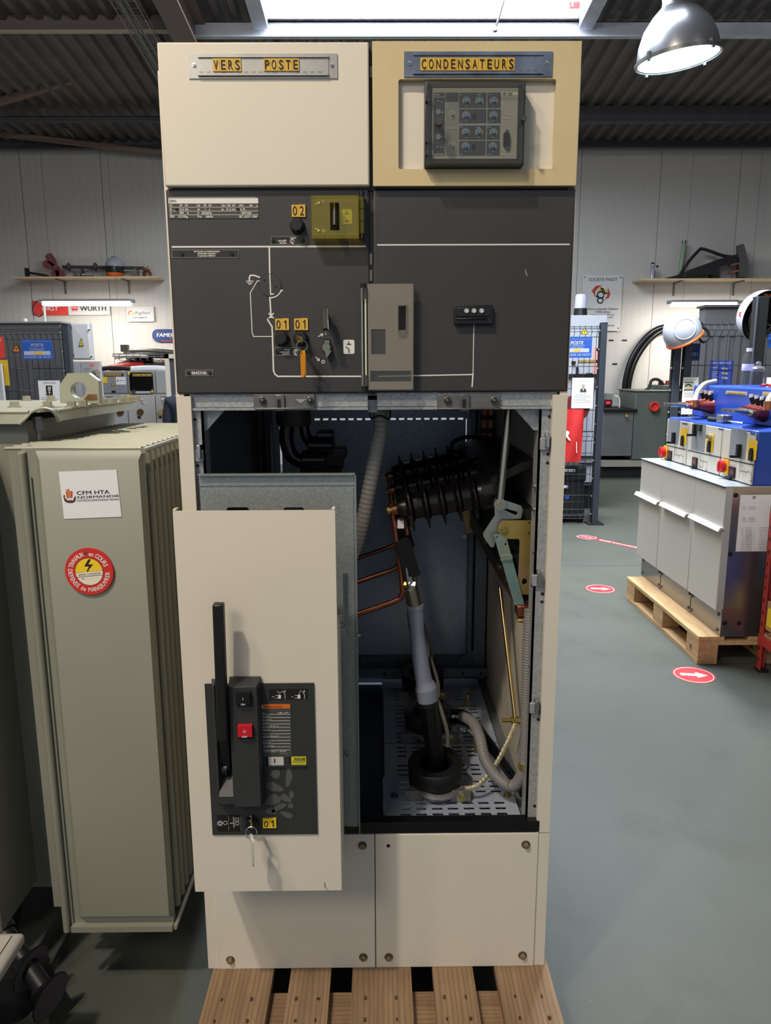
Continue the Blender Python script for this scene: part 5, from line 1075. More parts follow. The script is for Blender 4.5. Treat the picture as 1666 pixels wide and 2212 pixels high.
# base cabinet with three doors
zt = .9
bc = thing('metal_cabinet', 'low galvanised cabinet with three white doors standing on the pale pallet', 'cabinet', (2.0, 2.6, .144))
GLV = mat('brushed_galvanised', (150, 150, 150), .28, metal=.9, var=.1, vs=3); DOORW = mat('white_door_enamel', (188, 181, 170), .4)
q = MB(); q.box(1.705, 2.38, 2.055, 3.19, .144, zt, GLV); q.box(1.672, 1.705, 2.046, 2.056, .29, zt, mat('door_edge', (170, 168, 166), .4)); q.build('carcass', bc); q = MB(); q.box(1.66, 2.38, 2.045, 3.2, zt, zt+.003, mat('pale_zinc_top', (176, 184, 192), .25, metal=.35)); q.build('top_plate', bc)
yb = [2.046, 2.394, 2.85, 3.205]
hp = [((1491, 1119), (1558, 1143)), ((1428, 1093), (1484, 1112)), ((1375, 1069), (1422, 1086))]
for i in range(3):
    q = MB(); q.box(1.67, 1.70, yb[i]+.002, yb[i+1]-.002, .28, zt-.008, DOORW); d = q.build('door', bc, bevel=.003)
    a, b = PX(*hp[i][0], 1.655), PX(*hp[i][1], 1.655); z = (a.z+b.z)/2
    q = MB(); yl, yh = b.y, a.y; q.plate([(1.67, z+.014), (1.652, z+.016), (1.640, z-.004), (1.644, z-.008), (1.656, z+.008), (1.67, z+.006)], V((0, yh, 0)), X1, FZ, yh-yl, mat('white_handle', (204, 202, 198), .35)); q.build('handle', d)
for y in (2.09, 2.40, 2.44, 2.84, 2.88, 3.16):
    for z in (.17, .25): q = MB(); p = V((1.705, y, z)); hexnut(q, p, -X1, .007, .005, DSTEEL, .002); q.build('base_bolt', bc)
q = MB()
for y in (2.42, 2.86): q.box(1.7035, 1.706, y-.0015, y+.0015, .146, .28, INK)
q.build('base_seam', bc)
for px, py in ((1590, 1070), (1578, 1197), (1566, 1346), (1597, 1346)): q = MB(); p = PY(px, py, 2.055); q.lathe([(.012, 0), (.010, -.004), (0, -.005)], p, Y1, BLK2, 14); q.build('side_rivet', bc)
q = MB(); Y2 = 2.052; fslab(q, (1595, 1069, 1690, 1191), Y2, .002, WPAPER); ftext(q, 'O', 1626, 1077, Y2-.001, 6, INK, bold=.03)
for yy in (1095, 1099, 1118, 1122, 1126): fline(q, [(1604, yy), (1612, yy)], Y2-.001, .8, GREYP); fline(q, [(1618, yy), (1632, yy)], Y2-.001, .8, GREYP)
for yy in range(1140, 1189, 4): fline(q, [(1602, yy), (1606, yy)], Y2-.001, .7, GREYP); fline(q, [(1610, yy), (1624, yy)], Y2-.001, .7, GREYP); fline(q, [(1640, yy), (1662, yy)], Y2-.001, .7, GREYP)
q.build('wiring_diagram_sheet', label='printed diagram sheet taped on the side of the galvanised cabinet', cat='poster')
# ring main unit
BLU = mat('gloss_blue', (34, 70, 160), .3, var=.05, vs=3); FPW = mat('front_panel_white', (196, 188, 172), .45); FPG = mat('front_panel_grey', (128, 130, 132), .5)
XR, XT = 1.80, 1.98
zm = 1.165
rm = thing('ring_main_unit', 'blue ring main switchgear with three white front panels and red knobs', 'switchgear', (2.05, 2.6, zt+.003))
ym = [2.05, 2.39, 2.82, 3.14]
q = MB(); q.box(XR, 2.36, ym[0], ym[3], zt+.003, zm, BLU); y_f = PX(1496, 870, XT).y; ztp = PX(1500, 832, XT).z; q.box(XT, 2.36, ym[0], y_f, zm, ztp, BLU); q.build('tank', rm, bevel=.008)
RKN = mat('red_knob', (196, 34, 40), .35); YPL = mat('yellow_plate', (226, 178, 34), .45); DSP = mat('dark_display', (30, 24, 26), .25)
def module(i, pan, gr, ye, ln, rk, dsp, hook, scheme):
    q = MB(); q.box(XR-.010, XR, ym[2-i]+.006, ym[3-i]-.006, zt+.008, zm-.012, FPW); pn = q.build('front_panel', rm, bevel=.002)
    XP = XR-.010; q = MB(); xpoly(q, [Q(*a) for a in gr], XP, FPG); xline(q, [Q(*a) for a in ln], XP, .005, INK)
    pr_ = [Q(*a) for a in ye]; xpoly(q, pr_, XP, YPL, .002)
    for s in scheme: xline(q, [Q(*a) for a in s], XP, .0022, INK)
    q.build('printed_diagram', pn)
    cx = sum(a[0] for a in ye)/4; cy = sum(a[1] for a in ye)/4+.22*(ye[2][1]-ye[0][1])
    q = MB(); p = PX(*Q(cx-4, cy), XP); q.plate([(-.014, -.03), (.014, -.03), (.014, .012), (.006, .03), (-.006, .03), (-.014, .012)], p, UY, FZ, .012, BLK2); q.build('earth_switch_knob', pn)
    p = PX(*Q(*hook), XP); q = MB(); q.box(p.x-.02, p.x, p.y-.01, p.y+.01, p.z-.01, p.z+.05, BLK2); q.box(p.x-.05, p.x, p.y-.008, p.y+.008, p.z-.016, p.z-.004, BLK2); q.build('padlock_lever', pn)
    p = PX(*Q(*dsp), XP); q = MB(); q.box(p.x-.008, p.x, p.y-.03, p.y+.03, p.z-.028, p.z+.028, BLACK); q.box(p.x-.0085, p.x, p.y-.02, p.y+.02, p.z-.006, p.z+.02, mat('red_display', (110, 40, 40), .3)); q.box(p.x-.02, p.x, p.y-.01, p.y+.035, p.z-.03, p.z-.022, BLACK); q.build('counter', pn)
    if rk:
        p = PX(*Q(*rk), XP); q = MB(); q.box(p.x-.006, p.x, p.y-.04, p.y+.02, p.z-.038, p.z+.038, YPL); q.lathe([(.022, .006), (.030, .010), (.032, .03), (.024, .035), (0, .035)], p, -X1, RKN, 24); q.bar(p+V((-.035, .0, -.026)), p+V((-.035, 0, .026)), .012, .010, RKN, up=X1); q.build('rotary_handle', pn)
module(0, 0, ((470, 462), (600, 480), (572, 765), (440, 745)), ((608, 570), (688, 580), (665, 775), (595, 768)), ((405, 765), (665, 825)), (425, 850), (480, 890), (535, 720), (((535, 800), (525, 950)), ((530, 880), (600, 895), (610, 875), (625, 900), (635, 905), (630, 985)), ((618, 985), (642, 988)), ((585, 900), (590, 925))))
module(1, 0, ((755, 508), (905, 525), (880, 850), (725, 820)), ((920, 625), (1000, 640), (985, 850), (905, 830)), ((690, 830), (1090, 920)), None, (776, 975), (785, 630), (((838, 875), (828, 1040)), ((835, 950), (918, 970), (910, 1060)), ((868, 960), (862, 1030), (828, 1025)), ((897, 1060), (922, 1066))))
module(2, 0, ((1200, 570), (1390, 595), (1360, 945), (1170, 910)), ((1405, 708), (1515, 720), (1490, 950), (1388, 930)), ((1110, 925), (1490, 1010)), (1130, 1020), (1215, 1090), (1305, 880), (((1305, 980), (1290, 1165)), ((1300, 1070), (1390, 1090), (1410, 1075), (1440, 1110), (1435, 1200)), ((1420, 1190), (1450, 1196)), ((1370, 1095), (1372, 1130))))
q = MB(); Xp = XR-.01
for a in ((628, 515), (1055, 578), (1432, 635)): xline(q, [Q(a[0], a[1]), Q(a[0]+55, a[1]+9)], Xp, .008, mat('blue_print', (60, 72, 120), .5))
for a in ((945, 665), (968, 668)): p = PX(*Q(*a), Xp); q.cyl(p, p-X1*.02, .012, STEEL, 16)
p = PX(*Q(840, 560), Xp); q.box(p.x-.015, p.x, p.y-.02, p.y+.02, p.z-.02, p.z+.015, mat('dark_green_tag', (30, 56, 40), .5))
q.build('panel_marks', rm)
for (a, b), s in (((Q(780, 120), Q(985, 160)), 'CABLE 1'), ((Q(1135, 130), Q(1385, 185)), 'PROTECTION TRANSFO'), ((Q(1565, 140), Q(1800, 210)), 'CABLE 2')):
    q = MB(); p0, p1 = PX(*a, XT-.003), PX(*b, XT-.003); q.box(XT-.003, XT, p1.y, p0.y, p1.z, p0.z, ZINC); w_ = p0.y-p1.y; h_ = p0.z-p1.z
    n = len(s); wd = w_*.8; zc = (p0.z+p1.z)/2; q.box(XT-.005, XT-.002, p0.y-w_*.1-wd, p0.y-w_*.1, zc-h_*.22, zc+h_*.22, YTAG); q.text(s, V((XT-.005, p0.y-w_*.12, zc-h_*.16)), UY, FZ, h_*.32, INK, 'L', wd*.94, .01, .001); q.build('circuit_label', rm)
# brown cable bushings with contact rods and braided straps
BRN = mat('brown_epoxy', (112, 44, 36), .3); CUB = mat('copper_contact', (182, 120, 90), .35, metal=.7)
def bushing(pb, pt, k):
    B0, T0 = PX(*pb, XT), PX(*pt, XT-.30); 
    for i in range(3):
        o = V((0, .055*(i-0), .004*i)); b_, t_ = B0+o, T0+V((0, .055*i*1.0, 0)); a = (t_-b_).normalized()
        q = MB(); q.lathe([(.044, 0), (.040, .012), (.034, .02), (.022, .14), (0, .14)], b_, a, BRN, 22); bs_ = q.build('bushing', rm)
        q = MB(); q.cyl(b_+a*.13, b_+a*.20, .014, CUB if i != 1 else STEEL, 16); q.cyl(b_+a*.20, b_+a*.205, .017, STEEL, 16); q.cyl(b_+a*.2, t_, .009, STEEL, 12); q.build('contact_rod', bs_)
        q = MB(); pz = b_+V((-.02, 0, .05)); q.cyl(b_+V((-.003, 0, .03)), pz+V((0, 0, .02)), .012, BLK2, 12); q.cyl(pz+V((0, 0, .02)), pz+V((0, 0, .036)), .010, WHITE, 12); q.build('vent_plug', rm)
    return B0, T0
B0, T0 = bushing(Q(975, 320), Q(480, 300), 0)
bushing(Q(1590, 400), Q(1220, 372), 1)
for n_, (a, b, c_, d) in enumerate(((Q(775, 260), Q(800, 150), Q(880, 55), Q(1010, 20)), (Q(1630, 280), Q(1650, 215), Q(1720, 150), Q(1800, 130)))):
    q = MB(); P_ = [PX(*a, XT-.14), PX(*b, XT-.11), PX(*c_, XT-.03), PX(*d, XT+.08)]; q.tube(P_, .014, mat('braided_sleeve', (176, 166, 146), .6, var=.3, vs=200), 12, sub=8); q.cyl(P_[0]-V((0, 0, .03)), P_[0]+V((0, 0, .01)), .019, CUB, 12)
    q.build('earthing_lead', label=('cream braided lead arching over the brown bushings to the blue tank', 'cream braided lead at the frame edge over the nearer bushings')[n_], cat='cable')
# loose steel tool on the blue ledge
a, b = PZ(1532, 905, zm+.012), PZ(1606, 914, zm+.012)
t = thing('clamp_tool', 'small steel clamp tool lying on the blue ledge', 'tool', (a.x, a.y, zm))
q = MB(); m_ = a.lerp(b, .45); q.cyl(a, a.lerp(b, .25), .013, BLK2, 12); q.cyl(a.lerp(b, .2), m_, .007, STEEL, 10); q.build('grip', t)
q = MB(); q.box(m_.x-.03, m_.x+.03, m_.y-.04, m_.y+.03, zm+.002, zm+.045, STEEL); q.bar(m_, b, .014, .01, STEEL); q.build('jaw', t, bevel=.006)
# bottle, jar and red wire on top of the tank
PET = glassy('clear_bottle', (236, 240, 244), .06, .04)
p = PX(1613, 832, 2.18); p.z = ztp
t = thing('water_bottle', 'clear plastic water bottle standing on the blue tank', 'bottle', p)
q = MB(); q.lathe([(0, 0), (.030, 0), (.033, .01), (.031, .03), (.033, .04), (.031, .05), (.033, .06), (.031, .07), (.033, .085), (.033, .14), (.028, .17), (.014, .195), (.013, .2)], p, Z1, PET, 24); q.build('bottle_body', t)
q = MB(); q.lathe([(.0332, .088), (.0336, .09), (.0336, .125), (.0332, .127)], p, Z1, mat('lilac_label', (190, 186, 214), .5), 24); q.build('label', t)
q = MB(); q.cyl(p+V((0, 0, .198)), p+V((0, 0, .218)), .0155, mat('white_cap', (226, 226, 228), .4), 18); q.build('cap', t)
p = PX(1635, 832, 2.13); p.z = ztp
t = thing('glass_jar', 'squat clear jar with a round lid knob beside the water bottle', 'jar', p)
q = MB(); q.lathe([(0, 0), (.034, 0), (.036, .01), (.036, .075), (.033, .085)], p, Z1, PET, 24); q.build('jar_body', t)
q = MB(); q.lathe([(.037, .084), (.037, .10), (.025, .112), (.012, .116), (.016, .128), (.010, .138), (0, .14)], p, Z1, glassy('jar_lid_clear', (226, 230, 236), .1, .15), 24); q.build('lid', t)
p = PX(1662, 829, 2.1); p.z = ztp+.012; q = MB()
q.tube([p+V((.03*math.cos(i*2.4), .04*math.sin(i*1.7), .010*math.sin(i*3.1))) for i in range(20)], .004, REDP, 6, sub=3); q.build('red_wire', label='tangle of red wire on the blue tank at the frame edge', cat='wire')
q = MB(); p = PX(1668, 826, 2.22); q.box(p.x, p.x+.1, p.y-.06, p.y+.06, ztp, ztp+.05, WPAPER); q.build('white_box', label='small white box behind the red wire tangle', cat='box')
# red rack with blue crates
XK = 1.86; RRD = mat('red_rack_enamel', (176, 56, 50), .4)
rk_ = thing('steel_rack', 'red slotted steel rack with low shelves at the frame edge', 'rack', (2.05, 1.5, 0))
zk = PX(1640, 1078, XK).z+.01; yk = 1.985
zs_ = PX(1618, 1352, XK).z; zs2 = PX(1650, 1100, XK).z
for x in (XK, 2.26):
    for y in (yk, 1.0):
        q = MB(); q.box(x, x+.004, y-.04, y, .012, zk, RRD); q.box(x, x+.04, y-.004, y, .012, zk, RRD)
        for i in range(int(zk/.06)): q.plate(rrect(-.006, -.012, .006, .012, .005, 3), V((x+.018, y-.0042, .06+i*.06)), FX, FZ, .0004, INK); q.plate(rrect(-.005, -.010, .005, .010, .004, 3), V((x-.0002, y-.02, .06+i*.06)), UY, FZ, .0004, INK)
        q.build('post', rk_); q = MB(); q.box(x-.004, x+.044, y-.044, y+.004, 0, .012, BLK2); q.build('foot', rk_)
for z in (zs_, zs2):
    q = MB()
    for x in (XK-.002, 2.296): q.box(x, x+.006, 1.0, yk, z-.05, z, RRD)
    for y in (.99, yk-.006): q.box(XK, 2.30, y, y+.006, z-.05, z, RRD)
    q.build('shelf_beam', rk_)
    q = MB(); q.box(XK+.006, 2.295, 1.0, yk-.008, z-.004, z+.006, mat('chipboard', (186, 150, 106), .8, var=.2, vs=40)); q.build('shelf_board', rk_)
CRD = mat('cardboard', (176, 136, 90), .85, var=.08, vs=6)
q = MB(); q.add([(XK+.01, 1.2, zs_+.008), (2.28, 1.2, zs_+.008), (2.28, 1.93, zs_+.008), (XK+.01, 1.93, zs_+.008), (XK-.01, 1.25, zs_+.035), (2.28, 1.2, zs_+.014), (2.28, 1.94, zs_+.014), (XK+.0, 1.9, zs_+.03)], [(0, 1, 2, 3), (4, 7, 6, 5), (0, 3, 7, 4), (3, 2, 6, 7), (0, 4, 5, 1)], CRD); q.build('cardboard_sheet', label='curled cardboard sheet under the blue crates on the red rack', cat='cardboard')
t = thing('cardboard_box', 'open cardboard box with a yellow label behind the blue crates', 'box', (2.05, 1.9, zs_+.03)); zb0 = zs_+.036
q = MB(); q.box(XK+.005, 2.2, 1.85, 1.94, zb0, zb0+.14, CRD); q.build('carton', t); q = MB(); q.box(XK+.0035, XK+.005, 1.86, 1.93, zb0+.02, zb0+.11, YSIGN); q.build('yellow_label', t)
BCR = mat('blue_crate_plastic', (36, 48, 170), .4)
def crate(z, label):
    t = thing('plastic_crate', label, 'crate', (2.06, 1.55, z), 'blue crates on the red rack'); x0, x1, y0, y1, h = XK+.015, 2.27, 1.2, 1.83, .115
    q = MB(); q.box(x0+.02, x1-.02, y0+.02, y1-.02, z, z+.006, BCR)
    for a in ((x0+.012, x0+.016, y0+.012, y1-.012), (x1-.016, x1-.012, y0+.012, y1-.012), (x0+.012, x1-.012, y0+.012, y0+.016), (x0+.012, x1-.012, y1-.016, y1-.012)): q.box(*a, z, z+h, BCR)
    q.build('basket', t)
    q = MB(); 
    for zz_ in (z+h-.018, z+.045): q.box(x0, x0+.014, y0, y1, zz_, zz_+.012, BCR); q.box(x0, x1, y1-.014, y1, zz_, zz_+.012, BCR); q.box(x0, x1, y0, y0+.014, zz_, zz_+.012, BCR); q.box(x1-.014, x1, y0, y1, zz_, zz_+.012, BCR)
    for i in range(22): yy = y0+.012+i*(y1-y0-.03)/21; q.box(x0+.003, x0+.013, yy, yy+.006, z+.004, z+h-.01, BCR)
    for i in range(14): xx = x0+.012+i*(x1-x0-.03)/13; q.box(xx, xx+.006, y1-.013, y1-.003, z+.004, z+h-.01, BCR)
    q.build('ribbed_rim', t); return t
crate(zs_+.04, 'lower of two blue plastic crates stacked on the red rack'); crate(zs_+.158, 'upper blue plastic crate stacked on the red rack')
q = MB(); a = V((1.95, 1.86, zs2+.012)); q.box(a.x-.06, a.x+.2, a.y-.2, a.y+.08, zs2+.006, zs2+.02, CRD); q.tube([a+V((-.05, .06, .012)), a+V((-.09, .0, -.01)), a+V((-.02, -.05, .02)), a+V((.08, .02, .018))], .004, BLACK, 6, sub=5); q.build('paper_bundle', label='crumpled cardboard scraps on the top shelf of the red rack', cat='cardboard')
# floor markings
FRD = mat('floor_red', (196, 52, 58), .5)
def arrow(px, py, label):
    c = PZ(px, py, 0); t = thing('floor_sticker', label, 'floor sticker', c, 'red arrow stickers on the floor'); R = .098
    q = MB(); q.plate(ring2(R, 40), c, X1, Y1, .0008, FRD); q.plate(ring2(R*.93, 40), c, X1, Y1, .0010, WHITE); q.plate(ring2(R*.89, 40), c, X1, Y1, .0012, FRD); q.build('disc', t)
    q = MB(); u = V((.985, -.17, 0)).normalized(); v = V((.17, .985, 0)).normalized(); q.plate([(-.062, -.014), (.012, -.014), (.012, -.034), (.066, 0), (.012, .034), (.012, .014), (-.062, .014)], c, u, v, .0014, WHITE); q.build('arrow', t)
arrow(1499, 1458, 'red round floor sticker with white arrow nearest the pale pallet corner'); arrow(1297, 1272, 'red round floor sticker with white arrow farther along the aisle')
a, b = PZ(1250, 1157, 0), PZ(1400, 1188, 0); u = (b-a).normalized(); v = Z1.cross(u)
t = thing('floor_strip', 'red floor strip with white lettering crossing the aisle', 'floor marking', a)
q = MB(); q.plate(rect2(.16, -.03, 1.5, .03), a, u, v, .0008, FRD); q.text('DISTANCE A RESPECTER', a+u*.22-v*.014, u, v, .032, WHITE, 'L', wd=.9, bold=.02, lift=.0015); q.build('strip', t)
q = MB(); q.plate([(0, -.04), (.04, -.07), (.15, -.07), (.19, 0), (.15, .07), (.04, .07)], a, u, v, .001, FRD); q.line([(.01, -.035), (.045, -.06), (.145, -.06), (.175, 0), (.145, .06), (.045, .06), (.01, .035)], a, u, v, .008, WHITE, .002, closed=True); q.text('STOP', a+u*.035-v*.016, u, v, .036, WHITE, 'L', wd=.11, bold=.02, lift=.002); q.build('octagon', t)
# ============================================================ fences, wall displays and equipment behind
FEN = mat('anthracite_fence', (62, 68, 78), .4, metal=.3)
FWI = mat('fence_wire', (58, 62, 70), .35, metal=.4)
FY = 5.48
def fence(label, x0, x1, Y, ztop, bends, posts, zlow=.06, sp=.0525, group=None):
    """welded mesh panel with folded V-bends"""
    t = thing('mesh_fence', label, 'fence', ((x0+x1)/2, Y, 0), group)
    q = MB(); n = int((x1-x0)/sp)
    for i in range(n+1):
        x = x0+i*sp; path = [(x, Y, ztop)]
        for zc in bends: path += [(x, Y, zc+.045), (x, Y-.035, zc), (x, Y, zc-.045)]
        path.append((x, Y, zlow)); path = [p for k, p in enumerate(path) if k == 0 or p[2] < path[k-1][2]-.001]
        for a, b in zip(path, path[1:]): q.cyl(a, b, .0028, FWI, 5, cap=False)
    zs = sorted({round(z, 3) for z in [ztop-.03]+[zc+d for zc in bends for d in (.045, -.045)]+[zlow+.02]+[zlow+.02+k*.2 for k in range(1, int((ztop-zlow)/.2))]})
    for z in zs: q.cyl((x0, Y+.004, z), (x1, Y+.004, z), .0034, FWI, 5)
    for zc in bends: q.cyl((x0, Y-.034, zc), (x1, Y-.034, zc), .003, FWI, 5)
    q.build('wire_mesh', t)
    for px in posts:
        q = MB(); q.box(px-.028, px+.028, Y-.01, Y+.05, 0, ztop+.02, FEN); q.box(px-.03, px+.03, Y-.012, Y+.052, ztop+.02, ztop+.026, BLK2); q.box(px-.04, px-.029, Y+.0, Y+.03, .0, ztop+.01, BLK2); q.box(px-.075, px+.075, Y-.06, Y+.10, 0, .01, BLK2)
        for dx in (-.06, .06): q.cyl((px+dx, Y-.04, .01), (px+dx, Y-.04, .028), .008, DSTEEL, 6)
        for k in range(11): q.cyl((px-.041, Y-.004, .1+k*.17), (px-.041, Y-.012, .1+k*.17), .008, STEEL, 8)
        q.build('post', t, bevel=.002)
    return t
zt_f = PY(1290, 703, FY).z; b1, b2, b3 = (PY(1270, y, FY).z for y in (717, 942, 1110))
xpR = PY(1291, 1000, FY).x; xpL = PY(146, 770, FY).x
fence('anthracite mesh fence beside the cabinet ending at the post by the aisle', .95, xpR-.03, FY, zt_f, (b1, b2, b3), (xpR,), group='mesh fences')
fence('anthracite mesh fence with warning signs behind the transformer', -4.3, xpL-.03, FY, zt_f, (PY(60, 722, FY).z, PY(60, 905, FY).z, b3), (xpL,), group='mesh fences')
Yg = 4.4
xg = PY(1458, 850, Yg).x
fence('mesh fence behind the blue switchgear with a helmet hung on its corner post', xg+.06, 5.2, Yg, PY(1580, 693, Yg).z, (PY(1580, 713, Yg).z, .95, .3), (xg, xg+.085), group='mesh fences')
def sign(label, quad, Y, th, m, fill=None, cat='sign', name='wall_sign', rad=0):
    X = rc(*quad, Y); q = MB()
    q.plate(rrect(X[0], X[2], X[1], X[3], rad) if rad else rect2(X[0], X[2], X[1], X[3]), V((0, Y, 0)), FX, FZ, th, m)
    if fill: fill(q, Y-th-.0008)
    return q.build(name, label=label, cat=cat)
SB = mat('sign_blue', (38, 84, 170), .45); SN = mat('sign_navy', (34, 58, 116), .45); SR = mat('sign_red', (206, 58, 50), .5); SW = mat('sign_white', (200, 198, 196), .5); OR = mat('sign_orange', (204, 120, 48), .5)
def bars(q, x0, x1, y, Y, h, m=INK, words=2):
    """lettering too small to read: a row of tiny upright strokes"""
    n = max(4, int((x1-x0)/1.6))
    for i in range(n):
        if words > 1 and i % (n//words) == n//words-1: continue
        xx = x0+(x1-x0)*(i+.5)/n; fslab(q, (xx-.45, y-h*(.8+.2*(i % 2)), xx+.45, y), Y-.001, .0012, m)
def T(q, s, x, y, Y, h, m=INK, al='C', w_=None, b=.006, sh=0): ftext(q, s, x, y, Y, h, m, al, w_, b, .002, sh)
def fill1(q, Y):
    T(q, 'ELECTRICITE DE DISTRIBUTION PUBLIQUE', 80, 738.5, Y, 2, GREYP, w_=58); T(q, 'POSTE', 80, 749, Y, 7, mat('sign_grey', (170, 178, 190), .5), w_=28, sh=.2); T(q, 'de Transformation', 80, 754, Y, 3, MATS['sign_grey'], w_=34); T(q, 'HAUTE TENSION', 80, 758, Y, 3, MATS['sign_grey'], w_=28); T(q, 'DANGER DE MORT', 82, 774, Y, 5.5, MATS['sign_grey'], w_=60, sh=.2)
    fslab(q, (52, 758.5, 109, 767), Y, .0015, MATS['sign_grey']); fslab(q, (75, 760, 91, 765.5), Y-.001, .0015, YTAG)
FS = FY-.045
sign('blue POSTE danger sign on the mesh fence behind the transformer', (48, 733, 113.5, 777), FS, .003, SB, fill1)
def tri(label, cx, cy, w_, h, Y, m, th=.003, sk=0):
    q = MB(); P = [PY(a, b, Y) for a, b in ((cx-w_/2, cy+h/2), (cx+w_/2, cy+h/2), (cx, cy-h/2))]; q.plate([(p.x, p.z) for p in P], V((0, Y, 0)), FX, FZ, th, INK)
    g = sum(P, V((0, 0, 0)))/3; P2 = [g+(p-g)*.74 for p in P]; q.plate([(p.x, p.z) for p in P2], V((0, Y-th, 0)), FX, FZ, .001, m)
    s = (P[1]-P[0]).length; q.flat([(g.x+a*s, g.z+b*s) for a, b in ((.02, .22), (-.12, -.02), (0, -.02), (-.08, -.18), (.12, .05), (.02, .05), (.10, .22))], V((0, Y-th-.001, 0)), FX, FZ, INK, .001)
    return q.build('warning_triangle', label=label, cat='sign')
tri('orange danger triangle beside the blue sign on the left fence', 35.5, 751, 20, 20, FS, OR)
sign('red sign cut by the frame edge on the left mesh fence', (-40, 727, 9.5, 773.5), FS, .003, SR, lambda q, Y: [bars(q, -20, 2, 733, Y, 2.5, WHITE, 1), bars(q, -20, 2, 737, Y, 2.5, WHITE, 1)])
sign('yellow notice cut by the frame edge on the left mesh fence', (-40, 777.5, 19, 833), FS-.006, .003, mat('notice_yellow', (206, 168, 40), .5), lambda q, Y: [bars(q, 1, 8, y, Y, 3, INK, 1) for y in (795, 801, 812)])
def portrait(label, quad, Y, ttl, hx, hy, dark):
    def f(q, Yt):
        x0, y0, x1, y1 = quad; w_ = x1-x0; (T(q, ttl, (x0+x1)/2, y0+(y1-y0)*.13, Yt, 3, INK, w_=w_*.55) if ttl else bars(q, x0+w_*.28, x1-w_*.28, y0+(y1-y0)*.11, Yt, 2.2, GREYP))
        if dark: fslab(q, (hx-7, hy-10, hx+7, hy+11), Yt, .001, INK)
        o = Yt-.0012; SKN = mat('portrait_grey', (168, 158, 140), .7); HR = mat('portrait_hair', (200, 190, 168), .7)
        fpoly(q, [(hx+3.4*math.cos(t), hy-2+4.4*math.sin(t)) for t in [2*PI*i/16 for i in range(16)]][::-1], o, SKN, .0006)
        fpoly(q, [(hx-4, hy-3), (hx-3, hy-7), (hx+1, hy-8), (hx+4, hy-6), (hx+4, hy-2), (hx+2, hy-5), (hx-2, hy-5)], o, HR, .0012); fpoly(q, [(hx-7, hy+11), (hx-6, hy+5), (hx-2, hy+2.5), (hx+3, hy+2.5), (hx+7, hy+6), (hx+7, hy+11)], o, mat('portrait_coat', (60, 62, 58), .7), .0009); fpoly(q, [(hx-1.5, hy+3), (hx+2, hy+3), (hx+.4, hy+9)], o, WPAPER, .0014)
        for k in range(6): fline(q, [(x0+w_*.1, hy+16+k*3.4), (x1-w_*(.1 if k % 3 else .3), hy+16+k*3.4)], Yt, .7, GREYP)
    return sign(label, quad, Y, .002, WPAPER, f, 'poster', 'portrait_poster')
portrait('white portrait sheet clipped to the mesh fence behind the transformer lug', (84, 822, 131, 868), FS, 'Michael Faraday', 106.5, 843, True)
portrait('white portrait sheet clipped to the mesh fence above the red bag', (1235.5, 816, 1282, 882), FS, '', 1260, 836, False)
sign('white sheet with an engraved figure on the fence just left of the blue tank', (1474, 815, 1507, 895), Yg-.04, .002, WPAPER, lambda q, Y: [bars(q, 1477, 1502, 822, Y, 2.4, GREYP), fslab(q, (1479, 826, 1499, 842), Y, .001, mat('engraving_cream', (190, 186, 160), .7)), fline(q, [(1478, 825.5), (1498, 825.5)], Y-.001, 1.4, INK), fline(q, [(1478, 842), (1498, 842)], Y-.001, 1.6, INK), fline(q, farc(1487.5, 836, 5, 20, 160), Y-.001, 1.5, INK), fline(q, farc(1487.5, 838, 8, 20, 160), Y-.001, 1, INK)]+[fline(q, [(1478, y), (1503, y)], Y, .7, GREYP) for y in (849, 853, 857)], 'poster', 'portrait_poster')
q = MB(); X = rc(-30, 786, 6, 866, FS-.03); q.box(X[0], X[1], FS-.05, FS-.03, X[2], X[3], mat('pale_blue_board', (176, 186, 200), .5)); q.box(X[1], X[1]+.012, FS-.055, FS-.028, X[2], X[3], SW); q.build('display_board', label='pale board with white edge at the frame edge on the left fence', cat='board')
def fill2(q, Y):
    T(q, 'ELECTRICITE', 1256, 734, Y, 2, GREYP, w_=40); T(q, 'POSTE', 1246, 744, Y, 7, WHITE, w_=28, sh=.2); T(q, 'DE TRANSFORMATION', 1248, 748, Y, 2.6, MATS['sign_grey'], w_=32); T(q, 'HAUTE TENSION', 1247, 752, Y, 2.6, MATS['sign_grey'], w_=26); T(q, 'DANGER DE MORT', 1247, 769, Y, 5.5, MATS['sign_grey'], w_=58, sh=.2); fslab(q, (1220, 752.5, 1273, 761), Y, .0015, MATS['sign_grey']); fslab(q, (1239, 754, 1254, 759.5), Y-.001, .0015, YTAG)
sign('blue POSTE danger sign on the fence right of the cabinet', (1214, 728, 1278.5, 773), FS, .003, SB, fill2)
tri('yellow danger triangle above the blue sign right of the cabinet', 1263, 715, 17, 15, FS-.004, YSIGN)
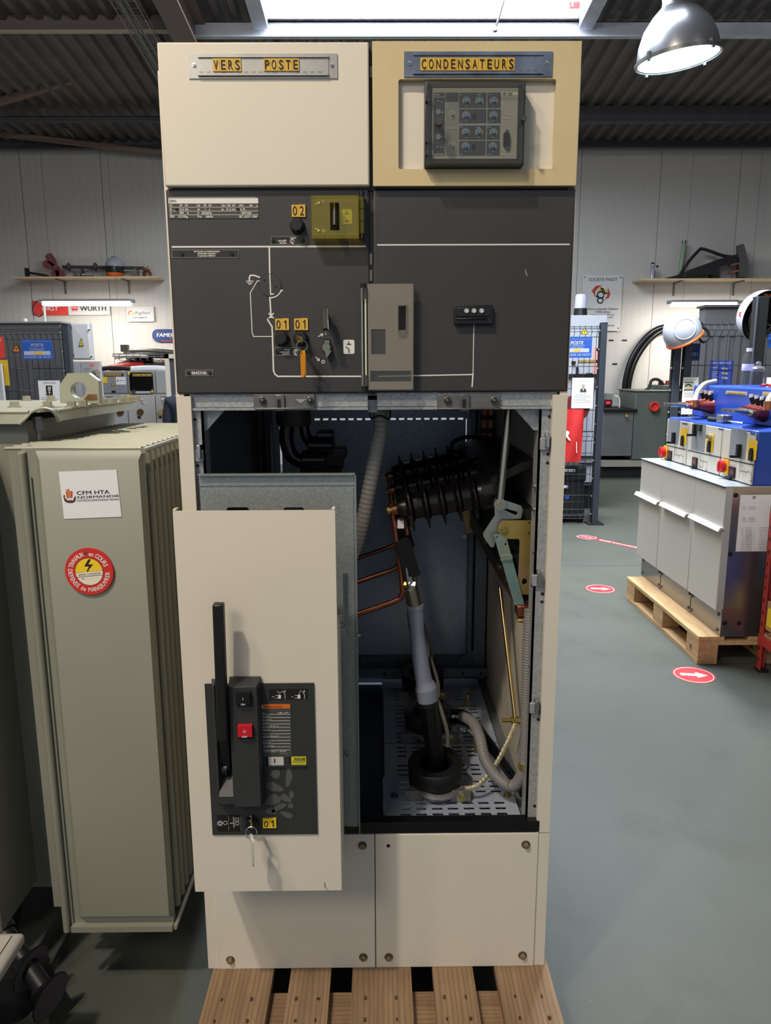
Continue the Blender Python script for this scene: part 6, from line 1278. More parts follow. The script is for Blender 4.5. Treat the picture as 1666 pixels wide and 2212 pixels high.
# red bag, dark red bag and trolley case at the right fence
t = thing('red_bag', 'red fabric bag with a white print hanging on the right fence', 'bag', PY(1240, 885, FS))
RB_ = mat('red_fabric', (190, 36, 36), .7, var=.08, vs=8, bump=.3, bs=14); X = rc(1215, 884, 1259, 998, FS-.02); q = MB(); n = 10
vs = []; 
for j in range(9):
    for i in range(n+1): u_ = i/n; v_ = j/8; vs.append((X[0]+(X[1]-X[0])*u_-.012*v_, FS-.03-.018*math.sin(PI*v_)-.006*math.sin(u_*9+v_*4), X[3]+(X[2]-X[3])*v_))
q.add(vs+[(a, FS-.012, c_) for a, b, c_ in vs], [(j*(n+1)+i+1, j*(n+1)+i, (j+1)*(n+1)+i, (j+1)*(n+1)+i+1) for j in range(8) for i in range(n)]+[(99+j*(n+1)+i, 99+j*(n+1)+i+1, 99+(j+1)*(n+1)+i+1, 99+(j+1)*(n+1)+i) for j in range(8) for i in range(n)]+[((j+s)*(n+1)+e, (j+1-s)*(n+1)+e, 99+(j+1-s)*(n+1)+e, 99+(j+s)*(n+1)+e) for j in range(8) for e, s in ((0, 1), (n, 0))], RB_); q.build('fabric', t, ang=80)
q = MB(); fpoly(q, [(1220, 932), (1226, 930), (1230, 933), (1230, 937), (1227, 941), (1233, 950), (1232, 952), (1229, 951), (1222, 942), (1216, 940)], FS-.058, WHITE, .001); fline(q, [(1246, 955), (1246, 978)], FS-.058, 1.6, WHITE); q.build('print', t)
q = MB(); X = rc(1222, 866, 1273, 905, FS+.05); q.plate([(X[0], X[3]), (X[0]+.04, X[3]+.05), (X[0]+.1, X[3]-.02), (X[1], X[3]-.06), (X[1]-.02, X[2]+.03), (X[1]-.06, X[2]), (X[0], X[2]+.02)][::-1], V((0, FS+.08, 0)), FX, FZ, .06, mat('dark_red_nylon', (96, 24, 26), .6, bump=.3, bs=20)); q.build('dark_red_pouch', bevel=.015, label='dark red pouch hanging behind the red bag on the fence', cat='pouch')
t = thing('trolley_case', 'black wheeled trolley case standing behind the right mesh fence', 'case', (PY(1232, 1130, FY+.12).x, FY+.22, 0)); xa, xb = 1.40, PY(1257, 1060, FY+.15).x
zc_ = PY(1240, 1003, FY+.15).z
q = MB(); q.box(xa, xb, FY+.06, FY+.36, .04, zc_, mat('black_case', (22, 23, 26), .5)); q.box(xa, xb+.012, FY+.05, FY+.2, zc_-.16, zc_-.01, MATS['black_case']); q.box(xa, xb+.012, FY+.05, FY+.3, .04, .22, MATS['black_case']); q.build('shell', t, bevel=.02)
q = MB(); 
for y, x2 in ((1017, 1242), (1052, 1226)): p = PY(x2, y, FY+.06); q.bar((xa, FY+.045, p.z), (p.x, FY+.045, p.z+.004), .03, .028, mat('pale_grey_grip', (190, 192, 200), .4)); 
q.build('grip', t, bevel=.006)
q = MB(); [q.cyl((x, FY+.1, .06), (x+.05, FY+.1, .06), .06, BLK2, 18) for x in (xa+.03, xb-.05)]; p = PY(1225, 1074, FY+.058); q.cyl(p, p-V((0, .006, 0)), .022, SB, 16); q.build('wheel', t)
# cubicle behind right fence: pale boards, beacon
q = MB(); X = rc(1200, 681, 1303, 1060, FY+.75); t = thing('test_cubicle', 'pale grey cubicle behind the right mesh fence carrying the beacon', 'cubicle', ((X[0]+X[1])/2, FY+.9, 0)); PG = mat('pale_grey_sheet', (178, 182, 190), .5)
z_a = PY(1250, 681, FY+.75).z; z_b = PY(1250, 808, FY+.75).z; z_c = PY(1250, 925, FY+.75).z
q.box(X[0], X[1], FY+.75, FY+1.15, z_b, z_a, PG); q.box(X[0], X[1], FY+.78, FY+1.15, .25, z_b-.04, PG); q.box(X[0], X[1], FY+.74, FY+.8, z_b-.04, z_b, BLK2); q.build('cabinet_body', t, bevel=.003)
q = MB(); q.box(X[0], X[1], FY+.8, FY+1.1, 0, .25, BLK2)
for y in (985, 1000, 1042): z = PY(1285, y, FY+.76).z; q.box(X[0], X[1], FY+.755, FY+.785, z-.012, z, BLK2)
q.build('base_frame', t)
q = MB(); fslab(q, (1281, 750, 1300, 814), FY+.747, .004, mat('pink_strip', (214, 160, 152), .5)); fslab(q, (1289, 752, 1301, 758), FY+.743, .004, BLACK); q.build('pink_label', t)
q = MB(); fslab(q, (1250, 778, 1291, 784), FY+.747, .004, DSTEEL); fslab(q, (1252, 779, 1288, 783), FY+.744, .004, YTAG); bars(q, 1254, 1287, 782.6, FY+.7435, 2.8, INK); q.build('letter_strip', t)
for x, y, w_, h in ((1240, 783, 8, 6), (1248, 800, 5, 14), (1246, 812, 8, 4), (1274, 810, 12, 8)): q = MB(); fslab(q, (x-w_/2, y-h/2, x+w_/2, y+h/2), FY+.72, .03, BLACK); q.build('socket', t)
q = MB(); fslab(q, (1284, 818, 1297, 832), FY+.7, .05, DSTEEL); p = PY(1292, 826, FY+.69); q.cyl(p, p+V((.02, -.01, .03)), .012, mat('cream_plug', (206, 190, 150), .4), 12); q.build('plug_bracket', t)
p = PY(1254, 680, FY+.95); p.z = z_a
t = thing('beacon', 'white domed beacon lamp on the cubicle right of the cabinet', 'beacon', p); kb = mpp(1254, 660, FY+.95)
q = MB(); q.lathe([(0, 0), (15*kb, 0), (14.4*kb, 5*kb), (13.6*kb, 17*kb), (0, 17*kb)], p, Z1, BLACK, 28); q.build('beacon_base', t)
q = MB(); q.lathe([(13*kb, 17*kb), (13*kb, 24*kb), (12*kb, 42*kb), (10.5*kb, 46*kb), (0, 47*kb)], p, Z1, mat('lilac_lens', (178, 176, 200), .15), 28); q.build('beacon_lens', t)
# wall signs
YWs = YW-.035
def fillP(q, Y):
    T(q, 'SOCIETE PASDT', 1303, 607, Y, 6.5, mat('sign_dark_grey', (66, 68, 74), .5), w_=62)
    for s, y, h, w_ in (('Zone artisanale Sablons', 669.5, 5, 66), ('27460 Alizay', 676, 5, 33), ('Téléphone: 02 35 49 02 52', 682, 3.6, 50), ('contact@pasdt.com', 687, 3.6, 42), ('HAUTE TENSION', 705, 3.6, 50)): T(q, s, 1302 if h != 3.6 or w_ != 42 else 1303, y, Y, h, MATS['sign_dark_grey'], w_=w_)
    DR, DY = mat('logo_red', (176, 62, 48), .5), mat('logo_yellow', (214, 170, 62), .5); cx, cy = 1299, 635
    fpoly(q, [(cx-21, cy-6), (cx-12, cy-17), (cx+3, cy-20), (cx-4, cy-15), (cx-12, cy-7), (cx-14, cy+6), (cx-17, cy-2)], Y, DR, .001); fpoly(q, [(cx+15, cy-15), (cx+20, cy), (cx+17, cy+8), (cx+7, cy+13), (cx+13, cy+4), (cx+15, cy-4)], Y, DR, .001)
    fpoly(q, [(cx-7, cy-8), (cx-2, cy-16), (cx+4, cy-12), (cx+7, cy-5), (cx+2, cy-3)], Y, DY, .002); fpoly(q, [(cx+8, cy-5), (cx+14, cy-12), (cx+15, cy-5), (cx+12, cy-2)], Y, DY, .002)
    fline(q, farc(cx-1, cy+2, 7, 0, 330), Y, 3, INK, .003); fline(q, farc(cx-2, cy+14, 6, 0, 340), Y, 2.6, INK, .003); fline(q, [(cx+3, cy-5), (cx, cy-13), (cx+5, cy-10), (cx+8, cy-2), (cx+13, cy-1)], Y, 2.6, INK, .0035); fline(q, [(cx-12, cy+4), (cx-6, cy+8)], Y, 2.4, INK, .003)
    for x, y in ((1264, 599), (1341, 599), (1263, 709), (1336, 709)): fcyl(q, x, y, 1.4, Y, .003, INK, 10)
sign('white company board with a red and yellow dragon emblem on the far wall', (1257.5, 594, 1342.5, 715), YWs, .006, SW, fillP)
def fillO(q, Y): T(q, 'ORSY', 108, 671, Y, 10, WHITE, w_=36, sh=.15)
sign('red tool supplier sign behind the hanging strip light', (72, 650, 147, 680.5), YWs, .006, SR, fillO)
def fillW(q, Y):
    T(q, 'WÜRTH', 202, 671.5, Y, 11, mat('sign_black', (44, 44, 46), .5), w_=56, b=.03)
    for a in ([(154, 661), (170, 661), (170, 664), (154, 664)], [(154, 666), (169, 666), (168, 669), (164, 673.5), (163, 670), (160, 670), (160, 673.5), (155, 670)], [(156, 658), (168, 658), (169, 659.5), (155, 659.5)]): fpoly(q, a, Y, SR, .001)
sign('white tool supplier sign with a red emblem beside the red sign', (147.5, 650, 237, 680.5), YWs, .006, SW, fillW)
def fillA(q, Y):
    fpoly(q, [(303.5+27.5*math.cos(t), 679+11.5*math.sin(t)) for t in [-2*PI*i/32 for i in range(32)]], Y, mat('oval_pale', (206, 204, 204), .5), .001)
    T(q, 'Agilec', 308, 679, Y-.001, 7, mat('agil_green', (96, 110, 96), .5), w_=35, b=0); T(q, 'www.agilec.fr', 303, 687.5, Y-.001, 4, INK, w_=32); fline(q, farc(283.5, 677, 4.5, -60, 250), Y, 2.4, mat('logo_yellow', (214, 170, 62), .5), .002); fline(q, farc(283.5, 677, 5.5, 90, 200), Y, 1.6, SR, .003)
sign('white sign with an oval green web address logo on the far wall', (275, 663, 333, 695), YWs, .006, SW, fillA)
def fillF(q, Y): T(q, 'FAMECA', 338, 727.5, Y, 8, WHITE, 'L', w_=48, b=.03, sh=.12); fslab(q, (348, 735.5, 420, 737), Y-.001, .002, SR); ftext(q, 'V', 367, 732, Y-.001, 4, OR)
sign('navy rounded sign partly hidden behind the cabinet on the far wall', (329, 711, 430, 738), YWs, .006, SN, fillF, rad=.08)
for px, py in ((1321, 735), (1350, 735), (1329, 786)): 
    q = MB(); fslab(q, (px-5, py-1.5, px+5, py+1.5), YW-.012, .010, INK); q.build('wall_bracket', label={1321: 'small black bracket on the far wall beside the fence post', 1350: 'small black bracket on the far wall beside the hose arc', 1329: 'lowest small black bracket on the far wall by the fence post'}[px], cat='bracket')
# shelves
SHW = mat('pale_shelf_wood', (206, 182, 150), .6, var=.08, vs=8)
def shelf(label, x0, x1, y, brs):
    a, b = PY(x0, y, 9.1), PY(x1, y, 9.1); t = thing('wall_shelf', label, 'shelf', ((a.x+b.x)/2, 9.25, a.z), 'wall shelves')
    q = MB(); q.box(a.x, b.x, 9.08, YW-.004, a.z-.022, a.z, SHW); q.build('board', t)
    for bx in brs: q = MB(); c = PY(bx, y, 9.1); q.box(c.x-.012, c.x+.012, 9.1, YW-.003, a.z-.036, a.z-.022, DSTEEL); q.box(c.x-.012, c.x+.012, YW-.014, YW-.003, a.z-.2, a.z-.022, DSTEEL); q.build('bracket', t)
    return a.z
zL = shelf('pale wooden wall shelf carrying a white helmet, left of the cabinet', 28, 343, 598, (120, 262))
zR = shelf('pale wooden wall shelf with a black strapped case, right of the cabinet', 1382, 1760, 602, (1475, 1608))
YSH = 9.2
def on(x, z): p = PY(x, 580, YSH); p.z = z; return p
ks = mpp(200, 580, YSH)
t = thing('hammer', 'black hammer lying at the end of the left wall shelf', 'tool', on(60, zL)); q = MB(); p = on(58, zL); q.box(p.x-4*ks, p.x+3*ks, YSH-.03, YSH+.03, zL, zL+20*ks, BLK2); q.build('head', t, bevel=.01); q = MB(); q.bar(on(60, zL+11*ks), on(104, zL+3*ks), .04, .03, BLACK); q.build('shaft', t, bevel=.008)
t = thing('fan_blade', 'dull red three-bladed rotor standing on the left wall shelf', 'rotor', on(118, zL)); MAR = mat('maroon_paint', (116, 56, 56), .5)
hub = on(122, zL+20*ks)
for a, L in ((120, 34), (160, 30), (-62, 24), (-105, 21)):
    q = MB(); d = V((math.cos(math.radians(a)), 0, math.sin(math.radians(a)))); w_ = V((-d.z, 0, d.x)); pts = [(0, -.02), (L*ks*.5, -.055), (L*ks*.9, -.05), (L*ks, 0), (L*ks*.9, .05), (L*ks*.5, .055), (0, .02)]
    q.plate(pts, hub+V((0, .012, 0)), d, w_, .02, MAR); q.build('blade', t, bevel=.006)
q = MB(); q.cyl(hub-V((0, .04, 0)), hub+V((0, .04, 0)), .035, MAR, 18); q.build('hub', t)
t = thing('grounding_pole', 'long dark pole with two guard discs lying across the left shelf', 'pole', on(220, zL+22*ks)); zp = zL+24*ks; q = MB(); q.cyl(V((on(130, 0).x, YSH+.08, zp)), V((on(305, 0).x, YSH+.08, zp-.02)), 3.4*ks, mat('dark_grp_pole', (66, 60, 64), .5), 14); q.build('shaft', t)
for x in (144, 202): q = MB(); c = V((on(x, 0).x, YSH+.08, zp)); q.lathe([(.02, -.03), (.05, -.01), (.055, 0), (.05, .01), (.02, .03)], c, X1, MATS['dark_grp_pole'], 20); q.build('guard_disc', t)
q = MB(); 
for x in (170, 290): q.box(on(x, 0).x-.02, on(x, 0).x+.02, YSH+.04, YSH+.12, zL, zp-.03, DSTEEL)
q.build('support_block', t)
t = thing('machined_part', 'small grey metal fitting in the middle of the left shelf', 'metal part', on(180, zL)); q = MB(); q.box(on(160, 0).x, on(174, 0).x, YSH-.05, YSH+.03, zL, zL+10*ks, DSTEEL); q.box(on(174, 0).x, on(200, 0).x, YSH-.04, YSH+.02, zL, zL+4*ks, DSTEEL); q.box(on(176, 0).x, on(200, 0).x, YSH-.03, YSH+.01, zL+4*ks, zL+8*ks, STEEL); q.build('body', t, bevel=.005)
BZC = mat('tarnished_brass', (112, 84, 56), .45, metal=.6, var=.35, vs=20)
t = thing('brass_fitting', 'tarnished brass spiked ornament at the end of the left shelf', 'ornament', on(317, zL)); q = MB(); q.lathe([(0, 0), (10*ks, 0), (9*ks, 4*ks), (10*ks, 9*ks), (6*ks, 14*ks), (0, 15*ks)], on(317, zL), Z1, BZC, 20); q.build('bowl', t); q = MB()
for a in (150, 110, 60, 20): q.cyl(on(314, zL+13*ks), on(314, zL+13*ks)+V((math.cos(math.radians(a)), 0, math.sin(math.radians(a))))*12*ks, .02, MATS['maroon_paint'], 8, r1=.004)
q.build('spike', t)
# helmets
HW = mat('white_helmet_shell', (160, 164, 174), .18, coat=.3); HO = mat('helmet_orange', (206, 92, 30), .4)
def helm_shell(q, c, R, m, up, fwd, cut=-.25, n=24, rings=12, su=1.02, sf=1.16):
    """domed shell round `up`, a little longer along `fwd`"""
    up, fwd = V(up).normalized(), V(fwd).normalized(); sd = up.cross(fwd).normalized(); fwd = sd.cross(up); vs = []
    for j in range(rings+1):
        ph = PI/2-(PI/2-math.asin(cut))*j/rings
        for i in range(n):
            a = 2*PI*i/n; vs.append(c+(fwd*(math.cos(a)*math.cos(ph)*sf)+sd*(math.sin(a)*math.cos(ph)*.96)+up*(math.sin(ph)*su))*R)
    q.add(vs, [(j*n+i, (j+1)*n+i, (j+1)*n+(i+1) % n, j*n+(i+1) % n) for j in range(rings) for i in range(n)], m); return up, fwd, sd
t = thing('safety_helmet', 'white helmet with clear visor standing on the left wall shelf', 'helmet', on(248, zL)); c = on(248, zL+22*ks); R = 20*ks
q = MB(); helm_shell(q, c, R, HW, (0, 0, 1), (0, -1, 0), 0.05); helm_shell(q, c-V((0, 0, .01)), R*.96, HW, (0, 0, 1), (0, -1, 0), 0.05); q.lathe([(R*.3, R*1.0), (R*.2, R*1.12), (0, R*1.15)], c, Z1, HW, 14); q.build('shell', t)
q = MB(); q.lathe([(R*.92, -R*.72), (R*.96, -R*.3), (R*.94, R*.05)], c, Z1, glassy('green_visor', (150, 170, 140), .1, .1, (110, 120, 90)), 28); q.build('visor', t)
q = MB(); q.lathe([(R*.75, -R*1.08), (R*.9, -R*.9), (R*.93, -R*.68)], c, Z1, HO, 28); q.lathe([(R*.5, -R*1.08), (R*.6, -R*.5), (R*.55, R*.1)], c, Z1, BLK2, 20); q.build('chin_guard', t)
# right shelf items
on2 = lambda x, z: V((PY(x, 580, YSH).x, YSH, z))
t = thing('figurine', 'small white jointed figurine with a dark ball on the right shelf', 'figurine', on2(1411, zR)); q = MB(); b = on2(1410, zR)
q.lathe([(0, 0), (6*ks, 0), (5*ks, 8*ks), (4*ks, 15*ks), (6*ks, 20*ks), (3*ks, 24*ks), (0, 24*ks)], b, Z1, HW, 16); q.lathe([(0, 24*ks), (4*ks, 26*ks), (5*ks, 30*ks), (3*ks, 34*ks), (0, 36*ks)], b, Z1, HW, 16); q.cyl(b+V((3*ks, 0, 20*ks)), b+V((9*ks, 0, 26*ks)), 1.8*ks, HW, 8); q.build('figure', t)
q = MB(); q.lathe([(0, -3*ks), (2.6*ks, -1.5*ks), (3*ks, 0), (2.6*ks, 1.5*ks), (0, 3*ks)], b+V((10*ks, 0, 27*ks)), Z1, BLK2, 14); q.lathe([(4*ks, 32*ks), (3*ks, 35*ks), (0, 36.5*ks)], b, Z1, BLK2, 12); q.build('dark_ball', t)
t = thing('green_tube', 'pale green tube standing upright on the right wall shelf', 'tube', on2(1474, zR)); q = MB(); b = on2(1473, zR)+V((0, .06, 0)); q.cyl(b, b+V((5*ks, 0, 76*ks)), 4.6*ks, mat('pale_green_tube', (126, 152, 122), .4), 18); q.build('body', t); q = MB(); q.cyl(b+V((5*ks, 0, 76*ks)), b+V((5.3*ks, 0, 82*ks)), 4.8*ks, DSTEEL, 18); q.build('collar', t)
t = thing('tool_case', 'black angular tool case with a carrying strap on the right shelf', 'case', on2(1510, zR)); NY = mat('black_nylon', (30, 29, 32), .75)
P2 = lambda x, y: (PY(x, y, YSH).x, PY(x, y, YSH).z)
q = MB(); pts = [P2(*a) for a in ((1431, 597), (1460, 590), (1500, 574), (1560, 552), (1588, 545), (1592, 553), (1590, 562), (1556, 570), (1551, 573), (1551, 597), (1537, 597), (1535, 588), (1500, 592), (1460, 598))]; mz = min(p[1] for p in pts); pts = [(a, b-mz+zR) for a, b in pts]; q.plate(pts[::-1], V((0, YSH+.06, 0)), FX, FZ, .12, NY); q.build('case_body', t, bevel=.012)
q = MB(); q.tube([V((a, YSH, b-mz+zR)) for a, b in (P2(*c_) for c_ in ((1470, 588), (1490, 558), (1510, 536), (1517, 532), (1535, 537), (1560, 546), (1585, 550)))], .022, NY, 8, sub=5, flat=.3); q.build('carry_strap', t)
t = thing('finned_device', 'grey upright device with orange fins on the right shelf', 'device', on2(1598, zR)); q = MB(); q.plate([(a, b) for a, b in (P2(*c_) for c_ in ((1593, 600), (1594, 530), (1604, 528), (1612, 560), (1612, 600)))][::-1], V((0, YSH+.05, 0)), FX, FZ, .1, DSTEEL); q.build('body', t, bevel=.01)
for y in (558, 570, 586): q = MB(); a, b = PY(1577, y+3, YSH), PY(1600, y-2, YSH); q.bar(a, b, .09, .02, mat('dull_orange', (164, 92, 66), .5)); q.build('fin', t)
# hung helmets
def hung(label, px, py, r, Y, up, fwd, su, sf, cut=-.30, name='arc_helmet'):
    c = PY(px, py, Y); R = r*mpp(px, py, Y); t = thing(name, label, 'helmet', c, 'white face-shield helmets on the posts')
    q = MB(); u_, f_, s_ = helm_shell(q, c, R, HW, up, fwd, cut, 32, 16, su, sf); helm_shell(q, c, R*.95, mat('dark_liner', (36, 36, 36), .8), up, fwd, cut, 32, 16, su, sf); q.build('shell', t, ang=70)
    return t, c, R, u_, f_, s_
t, c, R, u_, f_, s_ = hung('white arc-flash helmet with orange rim hung on the dark post', 1475, 719, 38, Yg-.1, (-.48, -.22, .85), (-.85, -.1, -.5), 1.25, 1.08)
q = MB(); ring = [c+(f_*(math.cos(a)*1.06)+s_*(math.sin(a)*.95))*R*.955-u_*R*.38 for a in [2*PI*i/40 for i in range(40)]]; q.tube(ring, R*.085, HO, 8, closed=True); q.build('orange_rim', t)
q = MB(); rr = [c+(f_*(math.cos(a)*1.1+.08)*.72+s_*(math.sin(a)*.62)+u_*(.60+.14*math.cos(2*a)))*R*1.03 for a in [2*PI*i/40 for i in range(40)]]
def onshell(a, ph): return c+(f_*(math.cos(a)*math.cos(ph)*1.08)+s_*(math.sin(a)*math.cos(ph)*.96)+u_*(math.sin(ph)*1.25))*R*1.0
q.tube([onshell(1.35+.62*math.cos(t_), .40+.46*math.sin(t_)) for t_ in [2*PI*i/30 for i in range(30)]], R*.03, HW, 6, closed=True)
q.tube([onshell(2.25, .1*k) for k in range(-2, 15)], R*.03, HW, 6); q.build('ridge', t)
q = MB(); p = c-f_*R*1.05-u_*R*.35; q.tube([p+V((.0, 0, .02)), p+V((.05, 0, -.01)), p+V((.07, 0, -.06)), p+V((.03, 0, -.10)), p+V((-.01, 0, -.06)), p+V((0, 0, .0))], .010, BLACK, 8, sub=4); q.cyl(p+f_*.1*R+V((-.01, -.03, .03)), p+V((-.01, -.05, .03)), .016, BLACK, 14); q.build('head_harness', t)
px2 = PY(1640, 720, 3.9).x
t = thing('black_post', 'black post carrying the white helmet seen from inside', 'post', (px2, 3.9, 0)); q = MB(); z2_ = PY(1640, 640, 3.9).z; q.box(px2-.042, px2+.042, 3.88, 3.95, 0, z2_, BLK2); q.box(px2-.045, px2-.03, 3.875, 3.88, 0, z2_, FEN); q.box(px2-.08, px2+.08, 3.82, 4.0, 0, .01, BLK2); q.build('upright', t, bevel=.004)
t, c, R, u_, f_, s_ = hung('white helmet seen from inside hung on the black post at the frame edge', 1645, 682, 51, 4.03, (-.25, .93, .27), (-.2, .1, -1), .95, 1.06, -.08)
q = MB(); ring = [c+(f_*(math.cos(a)*1.0)+s_*(math.sin(a)*.82))*R*.8-u_*R*.18 for a in [2*PI*i/36 for i in range(36)]]; q.tube(ring, R*.06, BLACK, 8, closed=True)
for k in range(4): a = k*PI/2+.4; q.tube([c+(f_*math.cos(a)+s_*math.sin(a)*.82)*R*.8-u_*R*.18, c+(f_*math.cos(a)+s_*math.sin(a))*R*.5+u_*R*.4, c+u_*R*.72], R*.04, BLACK, 6, sub=4)
q.build('head_harness', t)
q = MB(); 
for k in range(4): a = 2.4+k*.45; p = c+(f_*math.cos(a)*1.02+s_*math.sin(a)*.85)*R*.86; q.bar(p-u_*.02*R, p+u_*.2*R, R*.16, R*.06, HO, up=f_)
q.build('orange_pad', t)
p = PY(1601, 679, 4.03-.03); q = MB(); q.box(p.x-.013, p.x+.013, p.y-.001, p.y+.001, p.z-.016, p.z+.016, SR); q.box(p.x-.004, p.x+.004, p.y-.0016, p.y, p.z-.006, p.z+.006, WHITE); q.build('red_sticker', t)
# grey ribbed partition with blue posters behind the right fence
t = thing('grey_partition', 'dark grey ribbed metal housing behind the right mesh fence', 'housing', (PY(1590, 800, 5.2).x, 5.3, 0)); GRP = mat('dark_grey_cladding', (84, 84, 86), .5, var=.05)
x0, x1 = PY(1518, 750, 5.2).x, 5.4; z1_ = PY(1560, 664, 5.2).z; zm_ = PY(1560, 725, 5.2).z
q = MB(); q.box(x0, x1, 5.2, 5.32, zm_, z1_, GRP); q.box(x0-.02, x1, 5.17, 5.34, z1_, z1_+.02, DSTEEL); xq = PY(1487, 800, 5.2).x; q.box(xq, x1, 5.22, 5.32, .1, zm_, GRP); x = xq
while x < x1: q.box(x, x+.05, 5.205, 5.22, .1, zm_, GRP); x += .1
q.build('cladding', t); q = MB(); q.box(xq+.02, x1, 5.24, 5.31, 0, .1, BLK2); q.build('plinth', t)
sign('small blue poster low beside the helmet post behind the mesh', (1481, 742, 1512, 779), Yg+.03, .003, SN, lambda q, Y: [bars(q, 1486, 1508, 764, Y, 2.6, MATS['sign_grey']), bars(q, 1486, 1508, 768, Y, 2.6, MATS['sign_grey'])], 'poster', 'blue_poster')
sign('large blue instruction poster behind the mesh over the blue tank', (1532, 779, 1583, 833), Yg+.03, .003, mat('poster_blue', (44, 62, 140), .5), lambda q, Y: [bars(q, 1536, 1579, 785, Y, 2.4, MATS['sign_grey'], 3)]+[fline(q, [(1537, 790+k*4), (1553-(k % 3)*3, 790+k*4)], Y, .8, MATS['sign_grey']) for k in range(9)]+[fpoly(q, [(1558, 796+k*10), (1566, 793+k*10), (1574, 797+k*10), (1566, 800+k*10)], Y, GREYP, .001) for k in range(3)], 'poster', 'blue_poster')
sign('blue poster at the frame edge behind the black helmet post', (1660, 720, 1700, 752), Yg+.03, .003, SB, None, 'poster', 'blue_poster')
# transformers at the far wall
t = thing('wall_transformer', 'grey-green transformer tank with a red cap against the far wall', 'transformer', (3.9, 8.8, 0)); TG2 = mat('dull_green_tank', (92, 100, 94), .5, var=.05)
X = rc(1369, 846, 1450, 1012, 8.5); q = MB(); q.box(X[0], X[1]+.5, 8.5, 9.2, .25, X[3], TG2); q.box(X[0]-.02, X[1]+.5, 8.48, 9.22, X[3], X[3]+.02, TG2); q.box(X[0]+.4, X[0]+.8, 8.6, 9.2, X[3], X[3]+.08, TG2); q.build('tank', t, bevel=.01)
q = MB(); p = PY(1411, 878, 8.49); q.lathe([(.06, 0), (.065, .06), (.055, .065), (.04, .03), (0, .03)], p, -Y1, SR, 28); q.build('red_cap', t)
q = MB(); [q.box(X[0], X[1]+.5, y, y+.08, .1, .25, BLK2) for y in (8.6, 9.1)]; q.build('skid', t)
q = MB(); q.tube([PY(*a, 8.7) for a in ((1385, 848), (1402, 838), (1408, 822), (1422, 820), (1434, 832), (1428, 845), (1410, 847))], .02, BLACK, 8, sub=5); [q.cyl(PY(a, 845, 8.8), PY(a, 822, 8.8), .05, BRN, 12, r1=.03) for a in (1428, 1443)]; q.build('bushing', t)
t = thing('steel_housing', 'bare steel transformer housing left of the green tank at the wall', 'transformer', (3.1, 8.8, 0)); X = rc(1302, 888, 1366, 1010, 8.5); q = MB(); q.box(X[0], X[1], 8.5, 9.2, .3, X[3], mat('bare_grey_steel', (122, 122, 120), .4, metal=.4, var=.1, vs=4)); q.box(X[0]-.03, X[1]+.03, 8.45, 9.2, X[3], X[3]+.03, BLK2); q.build('body', t, bevel=.004)
q = MB(); q.box(X[0], X[1]+.3, 8.45, 8.6, .16, .24, mat('pale_rail', (150, 146, 134), .6)); q.box(X[0], X[1]+.3, 8.5, 8.56, .0, .16, BLK2); q.build('rail', t); q = MB(); q.box(X[0], X[1], 9.0, 9.1, .0, .3, BLK2); q.build('rear_foot', t)
tri('yellow danger triangle on the bare steel housing at the far wall', 1354, 896, 10, 9, 8.44, YSIGN)
q = MB(); X = rc(1311, 850, 1340, 882, 8.9); q.box(X[0], X[1]-.1, 8.9, YW-.004, X[2]+.06, X[3], mat('grey_socket_box', (130, 132, 130), .5)); t = thing('socket_box', 'wall socket box with a glowing red switch beside the fence post', 'socket', (X[0], 9.1, X[2])); q.build('box', t, bevel=.004)
q = MB(); fslab(q, (1307, 864, 1322, 880), 8.8, .25, BLACK); q.build('switch_body', t); q = MB(); fslab(q, (1310, 867, 1319, 873), 8.79, .012, mat('lit_red_switch', (220, 30, 50), .4, emit=1.5)); q.build('switch_lens', t); q = MB(); q.tube([PY(*a, 8.86) for a in ((1328, 855), (1336, 858), (1339, 866), (1338, 882))], .012, WHITE, 6, sub=4); q.build('lead', t)
for k, lab in enumerate(('outer of two thick black cables arching down the far wall', 'inner of two thick black cables arching down the far wall')):
    q = MB(); q.tube([PY(a+k*9, b+k*5, 9.3) for a, b in ((1350, 890), (1349, 850), (1351, 820), (1362, 780), (1382, 745), (1405, 720), (1430, 707), (1470, 703))], .036, CBL, 12, sub=6); q.build('heavy_cable', label=lab, cat='cable')
# ---- left background: kiosk, enclosures, switchboard row
t = thing('grey_kiosk', 'dark grey ribbed kiosk behind the left mesh fence', 'kiosk', (-4.2, 6.6, 0)); x1 = PY(134, 760, 6.1).x; zt_ = PY(80, 698, 6.1).z
q = MB(); q.box(-6, x1, 6.1, 6.3, .08, zt_, GRP); x = -6
while x < x1-.05: q.box(x, x+.06, 6.09, 6.1, .08, PY(80, 782, 6.1).z, GRP); x += .11
q.box(-6, x1+.02, 6.08, 6.32, zt_, zt_+.015, mat('kiosk_roof', (130, 132, 132), .5)); q.build('cladding', t); q = MB(); q.box(-6, x1, 6.12, 6.28, 0, .08, BLK2); q.build('plinth', t)
q = MB(); p = PY(98, 694, 6.2); q.cyl(V((p.x, 6.2, zt_+.01)), V((p.x, 6.2, zt_+.18)), .012, WHITE, 8); p2_ = PY(55, 694, 6.2); q.cyl(V((p2_.x, 6.2, zt_+.01)), V((p2_.x, 6.2, zt_+.05)), .02, WHITE, 8); q.build('roof_pipe', t)
X = rc(152, 699, 193, 777, 6.3); t = thing('white_enclosure', 'white electrical enclosure with a yellow triangle beside the left fence post', 'enclosure', (X[0], 6.5, X[2]))
q = MB(); q.box(X[0], X[1], 6.32, 6.42, X[2], X[3]+.01, SW); q.build('box', t, bevel=.008)
q = MB(); q.box(X[0]+.02, X[1], 6.3, 6.32, X[2]+.01, X[3], mat('white_lid', (206, 206, 208), .35)); lid = q.build('lid', t, bevel=.006)
